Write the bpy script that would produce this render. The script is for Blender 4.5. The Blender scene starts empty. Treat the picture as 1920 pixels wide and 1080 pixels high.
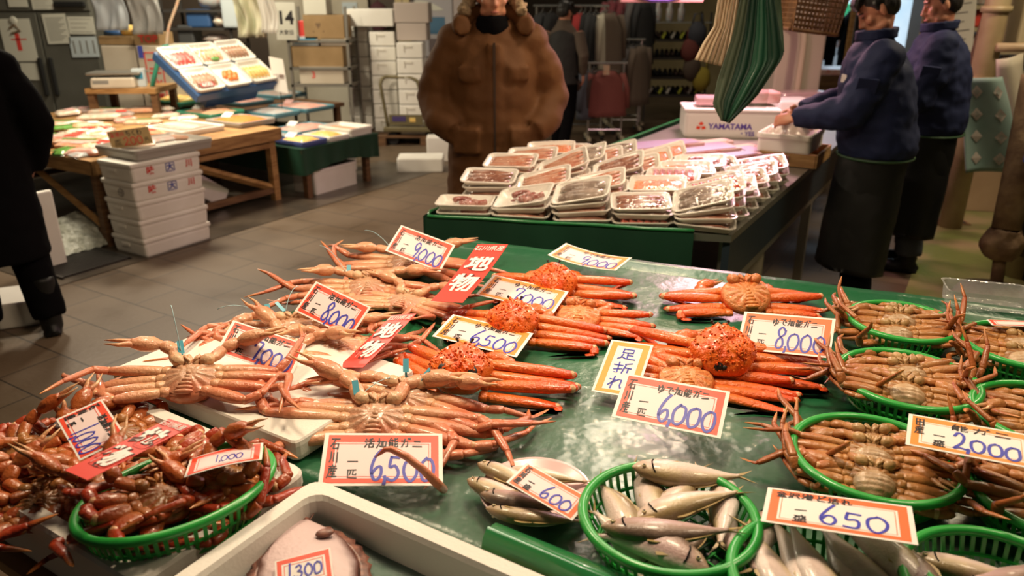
import bpy, bmesh, math, random
from mathutils import Vector, Matrix, Euler, noise as mnoise

# ------------------------------------------------------------------ scene, camera, light
SC = bpy.context.scene
COL = SC.collection
PI = math.pi
R = random.Random(7)
F_PX, CAM_H, PITCH = 1420.0, 1.65, math.radians(21.0)   # focal length in pixels of the 1920 px frame

cam_data = bpy.data.cameras.new('camera')
cam_data.sensor_width = 36.0
cam_data.lens = 36.0 * F_PX / 1920.0
cam_data.clip_start = 0.05
cam_data.dof.use_dof = True
cam_data.dof.focus_distance = 1.72
cam_data.dof.aperture_fstop = 3.6
cam = bpy.data.objects.new('camera', cam_data)
COL.objects.link(cam)
cam.location = (0, 0, CAM_H)
cam.rotation_euler = (PI / 2 - PITCH, 0, 0)
SC.camera = cam

SC.view_settings.view_transform = 'Standard'
SC.view_settings.look = 'None'
SC.view_settings.gamma = 1.0
SC.view_settings.exposure = 0.0
SC.view_settings.use_curve_mapping = False

world = bpy.data.worlds.new('ambient_fill')  # dim warm fill light added from all around, as no ceiling is built
SC.world = world
world.use_nodes = True
world.node_tree.nodes['Background'].inputs[0].default_value = (1.0, 0.88, 0.70, 1)
world.node_tree.nodes['Background'].inputs[1].default_value = 0.028


def area(name, loc, target, size, power, color, shape='DISK', size_y=None, spread=PI):
    d = bpy.data.lights.new(name, 'AREA')
    d.shape = shape
    d.size = size
    if size_y: d.size_y = size_y
    d.energy = power
    d.color = color
    d.spread = spread
    o = bpy.data.objects.new(name, d)
    COL.objects.link(o)
    o.location = loc
    v = Vector(target) - Vector(loc)
    o.rotation_euler = v.to_track_quat('-Z', 'Y').to_euler()
    return o


WARM = (1.0, 0.77, 0.52)
PINK = (1.0, 0.52, 0.60)
# lamps hung over the crab stall
area('stall_lamp', (-0.75, 2.05, 2.35), (-0.6, 1.75, 0.8), 0.34, 22, WARM)
area('stall_lamp', (0.20, 1.75, 2.40), (0.1, 1.5, 0.8), 0.34, 24, WARM)
area('stall_lamp', (1.25, 1.45, 2.35), (1.0, 1.2, 0.8), 0.34, 10.5, WARM)
area('stall_lamp', (0.55, 3.15, 2.30), (0.45, 2.3, 0.8), 0.60, 12, (1.0, 0.84, 0.66))
# lamps over the packed trays, the last ones pinkish like a butcher's tube
area('tray_lamp', (0.75, 3.9, 2.25), (0.7, 3.6, 0.8), 0.34, 17, WARM)
area('tray_lamp', (1.55, 5.6, 2.2), (1.5, 5.3, 0.8), 0.5, 55, PINK)
# lamps over the stall on the left and its back room
area('seafood_lamp', (-2.5, 6.3, 2.35), (-2.4, 6.2, 0.5), 0.4, 66, (1.0, 0.86, 0.64))
area('seafood_lamp', (-3.3, 5.6, 2.35), (-3.2, 5.6, 0.5), 0.4, 50, (1.0, 0.86, 0.64))
area('back_room_lamp', (-3.0, 8.0, 3.2), (-3.4, 9.6, 0.8), 0.8, 110, (1.0, 0.90, 0.68))
area('aisle_lamp', (-0.9, 6.2, 3.6), (-0.9, 6.2, 0), 0.8, 16, (1.0, 0.80, 0.56))
area('aisle_lamp', (-1.6, 3.2, 3.4), (-1.6, 3.6, 0), 0.8, 9, (1.0, 0.78, 0.54))
area('rack_lamp', (1.4, 9.4, 3.4), (1.4, 9.8, 0), 1.0, 18, (1.0, 0.86, 0.66))
area('worker_lamp', (3.3, 4.3, 3.0), (3.0, 5.0, 0), 0.7, 70, (1.0, 0.84, 0.56))
area('street_daylight', (5.2, 19.0, 6.5), (7.0, 22.5, 1.5), 4.0, 2400, (0.80, 0.92, 1.0))


def ray(x, y):
    r, u = (x - 960) / F_PX, -(y - 540) / F_PX
    return Vector((r, math.cos(PITCH) + u * math.sin(PITCH), -math.sin(PITCH) + u * math.cos(PITCH)))


def at(x, y, z=0.0):
    """Point of the horizontal plane at height z seen at pixel x, y of the photograph."""
    d = ray(x, y)
    return Vector((0, 0, CAM_H)) + d * ((z - CAM_H) / d.z)


def aty(x, y, Y):
    """Point at distance Y into the hall seen at pixel x, y."""
    d = ray(x, y)
    return Vector((0, 0, CAM_H)) + d * (Y / d.y)


# ------------------------------------------------------------------ materials
MATS = {}


def mat(name, col, rough=0.5, metal=0.0, spec=0.5, col2=None, nscale=8.0, nfac=1.0, nlo=0.35, nhi=0.65, bump=0.0, bscale=60.0,
        coat=0.0, alpha=1.0, trans=0.0, emit=None, estr=0.0, attr=False, rvar=0.0, detail=4.0, stretch=None, sss=0.0, sheen=0.0):
    if name in MATS: return MATS[name]
    m = bpy.data.materials.new(name)
    m.use_nodes = True
    nt = m.node_tree
    N, L = nt.nodes, nt.links
    b = N['Principled BSDF']
    def inp(k, v):
        if k in b.inputs: b.inputs[k].default_value = v
    c4 = tuple(col) + (1,)
    inp('Base Color', c4)
    inp('Roughness', rough); inp('Metallic', metal); inp('Specular IOR Level', spec)
    inp('Coat Weight', coat); inp('Coat Roughness', 0.08); inp('Alpha', alpha); inp('Transmission Weight', trans)
    inp('Sheen Weight', sheen)
    if sss: inp('Subsurface Weight', sss); inp('Subsurface Scale', 0.01); inp('Subsurface Radius', (1.0, 0.35, 0.2))
    if emit: inp('Emission Color', tuple(emit) + (1,)); inp('Emission Strength', estr)
    tc = N.new('ShaderNodeTexCoord')
    src = tc.outputs['Object']
    if stretch:
        mp = N.new('ShaderNodeMapping'); mp.inputs['Scale'].default_value = stretch
        L.new(src, mp.inputs['Vector']); src = mp.outputs[0]
    last = None
    if attr:      # colour layer painted on the mesh (markings of a fish, tip colour of a leg)
        a = N.new('ShaderNodeAttribute'); a.attribute_name = 'Col'
        last = a.outputs['Color']
    if col2 is not None:
        nz = N.new('ShaderNodeTexNoise'); nz.inputs['Scale'].default_value = nscale; nz.inputs['Detail'].default_value = detail
        L.new(src, nz.inputs['Vector'])
        mr = N.new('ShaderNodeMapRange'); mr.inputs[1].default_value = nlo; mr.inputs[2].default_value = nhi; mr.inputs[4].default_value = nfac
        L.new(nz.outputs[0], mr.inputs[0])
        mx = N.new('ShaderNodeMix'); mx.data_type = 'RGBA'
        L.new(mr.outputs[0], mx.inputs[0])
        if last is not None:
            L.new(last, mx.inputs[6])
        else: mx.inputs[6].default_value = c4
        mx.inputs[7].default_value = tuple(col2) + (1,)
        last = mx.outputs[2]
    if rvar:
        oi = N.new('ShaderNodeObjectInfo')
        hs = N.new('ShaderNodeHueSaturation')
        mr = N.new('ShaderNodeMapRange'); mr.inputs[3].default_value = 1 - rvar; mr.inputs[4].default_value = 1 + rvar
        L.new(oi.outputs['Random'], mr.inputs[0]); L.new(mr.outputs[0], hs.inputs['Value'])
        if last is not None: L.new(last, hs.inputs['Color'])
        else: hs.inputs['Color'].default_value = c4
        last = hs.outputs[0]
    if last is not None: L.new(last, b.inputs['Base Color'])
    if bump:
        nz = N.new('ShaderNodeTexNoise'); nz.inputs['Scale'].default_value = bscale; nz.inputs['Detail'].default_value = 5
        L.new(src, nz.inputs['Vector'])
        bp = N.new('ShaderNodeBump'); bp.inputs['Strength'].default_value = bump; bp.inputs['Distance'].default_value = 0.01
        L.new(nz.outputs[0], bp.inputs['Height']); L.new(bp.outputs[0], b.inputs['Normal'])
    MATS[name] = m
    return m


def film_mat(name, tint=(1, 1, 1), gloss=0.12, rough=0.06, haze=0.0, bscale=40.0, bump=0.35):
    """Thin clear wrap: mostly see-through with a shiny, wrinkled skin."""
    if name in MATS: return MATS[name]
    m = bpy.data.materials.new(name); m.use_nodes = True
    nt = m.node_tree; N, L = nt.nodes, nt.links
    N.remove(N['Principled BSDF'])
    out = N['Material Output']
    tr = N.new('ShaderNodeBsdfTransparent'); tr.inputs[0].default_value = tuple(tint) + (1,)
    gl = N.new('ShaderNodeBsdfGlossy'); gl.inputs['Roughness'].default_value = rough
    nz = N.new('ShaderNodeTexNoise'); nz.inputs['Scale'].default_value = bscale
    tc = N.new('ShaderNodeTexCoord'); L.new(tc.outputs['Object'], nz.inputs['Vector'])
    bp = N.new('ShaderNodeBump'); bp.inputs['Strength'].default_value = bump; bp.inputs['Distance'].default_value = 0.02
    L.new(nz.outputs[0], bp.inputs['Height']); L.new(bp.outputs[0], gl.inputs['Normal'])
    mx = N.new('ShaderNodeMixShader'); mx.inputs[0].default_value = gloss
    L.new(tr.outputs[0], mx.inputs[1]); L.new(gl.outputs[0], mx.inputs[2])
    last = mx
    if haze:
        df = N.new('ShaderNodeBsdfDiffuse'); df.inputs[0].default_value = (0.8, 0.8, 0.8, 1)
        m2 = N.new('ShaderNodeMixShader'); m2.inputs[0].default_value = haze
        L.new(mx.outputs[0], m2.inputs[1]); L.new(df.outputs[0], m2.inputs[2]); last = m2
    L.new(last.outputs[0], out.inputs['Surface'])
    MATS[name] = m
    return m


# ------------------------------------------------------------------ mesh builder
class MB:
    """Collects faces (with colours) and links them as one mesh object."""
    def __init__(s):
        s.v = []; s.f = []; s.c = []; s.mi = []; s.col = (1, 1, 1); s.m = 0; s.M = Matrix.Identity(4)

    def add(s, vs, fs, cols=None):
        n = len(s.v)
        for i, p in enumerate(vs):
            s.v.append(tuple(s.M @ Vector(p)))
            s.c.append(cols[i] if cols else s.col)
        for f in fs:
            s.f.append(tuple(n + i for i in f)); s.mi.append(s.m)

    def box(s, c, d, rz=0.0, bev=0.0, rot=None, taper=1.0):
        """Box centred at c with sizes d; bev rounds the four upright edges and chamfers top and bottom; taper narrows the base."""
        M = Matrix.Translation(Vector(c)) @ (rot.to_4x4() if rot is not None else Matrix.Rotation(rz, 4, 'Z'))
        x, y, z = d[0] / 2, d[1] / 2, d[2] / 2
        if bev <= 0:
            vs = [(sx * x * (taper if sz < 0 else 1), sy * y * (taper if sz < 0 else 1), sz * z) for sz in (-1, 1) for sx, sy in ((-1, -1), (1, -1), (1, 1), (-1, 1))]
            fs = [(3, 2, 1, 0), (4, 5, 6, 7)] + [(i, (i + 1) % 4, 4 + (i + 1) % 4, 4 + i) for i in range(4)]
        else:
            b = min(bev, x * .9, y * .9, z * .9)
            def ring(ix, iy, zz):
                r = []
                for qx, qy, a0 in ((1, 1, 0), (-1, 1, 1), (-1, -1, 2), (1, -1, 3)):
                    for k in range(3):
                        a = (a0 + k / 2) * PI / 2
                        r.append((qx * (ix - b) + b * math.cos(a) * (1 if ix == x else (ix - (x - b)) / b), qy * (iy - b) + b * math.sin(a) * (1 if iy == y else (iy - (y - b)) / b), zz))
                return r
            rings = []
            for zz, ins in ((-z, .75), (-z + b * .3, .25), (-z + b, 0), (z - b, 0), (z - b * .3, .25), (z, .75)):
                k = taper + (1 - taper) * (zz + z) / (2 * z)
                rr = [(px_ * k, py_ * k, pz_) for px_, py_, pz_ in ring(x, y, zz)]
                if ins:
                    rr = [(p[0] - math.copysign(min(b * ins * .5, abs(p[0])), p[0]), p[1] - math.copysign(min(b * ins * .5, abs(p[1])), p[1]), p[2]) for p in rr]
                rings.append(rr)
            n = len(rings[0])
            vs = [p for r in rings for p in r]
            fs = [tuple(range(n - 1, -1, -1)), tuple((len(rings) - 1) * n + i for i in range(n))]
            for j in range(len(rings) - 1):
                for i in range(n):
                    a = j * n + i; b2 = j * n + (i + 1) % n
                    fs.append((a, b2, b2 + n, a + n))
        s.add([M @ Vector(p) for p in vs], fs)

    def loft(s, rings, closed=True, cap=True, cols=None):
        """Skins a list of rings that all have the same number of points; cols: one colour per ring."""
        n = len(rings[0])
        vs = [p for r in rings for p in r]
        cc = None
        if cols: cc = [cols[j] if not isinstance(cols[j], list) else cols[j][i] for j in range(len(rings)) for i in range(n)]
        fs = []
        for j in range(len(rings) - 1):
            for i in range(n if closed else n - 1):
                a = j * n + i; b = j * n + (i + 1) % n
                fs.append((a, b, b + n, a + n))
        if cap and closed:
            fs.append(tuple(range(n - 1, -1, -1))); fs.append(tuple((len(rings) - 1) * n + i for i in range(n)))
        s.add(vs, fs, cc)

    def tube(s, pts, rad, seg=8, flat=1.0, up=(0, 0, 1), cols=None, cap=True):
        """Round bar along pts; rad one radius or one per point; flat squeezes it along the up direction."""
        pts = [Vector(p) for p in pts]
        if not isinstance(rad, (list, tuple)): rad = [rad] * len(pts)
        rings = []
        u0 = Vector(up)
        for i, p in enumerate(pts):
            t = (pts[min(i + 1, len(pts) - 1)] - pts[max(i - 1, 0)])
            if t.length < 1e-9: t = Vector((0, 0, 1))
            t.normalize()
            side = t.cross(u0)
            if side.length < 1e-3: side = t.cross(Vector((1, 0.3, 0)))
            side.normalize()
            u = side.cross(t); u.normalize()
            u0 = u if len(pts) > 2 else u0
            rings.append([p + side * (rad[i] * math.cos(2 * PI * k / seg)) + u * (rad[i] * flat * math.sin(2 * PI * k / seg)) for k in range(seg)])
        s.loft(rings, cap=cap, cols=cols)

    def ball(s, c, r, seg=12, rings=8, rot=None):
        """Ellipsoid; r a number or three radii."""
        if not isinstance(r, (list, tuple)): r = (r, r, r)
        M = Matrix.Translation(Vector(c)) @ (rot.to_4x4() if rot is not None else Matrix.Identity(4))
        rg = []
        for j in range(rings + 1):
            a = -PI / 2 + PI * j / rings
            k = max(math.cos(a), 0.02)
            rg.append([M @ Vector((r[0] * k * math.cos(2 * PI * i / seg), r[1] * k * math.sin(2 * PI * i / seg), r[2] * math.sin(a))) for i in range(seg)])
        s.loft(rg)

    def lathe(s, prof, c=(0, 0, 0), seg=24, cap=True):
        s.loft([[(c[0] + r * math.cos(2 * PI * i / seg), c[1] + r * math.sin(2 * PI * i / seg), c[2] + z) for i in range(seg)] for r, z in prof], cap=cap)

    def quad(s, a, b, c, d): s.add([a, b, c, d], [(0, 1, 2, 3)])

    def slab(s, a, b, c, d, t):
        """Thin plate on four corners, t thick along its own normal."""
        a, b, c, d = map(Vector, (a, b, c, d))
        n = (b - a).cross(d - a).normalized() * t
        s.add([a, b, c, d, a + n, b + n, c + n, d + n], [(3, 2, 1, 0), (4, 5, 6, 7), (0, 1, 5, 4), (1, 2, 6, 5), (2, 3, 7, 6), (3, 0, 4, 7)])

    def grid(s, nu, nv, fn, thick=0.0, colfn=None):
        """Sheet fn(u, v) with u, v in 0..1; thick gives it a back a little lower down its normal."""
        P = [[Vector(fn(i / nu, j / nv)) for i in range(nu + 1)] for j in range(nv + 1)]
        vs = [p for r in P for p in r]
        cc = [colfn(i / nu, j / nv) for j in range(nv + 1) for i in range(nu + 1)] if colfn else None
        w = nu + 1
        fs = [(j * w + i, j * w + i + 1, (j + 1) * w + i + 1, (j + 1) * w + i) for j in range(nv) for i in range(nu)]
        if thick:
            n0 = len(vs)
            back = []
            for j in range(nv + 1):
                for i in range(nu + 1):
                    du = P[j][min(i + 1, nu)] - P[j][max(i - 1, 0)]; dv = P[min(j + 1, nv)][i] - P[max(j - 1, 0)][i]
                    n = du.cross(dv)
                    n = n.normalized() if n.length > 1e-12 else Vector((0, 0, 1))
                    back.append(P[j][i] - n * thick)
            vs = vs + back
            if cc: cc = cc + cc
            fs += [(n0 + d, n0 + c, n0 + b, n0 + a) for a, b, c, d in list(fs)]
            edge = [i for i in range(w)] + [j * w + nu for j in range(1, nv + 1)] + [nv * w + i for i in range(nu - 1, -1, -1)] + [j * w for j in range(nv - 1, 0, -1)]
            for k in range(len(edge)):
                a, b = edge[k], edge[(k + 1) % len(edge)]
                fs.append((b, a, n0 + a, n0 + b))
        s.add(vs, fs, cc)

    def build(s, name, m, parent=None, smooth=False, remesh=0.0, relax=0, fix=False):
        me = bpy.data.meshes.new(name)
        me.from_pydata(s.v, [], s.f)
        ms = m if isinstance(m, (list, tuple)) else [m]
        for k in ms: me.materials.append(k)
        if any(s.mi): me.polygons.foreach_set('material_index', s.mi)
        ca = me.color_attributes.new('Col', 'FLOAT_COLOR', 'POINT')
        ca.data.foreach_set('color', [x for c in s.c for x in (c[0], c[1], c[2], 1.0)])
        if fix:
            bm = bmesh.new(); bm.from_mesh(me); bmesh.ops.recalc_face_normals(bm, faces=bm.faces); bm.to_mesh(me); bm.free()
        if smooth: me.polygons.foreach_set('use_smooth', [True] * len(me.polygons))
        o = bpy.data.objects.new(name, me)
        COL.objects.link(o)
        if remesh:
            md = o.modifiers.new('r', 'REMESH'); md.mode = 'VOXEL'; md.voxel_size = remesh; md.use_smooth_shade = True
            if relax:
                sm = o.modifiers.new('s', 'SMOOTH'); sm.iterations = relax; sm.factor = 0.5
            dg = bpy.context.evaluated_depsgraph_get()
            nm = bpy.data.meshes.new_from_object(o.evaluated_get(dg))
            o.modifiers.clear()
            o.data = nm
            nm.name = name
            nm.materials.clear()
            for k in ms: nm.materials.append(k)
            bpy.data.meshes.remove(me)
        if parent is not None: o.parent = parent
        return o


def tag(o, label=None, cat=None, group=None, kind=None):
    if label: o['label'] = label
    if cat: o['category'] = cat
    if group: o['group'] = group
    if kind: o['kind'] = kind
    return o


def empty(name, loc=(0, 0, 0), rot=(0, 0, 0), label=None, cat=None, group=None):
    o = bpy.data.objects.new(name, None)
    o.empty_display_size = 0.05
    COL.objects.link(o)
    o.location = loc
    o.rotation_euler = rot
    return tag(o, label, cat, group)


def structure(o): return tag(o, kind='structure')


def copy_tree(o, parent=None):
    c = o.copy(); COL.objects.link(c)
    c.parent = parent
    for ch in list(o.children): copy_tree(ch, c)
    return c


def put(o, loc, rz=None, rot=None, scale=None, label=None, cat=None, group=None):
    o.location = loc
    if rz is not None: o.rotation_euler = (0, 0, rz)
    if rot is not None: o.rotation_euler = rot
    if scale is not None: o.scale = (scale,) * 3 if not isinstance(scale, (tuple, list)) else scale
    return tag(o, label, cat, group)


def frame_rot(x, y):
    """Euler turn that carries the local X and Y axes to x and y."""
    x = Vector(x).normalized(); z = x.cross(Vector(y)).normalized(); y = z.cross(x)
    return Matrix((x, y, z)).transposed().to_euler()


# ------------------------------------------------------------------ lettering
STROKES = {
    '石': [[(1, 9), (9, 9)], [(5, 9), (3.5, 6), (1, 3)], [(3.5, 5), (3.5, 1)], [(3.5, 5), (8, 5), (8, 1)], [(3.5, 1.2), (8, 1.2)]],
    '川': [[(2, 9), (2, 4), (1, 1)], [(5, 8.5), (5, 2)], [(8, 9), (8, 1)]],
    '産': [[(5, 10), (5, 9)], [(1.5, 8.8), (8.5, 8.8)], [(3.5, 8), (4.2, 7)], [(6.5, 8), (5.8, 7)], [(1.5, 6.8), (9, 6.8)], [(2, 6.8), (2, 3), (.5, .5)],
          [(4.2, 6), (3.2, 4.3)], [(3.5, 5), (8.5, 5)], [(4, 3), (8, 3)], [(5.8, 6), (5.8, .8)], [(2.8, .8), (9, .8)]],
    '一': [[(1, 5), (9, 5.6)]],
    '匹': [[(1.5, 8.5), (8.5, 8.8)], [(2, 8.5), (2, 1), (9, 1)], [(4, 8), (4, 5), (3, 3.2)], [(6, 8), (6, 4), (8.5, 4), (8.5, 5)]],
    '活': [[(1, 9), (2, 8)], [(.5, 6.5), (1.6, 5.6)], [(.5, 1), (2.2, 3.8)], [(7.8, 9.2), (4.2, 8.2)], [(3.2, 6.4), (9.5, 6.6)], [(6.2, 8.6), (6.2, 4)],
          [(4.2, 4), (4.2, .8)], [(4.2, 4), (8.4, 4), (8.4, .8)], [(4.2, 1.1), (8.4, 1.1)]],
    '加': [[(.5, 7), (5, 7), (4.5, 1.5), (3.5, 2)], [(2.6, 9.5), (2.4, 5), (.6, 1)], [(6.2, 7), (6.2, 1.5)], [(6.2, 7), (9.2, 7), (9.2, 1.5)], [(6.2, 2), (9.2, 2)]],
    '能': [[(2.8, 9.5), (1, 7.3), (4.5, 7.5)], [(3.8, 8.5), (4.8, 7)], [(1.2, 5.8), (1.2, .6)], [(1.2, 5.8), (4.3, 5.8), (4.3, .8), (3.6, 1.1)], [(1.2, 4.2), (4.3, 4.2)],
          [(1.2, 2.6), (4.3, 2.6)], [(8.8, 9), (6.2, 7.6)], [(6.2, 9.5), (6.2, 6), (9.2, 6), (9.2, 7)], [(8.8, 4.5), (6.2, 3.2)], [(6.2, 5), (6.2, 1), (9.4, 1), (9.4, 2.2)]],
    'ガ': [[(1, 7), (7.5, 7), (7, 2), (5.8, 1.8)], [(4.5, 9), (4, 5), (1.5, 1)], [(8, 9.5), (8.6, 8.2)], [(9.2, 9.8), (9.8, 8.6)]],
    'ニ': [[(2, 7.5), (8, 7.5)], [(1, 2), (9, 2.2)]],
    'ゆ': [[(1.5, 8), (1.3, 5), (1.6, 2.5), (2, 4.5), (4, 7.3), (6.5, 7.5), (8.5, 6), (8, 3.5), (6, 2.5), (4, 3.2)], [(5.5, 9.5), (6, 5), (5, 1.5), (3.5, .5)]],
    'で': [[(1, 8), (8, 8.4), (5, 6.5), (4, 4), (5, 1.8), (7.5, 1)], [(7.8, 5.8), (8.3, 4.8)], [(9, 6.3), (9.5, 5.3)]],
    '足': [[(2.5, 9), (2.5, 6)], [(2.5, 9), (7.5, 9), (7.5, 6)], [(2.5, 6), (7.5, 6)], [(5, 6), (5, 1.5)], [(5, 3.8), (8, 3.8)], [(2.6, 4.5), (2.2, 2), (.8, .5)], [(2, 2.2), (4.5, .9), (9.5, .6)]],
    '折': [[(.5, 7), (4.5, 7.2)], [(2.6, 9.5), (2.6, 1), (1.6, 1.6)], [(.5, 3.5), (4.5, 4.8)], [(9, 9.3), (5.8, 8)], [(5.8, 8), (5.8, 4), (4.8, 1)], [(5.8, 5.5), (9.5, 5.5)], [(7.8, 5.5), (7.8, .8)]],
    'れ': [[(2.5, 9.5), (2.5, .5)], [(.5, 7), (3.5, 7.2), (.5, 2.5)], [(1.5, 4), (5, 7.5), (6.3, 7), (6, 3), (6.8, 1.2), (9, 2.5)]],
    '盛': [[(1.5, 8.5), (9, 8.8)], [(2.5, 8.5), (2.3, 6), (1, 4.3)], [(2.4, 6.8), (5, 6.8), (4.6, 4.5)], [(6, 10), (6.8, 6.5), (9, 4.5)], [(8.5, 7.3), (6, 5)], [(2, 3.5), (2, .8)],
          [(2, 3.5), (8.3, 3.5), (8.3, .8)], [(4.1, 3.5), (4.1, .8)], [(6.2, 3.5), (6.2, .8)], [(.5, .7), (9.7, .7)]],
    '田': [[(1.5, 9), (1.5, 1)], [(1.5, 9), (8.5, 9), (8.5, 1)], [(1.5, 5), (8.5, 5)], [(5, 9), (5, 1)], [(1.5, 1), (8.5, 1)]],
    '金': [[(5, 9.5), (1, 6)], [(5, 9.5), (9, 6)], [(3, 5.8), (7, 5.8)], [(2, 3.8), (8, 3.8)], [(5, 5.8), (5, 1)], [(2.8, 3), (3.5, 1.8)], [(7.2, 3), (6.5, 1.8)], [(1, 1), (9, 1)]],
    '沢': [[(1, 9), (2, 8)], [(.5, 6.5), (1.5, 5.8)], [(.5, 1), (2.2, 4)], [(3.8, 8.8), (9, 8.8), (9, 6)], [(3.8, 8.8), (3.8, 6), (3, 1)], [(3.8, 6), (9, 6)], [(6.5, 6), (9.5, 1)]],
    '港': [[(1, 9), (2, 8)], [(.5, 6.5), (1.5, 5.8)], [(.5, 1), (2.2, 4)], [(4, 8), (9, 8)], [(5.2, 9.5), (5.2, 6)], [(7.8, 9.5), (7.8, 6)], [(3.2, 6), (9.8, 6)], [(5, 6), (3.2, 3.5)],
          [(7.5, 6), (9.8, 3.8)], [(4.8, 4), (7.8, 4), (7.8, 2.6), (4.8, 2.6)], [(4.8, 4), (4.8, .8), (8.8, .8), (9, 1.8)]],
    'ど': [[(3, 9), (3.8, 5.5)], [(8, 7.5), (4, 5.2), (2, 3), (3, 1.2), (8, 1)], [(8, 9.5), (8.6, 8.3)], [(9.2, 9.8), (9.8, 8.8)]],
    'ち': [[(1.5, 7.8), (8, 8.2)], [(4.5, 9.8), (2.8, 4), (5.5, 5.2), (8, 4.4), (8, 2), (4, .6)]],
    'く': [[(7, 9.5), (2.5, 5), (7.5, .5)]],
    'わ': [[(2.5, 9.5), (2.5, .5)], [(.5, 7), (3.5, 7.2), (.5, 2.5)], [(1.5, 4.5), (5, 7.3), (8.5, 5.5), (8, 2.5), (5.5, .8)]],
    '0': [[(4.6, 9.6), (1.6, 7.6), (.8, 4), (2.2, .8), (5, .2), (7.8, 2), (8.6, 5.6), (7.4, 8.6), (4.6, 9.6)]],
    '1': [[(5.5, 9.8), (4.6, .2)]],
    '2': [[(1.5, 7.5), (3.2, 9.4), (6.2, 9.4), (7.4, 7.4), (5.5, 4.2), (.8, .6), (4, 1.2), (9, .4)]],
    '3': [[(1.5, 9), (5, 9.7), (7.4, 8), (6.2, 5.8), (3.4, 5.2), (6.8, 4.8), (8, 2.6), (5.6, .4), (1.4, .8)]],
    '5': [[(3, 9.6), (2, 5.4), (5.4, 6), (7.8, 4), (7, 1.4), (4, .2), (1, 1)], [(3, 9.6), (8.2, 9.3)]],
    '6': [[(6.8, 9.8), (3.4, 7.2), (1.2, 3.4), (2.4, .6), (5.6, .3), (7.6, 2.2), (6.6, 4.2), (3.8, 4), (1.6, 2.2)]],
    '7': [[(1.2, 7), (1.8, 9.2), (8, 9), (6.2, 5), (5, .2)]],
    '8': [[(7.6, 8.4), (4.8, 9.8), (2.2, 8.2), (3.2, 6), (6.4, 4.4), (7.4, 2), (5.2, .2), (2.2, .9), (1.8, 3), (4.4, 5.2), (7, 6.8), (7.6, 8.4)]],
    '9': [[(7.4, 8), (4.6, 9.6), (2, 8), (2.4, 5.6), (5.2, 5), (7.6, 7.6), (7.2, 4), (5.6, .2)]],
    ',': [[(3, 1.4), (4, .6), (2.6, -1.6)]],
    '円': [[(1.5, 9), (1.2, .8)], [(1.5, 9), (8.5, 9), (8.6, .8)], [(5, 9), (5, 5)], [(1.5, 5), (8.5, 5)]],
    '原': [[(1.5, 9), (9, 9)], [(1.8, 9), (.6, .8)], [(5.5, 9), (4, 7.4)], [(3.5, 7), (8, 7), (8, 4.4), (3.5, 4.4), (3.5, 7)], [(5.6, 4.4), (5.6, .8)], [(3.6, 3), (2.8, 1.2)], [(7.4, 3), (8.8, 1.2)]],
}


def smooth_line(st, n=4):
    if len(st) < 3: return [Vector((p[0], p[1], 0)) for p in st]
    P = [Vector((p[0], p[1], 0)) for p in st]
    out = []
    for i in range(len(P) - 1):
        p0, p1, p2, p3 = P[max(i - 1, 0)], P[i], P[i + 1], P[min(i + 2, len(P) - 1)]
        for k in range(n):
            t = k / n
            out.append(0.5 * ((2 * p1) + (p2 - p0) * t + (2 * p0 - 5 * p1 + 4 * p2 - p3) * t * t + (3 * p1 - p0 - 3 * p2 + p3) * t ** 3))
    out.append(P[-1])
    return out


def write(mb, ch, x, y, w, h, pen, fn, lift=0.0004, curve=False, rnd=None):
    """Pen strokes of one character in the box x, y, w, h of a card; fn maps card x, y, lift to a point."""
    for st in STROKES.get(ch, []):
        jit = (lambda: 0) if rnd is None else (lambda: rnd.uniform(-.35, .35))
        st = [(p[0] + jit(), p[1] + jit()) for p in st]
        pts = smooth_line(st) if curve else [Vector((p[0], p[1], 0)) for p in st]
        pts = [Vector((x + p.x * w / 10, y + p.y * h / 10, 0)) for p in pts]
        L, Rr = [], []
        for i, p in enumerate(pts):
            t = pts[min(i + 1, len(pts) - 1)] - pts[max(i - 1, 0)]
            if t.length < 1e-9: t = Vector((1, 0, 0))
            t.normalize(); n = Vector((-t.y, t.x, 0)) * pen / 2
            e = t * pen * .3 if i == len(pts) - 1 else (-t * pen * .3 if i == 0 else Vector((0, 0, 0)))
            L.append(p + n + e); Rr.append(p - n + e)
        vs = [fn(p.x, p.y, lift) for p in L] + [fn(p.x, p.y, lift) for p in Rr]
        n = len(pts)
        mb.add(vs, [(n + i, n + i + 1, i + 1, i) for i in range(n - 1)])


def printed(body, size, m, name, parent, M, bold=0.0, align='CENTER', extrude=0.0003, shear=0.0):
    """Printed lettering as a mesh, laid in the plane of matrix M."""
    cu = bpy.data.curves.new('type', 'FONT')
    cu.body = body; cu.size = size; cu.align_x = align; cu.align_y = 'CENTER'; cu.offset = bold; cu.extrude = extrude; cu.shear = shear
    cu.resolution_u = 3
    o = bpy.data.objects.new('type', cu); COL.objects.link(o)
    dg = bpy.context.evaluated_depsgraph_get()
    me = bpy.data.meshes.new_from_object(o.evaluated_get(dg))
    bpy.data.objects.remove(o); bpy.data.curves.remove(cu)
    me.transform(M)
    me.materials.clear(); me.materials.append(m)
    r = bpy.data.objects.new(name, me); COL.objects.link(r)
    if parent is not None: r.parent = parent
    return r


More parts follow.
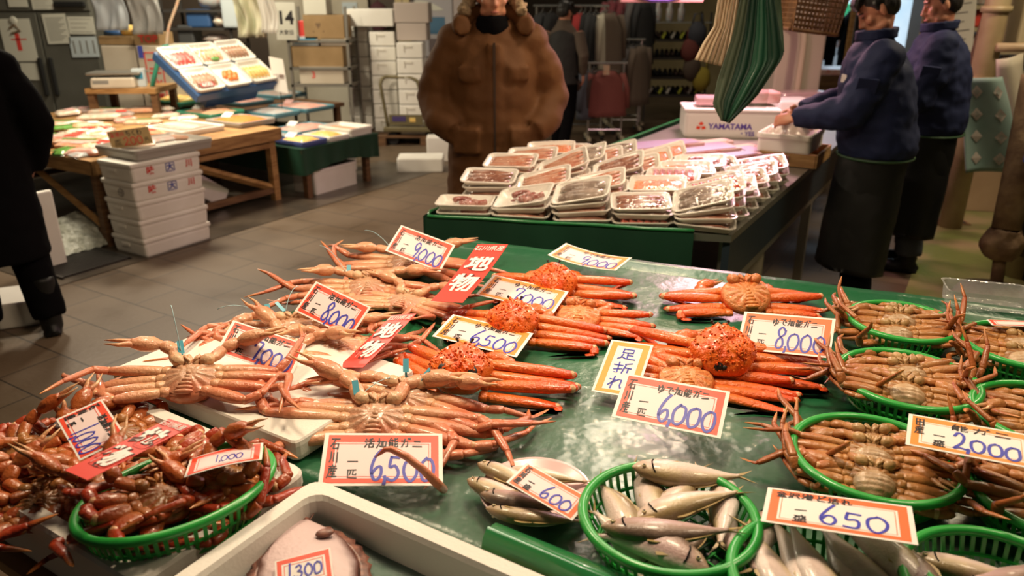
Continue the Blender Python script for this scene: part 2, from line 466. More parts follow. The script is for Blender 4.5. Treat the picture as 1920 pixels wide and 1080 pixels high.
# shared materials
WOOD = mat('raw_timber', (0.42, 0.235, 0.085), rough=.6, col2=(0.24, 0.115, 0.035), nscale=5, stretch=(1, 1, 8), bump=.15)
WOODD = mat('dark_timber', (0.17, 0.085, 0.035), rough=.6, col2=(0.09, 0.04, 0.015), nscale=5, stretch=(1, 1, 8))
FOAM = mat('white_foam', (0.80, 0.77, 0.71), rough=.55, col2=(0.70, 0.66, 0.59), nscale=3, bump=.08, bscale=160)
STEEL = mat('brushed_steel', (0.42, 0.40, 0.36), rough=.38, metal=.85, col2=(.34, .32, .28), nscale=3)
PIPE = mat('painted_pipe', (0.40, 0.31, 0.18), rough=.5, col2=(.30, .21, .11), nscale=4)
BLACK = mat('black_plastic', (0.012, 0.012, 0.012), rough=.45)
# ------------------------------------------------------------------ the hall
GA = math.radians(31.5)                       # the paving and the stalls run at this angle to the view
EU = Vector((math.cos(GA), -math.sin(GA), 0)); EV = Vector((math.sin(GA), math.cos(GA), 0))


def uv(u, v, z=0.0): return EU * u + EV * v + Vector((0, 0, z))


def paving():
    m = bpy.data.materials.new('wet_paving'); m.use_nodes = True
    nt = m.node_tree; N, L = nt.nodes, nt.links; b = N['Principled BSDF']
    tc = N.new('ShaderNodeTexCoord'); mp = N.new('ShaderNodeMapping'); mp.vector_type = 'TEXTURE'
    o = uv(-3.663, 2.305)
    mp.inputs['Location'].default_value = o; mp.inputs['Rotation'].default_value = (0, 0, -GA)
    L.new(tc.outputs['Object'], mp.inputs[0])
    br = N.new('ShaderNodeTexBrick')
    br.inputs['Scale'].default_value = 1.0; br.inputs['Brick Width'].default_value = 0.59; br.inputs['Row Height'].default_value = 0.295
    br.inputs['Mortar Size'].default_value = 0.0045; br.inputs['Mortar Smooth'].default_value = 0.3
    br.inputs['Color1'].default_value = (0.125, 0.086, 0.054, 1); br.inputs['Color2'].default_value = (0.155, 0.110, 0.070, 1)
    br.inputs['Mortar'].default_value = (0.035, 0.026, 0.018, 1)
    L.new(mp.outputs[0], br.inputs[0])
    nz = N.new('ShaderNodeTexNoise'); nz.inputs['Scale'].default_value = 1.3; nz.inputs['Detail'].default_value = 6
    L.new(tc.outputs['Object'], nz.inputs[0])
    mx = N.new('ShaderNodeMix'); mx.data_type = 'RGBA'; mx.blend_type = 'MULTIPLY'; mx.inputs[0].default_value = 0.8
    cr = N.new('ShaderNodeValToRGB'); cr.color_ramp.elements[0].position = 0.3; cr.color_ramp.elements[0].color = (0.55, 0.5, 0.45, 1)
    cr.color_ramp.elements[1].position = 0.65; cr.color_ramp.elements[1].color = (1, 1, 1, 1)
    L.new(nz.outputs[0], cr.inputs[0]); L.new(br.outputs[0], mx.inputs[6]); L.new(cr.outputs[0], mx.inputs[7]); L.new(mx.outputs[2], b.inputs['Base Color'])
    mr = N.new('ShaderNodeMapRange'); mr.inputs[1].default_value = .35; mr.inputs[2].default_value = .65; mr.inputs[3].default_value = .34; mr.inputs[4].default_value = .62
    L.new(nz.outputs[0], mr.inputs[0]); L.new(mr.outputs[0], b.inputs['Roughness'])
    n2 = N.new('ShaderNodeTexNoise'); n2.inputs['Scale'].default_value = 45
    L.new(tc.outputs['Object'], n2.inputs[0])
    ad = N.new('ShaderNodeMath'); ad.operation = 'MULTIPLY_ADD'; ad.inputs[1].default_value = -1.5
    L.new(br.outputs['Fac'], ad.inputs[0]); L.new(n2.outputs[0], ad.inputs[2])
    bp = N.new('ShaderNodeBump'); bp.inputs['Strength'].default_value = .25; bp.inputs['Distance'].default_value = .004
    L.new(ad.outputs[0], bp.inputs['Height']); L.new(bp.outputs[0], b.inputs['Normal'])
    return m


b = MB(); b.quad((-14, -3, 0), (12, -3, 0), (12, 26, 0), (-14, 26, 0))
structure(b.build('floor', paving()))
GREENFLOOR = mat('green_painted_concrete', (0.13, 0.165, 0.042), rough=.35, col2=(0.26, 0.21, 0.10), nscale=2.2, nlo=.42, nhi=.6, bump=.3, bscale=35, detail=8)
b = MB()
p0, p1, p2, p3 = uv(-.20, 2.4), uv(-.20, 8.0), uv(6.0, 8.0), uv(6.0, -1)
p4 = uv(1.2, -1); p5 = uv(1.2, 2.4)
b.add([q + Vector((0, 0, .006)) for q in (p0, p5, p4, p3, p2, p1)], [(0, 1, 2, 3, 4, 5)])
structure(b.build('floor_work_area', GREENFLOOR))

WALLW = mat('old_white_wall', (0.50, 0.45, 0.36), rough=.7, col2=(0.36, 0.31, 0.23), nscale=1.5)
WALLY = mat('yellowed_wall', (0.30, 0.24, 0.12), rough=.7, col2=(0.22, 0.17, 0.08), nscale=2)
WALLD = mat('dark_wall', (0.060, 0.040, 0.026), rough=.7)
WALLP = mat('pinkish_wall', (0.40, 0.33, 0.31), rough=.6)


def wall(name, a, c, h, m, t=.12, z0=0.0):
    a, c = Vector(a), Vector(c)
    d = (c - a); n = Vector((-d.y, d.x, 0)).normalized()
    b = MB(); b.add([a + Vector((0, 0, z0)), c + Vector((0, 0, z0)), c + n * t + Vector((0, 0, z0)), a + n * t + Vector((0, 0, z0)), a + Vector((0, 0, h)), c + Vector((0, 0, h)), c + n * t + Vector((0, 0, h)), a + n * t + Vector((0, 0, h))],
                    [(3, 2, 1, 0), (4, 5, 6, 7), (0, 1, 5, 4), (1, 2, 6, 5), (2, 3, 7, 6), (3, 0, 4, 7)])
    return structure(b.build(name, m))


wall('wall_left', (-9.0, 2.0, 0), (-9.0, 11.0, 0), 3.4, WALLW)
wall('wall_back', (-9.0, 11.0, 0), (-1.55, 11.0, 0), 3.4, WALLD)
wall('wall_white_panel', (-3.35, 10.93, 0), (-1.95, 10.93, 0), 3.4, WALLW, t=.05)
wall('wall_poster_side', (-1.55, 10.95, 0), (-.35, 10.95, 0), 3.4, WALLP)
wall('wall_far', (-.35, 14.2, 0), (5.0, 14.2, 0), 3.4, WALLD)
wall('wall_far_panel', (2.1, 14.1, 0), (3.9, 14.1, 0), 3.4, WALLY, t=.06)
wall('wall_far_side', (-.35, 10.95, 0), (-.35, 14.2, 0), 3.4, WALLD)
wall('wall_right_back', (6.7, 8.6, 0), (10.0, 8.6, 0), 3.4, WALLY)
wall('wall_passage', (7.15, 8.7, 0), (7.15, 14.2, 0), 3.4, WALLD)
wall('wall_right', (7.6, 8.6, 0), (7.6, 2.0, 0), 3.4, WALLW)
# the lane outside the far entrance, lit by the day
wall('wall_street', (3.0, 22.8, 0), (12.0, 22.8, 0), 6.0, mat('street_front', (0.62, 0.66, 0.70), rough=.8, col2=(.45, .55, .62), nscale=1.2))
b = MB(); b.quad((4.0, 14.3, .01), (12, 14.3, .01), (12, 22.8, .01), (4.0, 22.8, .01))
structure(b.build('floor_street', mat('street_asphalt', (.35, .36, .37), rough=.6)))
# ------------------------------------------------------------------ people
SKIN = mat('skin', (0.52, 0.25, 0.15), rough=.5, col2=(.46, .17, .10), nscale=14, sss=.1)
HAIR = mat('black_hair', (0.012, 0.010, 0.009), rough=.45, bump=.5, bscale=90, stretch=(1, 1, .25))
LIPS = mat('lips', (0.40, 0.13, 0.10), rough=.45)
EYED = mat('dark_eye', (0.02, 0.014, 0.01), rough=.2)


def wrinkle(o, amp, sc, seed=0.0, st=(1, 1, .6)):
    """Real cloth folds: pushes the surface in and out along its normals."""
    me = o.data
    for v in me.vertices:
        p = v.co
        n = mnoise.noise(Vector((p.x * sc * st[0] + seed, p.y * sc * st[1], p.z * sc * st[2]))) + .5 * mnoise.noise(Vector((p.x * sc * 2.3, p.y * sc * 2.3 + seed, p.z * sc * 2.6)))
        v.co = p + v.normal * (n * amp)


def lerp_path(pts, rad, n=4):
    P, Q = [], []
    for i in range(len(pts) - 1):
        for k in range(n):
            t = k / n; P.append(Vector(pts[i]).lerp(Vector(pts[i + 1]), t)); Q.append(rad[i] + (rad[i + 1] - rad[i]) * t)
    return P + [Vector(pts[-1])], Q + [rad[-1]]


def torso(b, levels, seg=20, lean=0.0):
    b.loft([[(x + rx * math.cos(2 * PI * i / seg), y + ry * math.sin(2 * PI * i / seg), z) for i in range(seg)] for z, rx, ry, x, y in levels])


def head_shape(b, M):
    def ball(c, r, rot=None): 
        n0 = len(b.v); b.ball(c, r, 16, 10, rot)
        for k in range(n0, len(b.v)): b.v[k] = tuple(M @ Vector(b.v[k]))
    ball((0, -.008, .035), (.074, .094, .092)); ball((0, .020, -.035), (.060, .066, .078)); ball((0, .066, -.092), (.022, .020, .018))
    ball((0, .082, .040), (.050, .012, .012)); 
    for s in (-1, 1):
        ball((s * .040, .058, -.015), (.026, .026, .026)); ball((s * .076, -.008, -.004), (.008, .018, .031)); ball((s * .012, .094, -.030), (.009, .012, .009))
        ball((s * .052, .020, -.070), (.016, .036, .022))
    for t in range(6): ball((0, .086 + .022 * t / 5, .026 - .052 * t / 5), .008 + .005 * t / 5)
    ball((0, .087, -.057), (.023, .010, .007)); ball((0, .085, -.068), (.020, .010, .008))


def face_parts(body, M):
    rot = M.to_3x3()
    for s in (-1, 1):
        b = MB(); b.ball(M @ Vector((s * .031, .083, .013)), (.013, .006, .0045), 10, 6, rot); b.build('eye', EYED, body, smooth=True)
        b = MB(); b.tube([M @ Vector((s * .014, .093, .034)), M @ Vector((s * .034, .089, .039)), M @ Vector((s * .052, .074, .034))], [.004, .005, .002], 6); b.build('eyebrow', HAIR, body, smooth=True)
    b = MB(); b.tube([M @ Vector((-.023, .088, -.063)), M @ Vector((0, .099, -.062)), M @ Vector((.023, .088, -.063))], [.002, .0065, .002], 7); b.build('lips', LIPS, body, smooth=True)


def hand_shape(b, wrist, fwd, palm, side, S=1.0, curl=.6):
    """Palm with four bent fingers of different lengths and a thumb from its side. fwd: along the hand; palm: where the palm looks."""
    wrist, f, n = Vector(wrist), Vector(fwd).normalized(), Vector(palm).normalized()
    s = f.cross(n).normalized() * side
    n = s.cross(f).normalized() * (1 if s.cross(f).dot(n) > 0 else -1)
    rot = Matrix((s, f, n)).transposed()
    b.ball(wrist + f * .048 * S, (.040 * S, .052 * S, .016 * S), 14, 8, rot)
    for k, (o, L_) in enumerate(((.029, .072), (.010, .080), (-.010, .075), (-.029, .058))):
        p = wrist + f * .085 * S + s * o * S; d = f.copy(); pts = [p - f * .02 * S]
        for j in range(3):
            d = (d * math.cos(curl * (.7 + .25 * j)) + n * math.sin(curl * (.7 + .25 * j))).normalized(); p = p + d * L_ * S * (.45, .32, .23)[j]; pts.append(p)
        b.tube(pts, [.010 * S, .0095 * S, .0088 * S, .0065 * S], 8)
    p = wrist + f * .022 * S + s * .034 * S
    b.tube([p, p + (f * .7 + s * .8 + n * .3).normalized() * .034 * S, p + (f * .7 + s * .8 + n * .3).normalized() * .034 * S + (f + s * .1 + n * .5).normalized() * .032 * S], [.012 * S, .011 * S, .008 * S], 8)


def hair_cap(body, M, fringe=True, low=-.02, m=None):
    b = MB()
    b.ball(M @ Vector((0, -.022, .062)), (.083, .094, .080), 18, 12, M.to_3x3())
    b.ball(M @ Vector((0, -.046, .015)), (.079, .068, .080), 16, 10, M.to_3x3())
    if fringe:
        for k in range(7):
            x = -.056 + .0187 * k; b.tube([M @ Vector((x, .045, .118)), M @ Vector((x * 1.1, .086, .085)), M @ Vector((x * 1.15, .090, .052 + .006 * (k % 2)))], [.022, .018, .006], 8)
    for s in (-1, 1): b.tube([M @ Vector((s * .072, .01, .05)), M @ Vector((s * .078, .012, .008))], [.018, .006], 8)
    o = b.build('hair', m or HAIR, body, remesh=.008, relax=2)
    wrinkle(o, .004, 60, 3, (1, 1, .3))
    return o


def person(loc, rz, h, label, arms, legs, head=(0, 0, 0), spine=0.0, face=True, voxel=.010, hands=(True, True), curl=.6, palms=None, hair=True, fringe=True):
    """Bare figure under the clothes as one mesh: arms / legs are joint lists from shoulder to wrist and hip to ankle, in metres for a 1.75 m body."""
    k = h / 1.75
    root = empty('person', loc, (0, 0, rz), label, 'person')
    root.scale = (k, k, k)
    b = MB(); sy = spine
    torso(b, [(.86, .14, .09, 0, -.01), (.95, .155, .105, 0, -.01), (1.08, .135, .09, 0, 0), (1.25, .155, .105, 0, sy * .5), (1.38, .165, .105, 0, sy * .8), (1.45, .12, .08, 0, sy), (1.50, .06, .06, 0, sy + .005), (1.56, .056, .058, 0, sy + .012)])
    HM = Matrix.Translation((0, sy + .018, 1.635)) @ Euler(head).to_matrix().to_4x4()
    head_shape(b, HM)
    b.tube([(0, sy, 1.47), HM @ Vector((0, -.015, -.03))], [.058, .055], 12)
    for sd, jt in zip((-1, 1), arms):
        P, Q = lerp_path(jt, [.056, .048, .040, .027][:len(jt)] if len(jt) == 4 else [.056, .040, .027]); b.tube(P, Q, 12)
    for sd, jt in zip((-1, 1), legs):
        P, Q = lerp_path(jt, [.088, .055, .038]); b.tube(P, Q, 12)
        a = Vector(jt[-1]); b.ball(a + Vector((0, .055, -.045)), (.042, .125, .034), 12, 8)
    if palms:
        for i, (sd, pm) in enumerate(zip((-1, 1), palms)):
            if pm is None: continue
            w = Vector(arms[i][-1]); f = (w - Vector(arms[i][-2])) if len(pm) == 1 else Vector(pm[1])
            hand_shape(b, w, f, pm[0], sd, 1.0, curl)
    body = b.build('body', SKIN, root, remesh=voxel, relax=2)
    if face: face_parts(body, HM)
    if hair: hair_cap(body, HM, fringe)
    return root, HM


def cloth(root, name, m, build, voxel=.014, relax=4, amp=.006, sc=9, seed=0, st=(1, 1, .6)):
    b = MB(); build(b)
    o = b.build(name, m, root, remesh=voxel, relax=relax)
    if amp: wrinkle(o, amp, sc, seed, st)
    return o


def sleeve(b, jt, rad):
    P, Q = lerp_path(jt, rad); b.tube(P, Q, 14)


def shoe(root, ank, m, yaw=0.0, boot=0.0):
    b = MB(); a = Vector(ank); rot = Matrix.Rotation(yaw, 3, 'Z')
    b.ball(a + rot @ Vector((0, .060, -.048)), (.050, .145, .042), 14, 8, rot); b.box(a + rot @ Vector((0, .06, -.072)), (.085, .26, .02), rot=rot)
    b.tube([a + Vector((0, 0, -.05)), a + Vector((0, 0, .05 + boot))], [.056, .062], 12)
    return b.build('shoe', m, root, remesh=.012, relax=2)


PARKA = mat('brown_parka', (0.105, 0.041, 0.011), rough=.75, col2=(.080, .030, .008), nscale=3, bump=.15, bscale=60, spec=.25)
JEANS = mat('grey_blue_jeans', (0.035, 0.040, 0.050), rough=.8, bump=.1)
NAVY = mat('navy_work_jacket', (0.012, 0.017, 0.052), rough=.75, bump=.1, bscale=90, spec=.2)
RUBBER = mat('black_rubber', (0.007, 0.007, 0.0065), rough=.5, spec=.3, bump=.08, bscale=14)
BLACKC = mat('black_coat', (0.0025, 0.0022, 0.0028), rough=.95, spec=.08)
FUR = mat('beige_fur', (.42, .30, .17), rough=.9, bump=1.0, bscale=120, col2=(.24, .16, .09), nscale=60)
stand_legs = [[(-.09, 0, .92), (-.10, .015, .49), (-.105, -.01, .085)], [(.09, 0, .92), (.10, .015, .49), (.105, -.01, .085)]]

# --- customer in the brown parka, hands in his pockets, facing us
p = aty(925, 200, 4.18)
root, HM = person((p.x, 4.18, 0), PI + .06, 1.77, 'person in a long brown hooded parka, hands in pockets, behind the trays',
                  [[(-.20, 0, 1.42), (-.31, -.03, 1.14), (-.16, .07, 1.02)], [(.20, 0, 1.42), (.31, -.03, 1.14), (.16, .07, 1.02)]], stand_legs, head=(-.12, 0, .10), palms=[((.2, -1, 0), (.55, 0, -.75)), ((-.2, -1, 0), (-.55, 0, -.75))], hair=True, curl=.2)
def parka(b):
    torso(b, [(.56, .255, .18, 0, 0), (.62, .26, .185, 0, 0), (.80, .25, .18, 0, 0), (1.00, .235, .172, 0, 0), (1.18, .235, .172, 0, 0), (1.33, .235, .165, 0, -.005), (1.43, .19, .135, 0, -.01), (1.49, .115, .10, 0, -.01), (1.525, .10, .095, 0, -.005)], 28)
    for s in (-1, 1): b.ball((s * .19, -.005, 1.42), (.105, .10, .095), 14, 10); sleeve(b, [(s * .19, -.005, 1.41), (s * .275, -.03, 1.27), (s * .320, -.045, 1.13), (s * .285, .05, 1.03), (s * .20, .125, .97)], [.090, .094, .090, .084, .072])
    b.box((0, .165, 1.0), (.075, .03, .84), bev=.01)
    for s in (-1, 1):
        b.box((s * .15, .165, .93), (.15, .025, .14), rz=-s * .35, bev=.01); b.box((s * .125, .155, 1.27), (.12, .02, .08), rz=-s * .3, bev=.008)
cloth(root, 'parka', PARKA, parka, .014, 4, .010, 8, 1.0, (1, 1, 1.6))
def hood(b):
    pts = []
    for k in range(17):
        a = PI * (-.10 + 1.2 * k / 16); pts.append((.165 * math.cos(a), .070 - .15 * math.sin(a), 1.50 + .06 * math.sin(a) + (.02 if k in (0, 16) else 0)))
    b.tube(pts, [.05] * 17, 10); b.ball((0, -.13, 1.46), (.15, .08, .10), 16, 10)
cloth(root, 'hood', PARKA, hood, .014, 3, .005, 10, 2)
def fur(b):
    pts = []
    for k in range(19):
        a = PI * (-.03 + 1.06 * k / 18); pts.append((.145 * math.cos(a), .06 - .15 * math.sin(a), 1.565 + .085 * math.sin(a)))
    b.tube(pts, [.030 + .006 * math.sin(k * 2.1) for k in range(19)], 10)
cloth(root, 'fur_trim', FUR, fur, .010, 1, .012, 55, 2, (1, 1, 1))
cloth(root, 'scarf', BLACKC, lambda b: (torso(b, [(1.45, .10, .095, 0, .015), (1.49, .095, .095, 0, .02), (1.545, .078, .082, 0, .022)], 20)), .012, 2, .005, 16)
b = MB(); b.box((0, .183, 1.02), (.012, .006, .80)); b.build('zip', mat('dark_zip', (.03, .015, .008), rough=.4), root)
cloth(root, 'trousers', JEANS, lambda b: [sleeve(b, [(s * .09, 0, .95), (s * .10, .01, .50), (s * .105, -.01, .10)], [.115, .09, .075]) for s in (-1, 1)], .016, 3, .006, 10)
for s in (-1, 1): shoe(root, (s * .105, -.01, .085), BLACK)

# --- shopper walking away
p = at(1052, 283, 0)
root, HM = person((p.x, p.y, 0), -.35, 1.60, 'person with black hair and dark vest walking away towards the clothes racks',
                  [[(-.19, 0, 1.42), (-.26, -.06, 1.15), (-.22, .06, .92)], [(.19, 0, 1.42), (.27, -.07, 1.16), (.24, .05, .93)]], [[(-.09, 0, .92), (-.10, .16, .50), (-.09, .10, .085)], [(.09, 0, .92), (.09, .02, .50), (.09, -.22, .11)]], head=(-.1, 0, -.3), palms=[((1, 0, 0), (0, .2, -1)), ((-1, 0, 0), (0, .2, -1))])
GREYB = mat('taupe_knit', (.085, .060, .042), rough=.85); VEST = mat('dark_vest', (.012, .011, .010), rough=.75)
cloth(root, 'sweater', GREYB, lambda b: (torso(b, [(1.0, .15, .11, 0, 0), (1.3, .18, .12, 0, 0), (1.43, .16, .10, 0, 0), (1.52, .085, .08, 0, 0), (1.56, .075, .075, 0, .01)], 20), [sleeve(b, [(s * .18, 0, 1.41), (s * .27, -.065, 1.155), (s * .235, .05, .945)], [.075, .065, .05]) for s in (-1, 1)]), .014, 3, .006, 10)
cloth(root, 'vest', VEST, lambda b: torso(b, [(.82, .195, .15, 0, 0), (1.0, .19, .15, 0, 0), (1.25, .20, .145, 0, 0), (1.38, .19, .125, 0, 0), (1.46, .10, .09, 0, 0)], 24), .014, 3, .006, 10)
cloth(root, 'trousers', BLACKC, lambda b: (sleeve(b, [(-.09, 0, .94), (-.10, .16, .50), (-.09, .10, .10)], [.11, .08, .07]), sleeve(b, [(.09, 0, .94), (.09, .02, .50), (.09, -.22, .13)], [.11, .08, .07])), .016, 3, .005, 10)
shoe(root, (-.09, .10, .085), BLACK); shoe(root, (.09, -.22, .11), BLACK)
b = MB(); b.ball((.02, .10, .80), (.20, .10, .12), 14, 10); b.build('waist_bag', mat('brown_bag', (.045, .022, .014), rough=.6), root, remesh=.015, relax=2)

# --- two workers in navy jackets
def worker(loc, rz, h, label, arms, head, spine, palms, seed, curl=.8, neck_turn=0.0):
    root, HM = person(loc, rz, h, label, arms, stand_legs, head=head, spine=spine, voxel=.0075, palms=palms, curl=curl)
    def jacket(b):
        torso(b, [(.90, .225, .195, 0, 0), (.95, .240, .205, 0, 0), (1.05, .235, .200, 0, spine * .2), (1.20, .240, .195, 0, spine * .5), (1.34, .240, .180, 0, spine * .8), (1.43, .20, .14, 0, spine), (1.49, .096, .09, 0, spine + .01), (1.515, .090, .085, 0, spine + .014)], 26)
        for jt in arms:
            a, e, w = map(Vector, jt); b.ball(a + Vector((0, 0, .01)), .095, 14, 10); sleeve(b, [a, a.lerp(e, .5), e, e.lerp(w, .5), e.lerp(w, .96)], [.098, .096, .088, .076, .058])
        torso(b, [(.89, .215, .185, 0, 0), (.93, .225, .195, 0, 0)], 26)
    cloth(root, 'jacket', NAVY, jacket, .013, 3, .014, 9, seed, (1, 1, 1.3))
    def collar(b):
        for z, r in ((1.500, .100), (1.520, .100), (1.538, .102)):
            pts = [(r * math.cos(2 * PI * k / 24), spine + .012 + (r - .006) * math.sin(2 * PI * k / 24), z + (.012 * -math.sin(2 * PI * k / 24))) for k in range(25)]; b.tube(pts, .011, 8)
    cloth(root, 'collar', NAVY, collar, .010, 2, .003, 14, seed)
    for jt in arms[:1]:
        a, e = Vector(jt[0]), Vector(jt[1]); d = (e - a).normalized(); o = a.lerp(e, .45) + Vector((-.094, .01, 0))
        b = MB(); b.box(o, (.012, .10, .075), bev=.005, rot=Euler((.1, -.35, 0)).to_matrix()); f = b.build('sleeve_pocket', NAVY, root)
        b = MB(); b.box(o + Vector((-.008, 0, .02)), (.004, .006, .006)); b.build('pocket_button', mat('orange_stitch', (.55, .22, .03)), f)
    b = MB(); b.box((-.115, spine + .135, 1.30), (.05, .012, .04), rz=.5); b.build('chest_patch', mat('white_patch', (.5, .45, .42)), root)
    cloth(root, 'trousers', JEANS if seed == 1 else BLACKC, lambda b: [sleeve(b, [(s * .09, 0, .95), (s * .095, .015, .50), (s * .11, -.01, .12)], [.105, .085, .085]) for s in (-1, 1)], .016, 3, .006, 10)
    # long rubber apron that wraps the hips and hangs to the shins
    def apr(u, v):
        a = PI / 2 + (u - .5) * 2 * (2.6 - .35 * v); rx = .216 + .022 * v + .014 * math.sin(u * 22) * v; ry = .178 + .035 * v + .012 * math.sin(u * 17) * v
        return (rx * math.cos(a), ry * math.sin(a), 1.0 - .74 * v)
    b = MB(); b.grid(60, 24, apr, thick=.004); o = b.build('apron', RUBBER, root, smooth=True, fix=True); wrinkle(o, .008, 7, seed)
    b = MB(); pts = [(.230 * math.cos(2 * PI * k / 30), .194 * math.sin(2 * PI * k / 30), .893) for k in range(31)]; b.tube(pts, .007, 6); b.build('apron_string', mat('dark_green_cord', (.02, .06, .02), rough=.6), root)
    for s in (-1, 1): shoe(root, (s * .11, -.01, .085), RUBBER, boot=.15)
    return root


FACE_L = math.atan2(-.853, .522)
p = at(1592, 572, 0)
worker((p.x, p.y, 0), -math.atan2(-.93, .36), 1.70, 'person in navy jacket and black apron bent over the trays, the nearer of two',
       [[(-.20, .05, 1.40), (-.26, .17, 1.15), (-.12, .44, 1.08)], [(.20, .05, 1.40), (.27, .16, 1.15), (.12, .42, 1.09)]], (-.62, 0, .1), .08, [((.6, 0, -.4), (.35, .9, -.15)), ((-.6, 0, -.4), (-.35, .9, -.15))], 0, .9)
p = at(1692, 500, 0)
worker((p.x, p.y, 0), -math.atan2(-.90, .42), 1.72, 'person in navy jacket and black apron standing behind the other worker',
       [[(-.20, .03, 1.40), (-.27, .10, 1.12), (-.16, .36, 1.03)], [(.20, .03, 1.40), (.27, .10, 1.13), (.14, .34, 1.05)]], (-.28, 0, .15), .04, [((.6, 0, -.4), (.3, .9, -.2)), ((-.6, 0, -.4), (-.3, .9, -.2))], 1, .7)

# --- dark figure cut by the left edge, seen from behind
p = at(30, 628, 0)
root, HM = person((p.x, p.y + .02, 0), .55, 1.66, 'person all in black seen from behind at the left edge',
                  [[(-.19, 0, 1.42), (-.28, -.02, 1.15), (-.24, .10, .92)], [(.19, 0, 1.42), (.30, -.02, 1.16), (.24, .10, .94)]], [[(-.09, 0, .92), (-.12, .02, .50), (-.13, -.02, .085)], [(.09, 0, .92), (.13, -.02, .50), (.17, -.10, .085)]], palms=[((1, 0, 0), (0, .4, -1)), ((-1, 0, 0), (0, .4, -1))], head=(-.1, 0, 0))
def coat(b):
    torso(b, [(.44, .25, .22, 0, 0), (.60, .245, .21, 0, 0), (.9, .235, .19, 0, 0), (1.10, .23, .18, 0, 0), (1.28, .235, .175, 0, 0), (1.40, .21, .15, 0, 0), (1.47, .13, .11, 0, 0), (1.53, .10, .10, 0, .01), (1.575, .095, .095, 0, .01)], 26)
    for s in (-1, 1): b.ball((s * .185, 0, 1.415), (.105, .10, .095), 14, 10); sleeve(b, [(s * .18, 0, 1.40), (s * .26, -.02, 1.26), (s * .305, -.01, 1.13), (s * .245, .11, .89)], [.09, .09, .085, .07])
cloth(root, 'coat', BLACKC, coat, .016, 3, .008, 8, 4)
cloth(root, 'trousers', BLACKC, lambda b: (sleeve(b, [(-.10, 0, .94), (-.12, .02, .50), (-.13, -.02, .10)], [.12, .10, .085]), sleeve(b, [(.10, 0, .94), (.13, -.02, .50), (.17, -.10, .10)], [.12, .10, .085])), .016, 3, .006, 10)
shoe(root, (-.13, -.02, .085), RUBBER, boot=.2); shoe(root, (.17, -.10, .085), RUBBER, boot=.2)

# --- three figures far off by the bright entrance
for k, (px_, Y, rz, hh, lb) in enumerate(((1518, 13.2, .4, 1.62, 'person in dark coat walking in the passage left of the bright doorway'), (1546, 15.2, -.5, 1.68, 'person in black coat standing against the bright doorway'), (1588, 15.8, 2.6, 1.60, 'person in black, right of the bright doorway, half hidden by the worker'))):
    p = aty(px_, 100, Y)
    root, HM = person((p.x, Y, 0), rz, hh, lb, [[(-.19, 0, 1.42), (-.25, 0, 1.15), (-.23, .06, .92)], [(.19, 0, 1.42), (.25, 0, 1.15), (.23, .06, .92)]], stand_legs, voxel=.014, face=False, palms=[((1, 0, 0), (0, .2, -1)), ((-1, 0, 0), (0, .2, -1))])
    def coat(b):
        torso(b, [(.62, .21, .17, 0, 0), (.9, .20, .16, 0, 0), (1.2, .21, .15, 0, 0), (1.38, .20, .13, 0, 0), (1.47, .12, .10, 0, 0), (1.53, .09, .09, 0, .01)], 20)
        for s in (-1, 1): sleeve(b, [(s * .18, 0, 1.40), (s * .26, 0, 1.15), (s * .235, .06, .94)], [.08, .075, .06])
    cloth(root, 'coat', BLACKC, coat, .02, 2, .006, 8, k)
    cloth(root, 'trousers', BLACKC, lambda b: [sleeve(b, [(s * .09, 0, .94), (s * .10, .015, .50), (s * .105, -.01, .10)], [.11, .085, .07]) for s in (-1, 1)], .02, 2, 0)
    for s in (-1, 1): shoe(root, (s * .105, -.01, .085), BLACK)
# ------------------------------------------------------------------ crab stall: table, tarp, boxes, roll
ZT = 0.80
TARP = mat('green_tarp', (0.012, 0.115, 0.042), rough=.30, col2=(0.022, 0.10, 0.05), nscale=3.5, bump=.45, bscale=17, coat=.0)
TARPD = mat('green_curtain', (0.003, 0.032, 0.015), rough=.55, col2=(.005, .045, .021), nscale=3, bump=.1, bscale=20)
ROLLG = mat('green_roll_plastic', (0.020, 0.19, 0.055), rough=.25, coat=.4)
CLEAR = film_mat('clear_wet_sheet', gloss=.06, rough=.22, haze=.06, bscale=14, bump=.5)

TU0, TU1, TV0 = -1.60, .78, .835


def far_v(u): return 2.19 + .172 * (u + 1.62)


tbl = empty('display_table', uv(-.4, 1.5), (0, 0, -GA), label='large low stall table under the green tarp, covered in crabs and green baskets', cat='table')
inv = Matrix.Translation((.4, -1.5, 0))
corn = [Vector(c) for c in ((TU0 + .02, TV0 + .02, 0), (TU1 - .02, TV0 + .02, 0), (TU1 - .02, far_v(TU1) - .03, 0), (TU0 + .02, far_v(TU0) - .03, 0))]
b = MB(); b.M = inv
n = len(corn)
b.add([c + Vector((0, 0, ZT - .05)) for c in corn] + [c + Vector((0, 0, ZT - .014)) for c in corn], [tuple(range(n)), tuple(range(2 * n - 1, n - 1, -1))] + [(i, n + i, n + (i + 1) % n, (i + 1) % n) for i in range(n)])
b.build('table_top', WOOD, tbl, fix=True)
for c in ((-1.5, .95), (.68, .95), (.68, 2.4), (-1.5, 2.1)):
    b = MB(); b.M = inv; b.box((c[0], c[1], (ZT - .05) / 2), (.07, .07, ZT - .05)); b.build('leg', WOODD, tbl)


def table_wave(x, y):
    return mnoise.noise(Vector((x * 3.1, y * 3.1, 0))) * .005 + mnoise.noise(Vector((x * 9, y * 7, 3))) * .0025


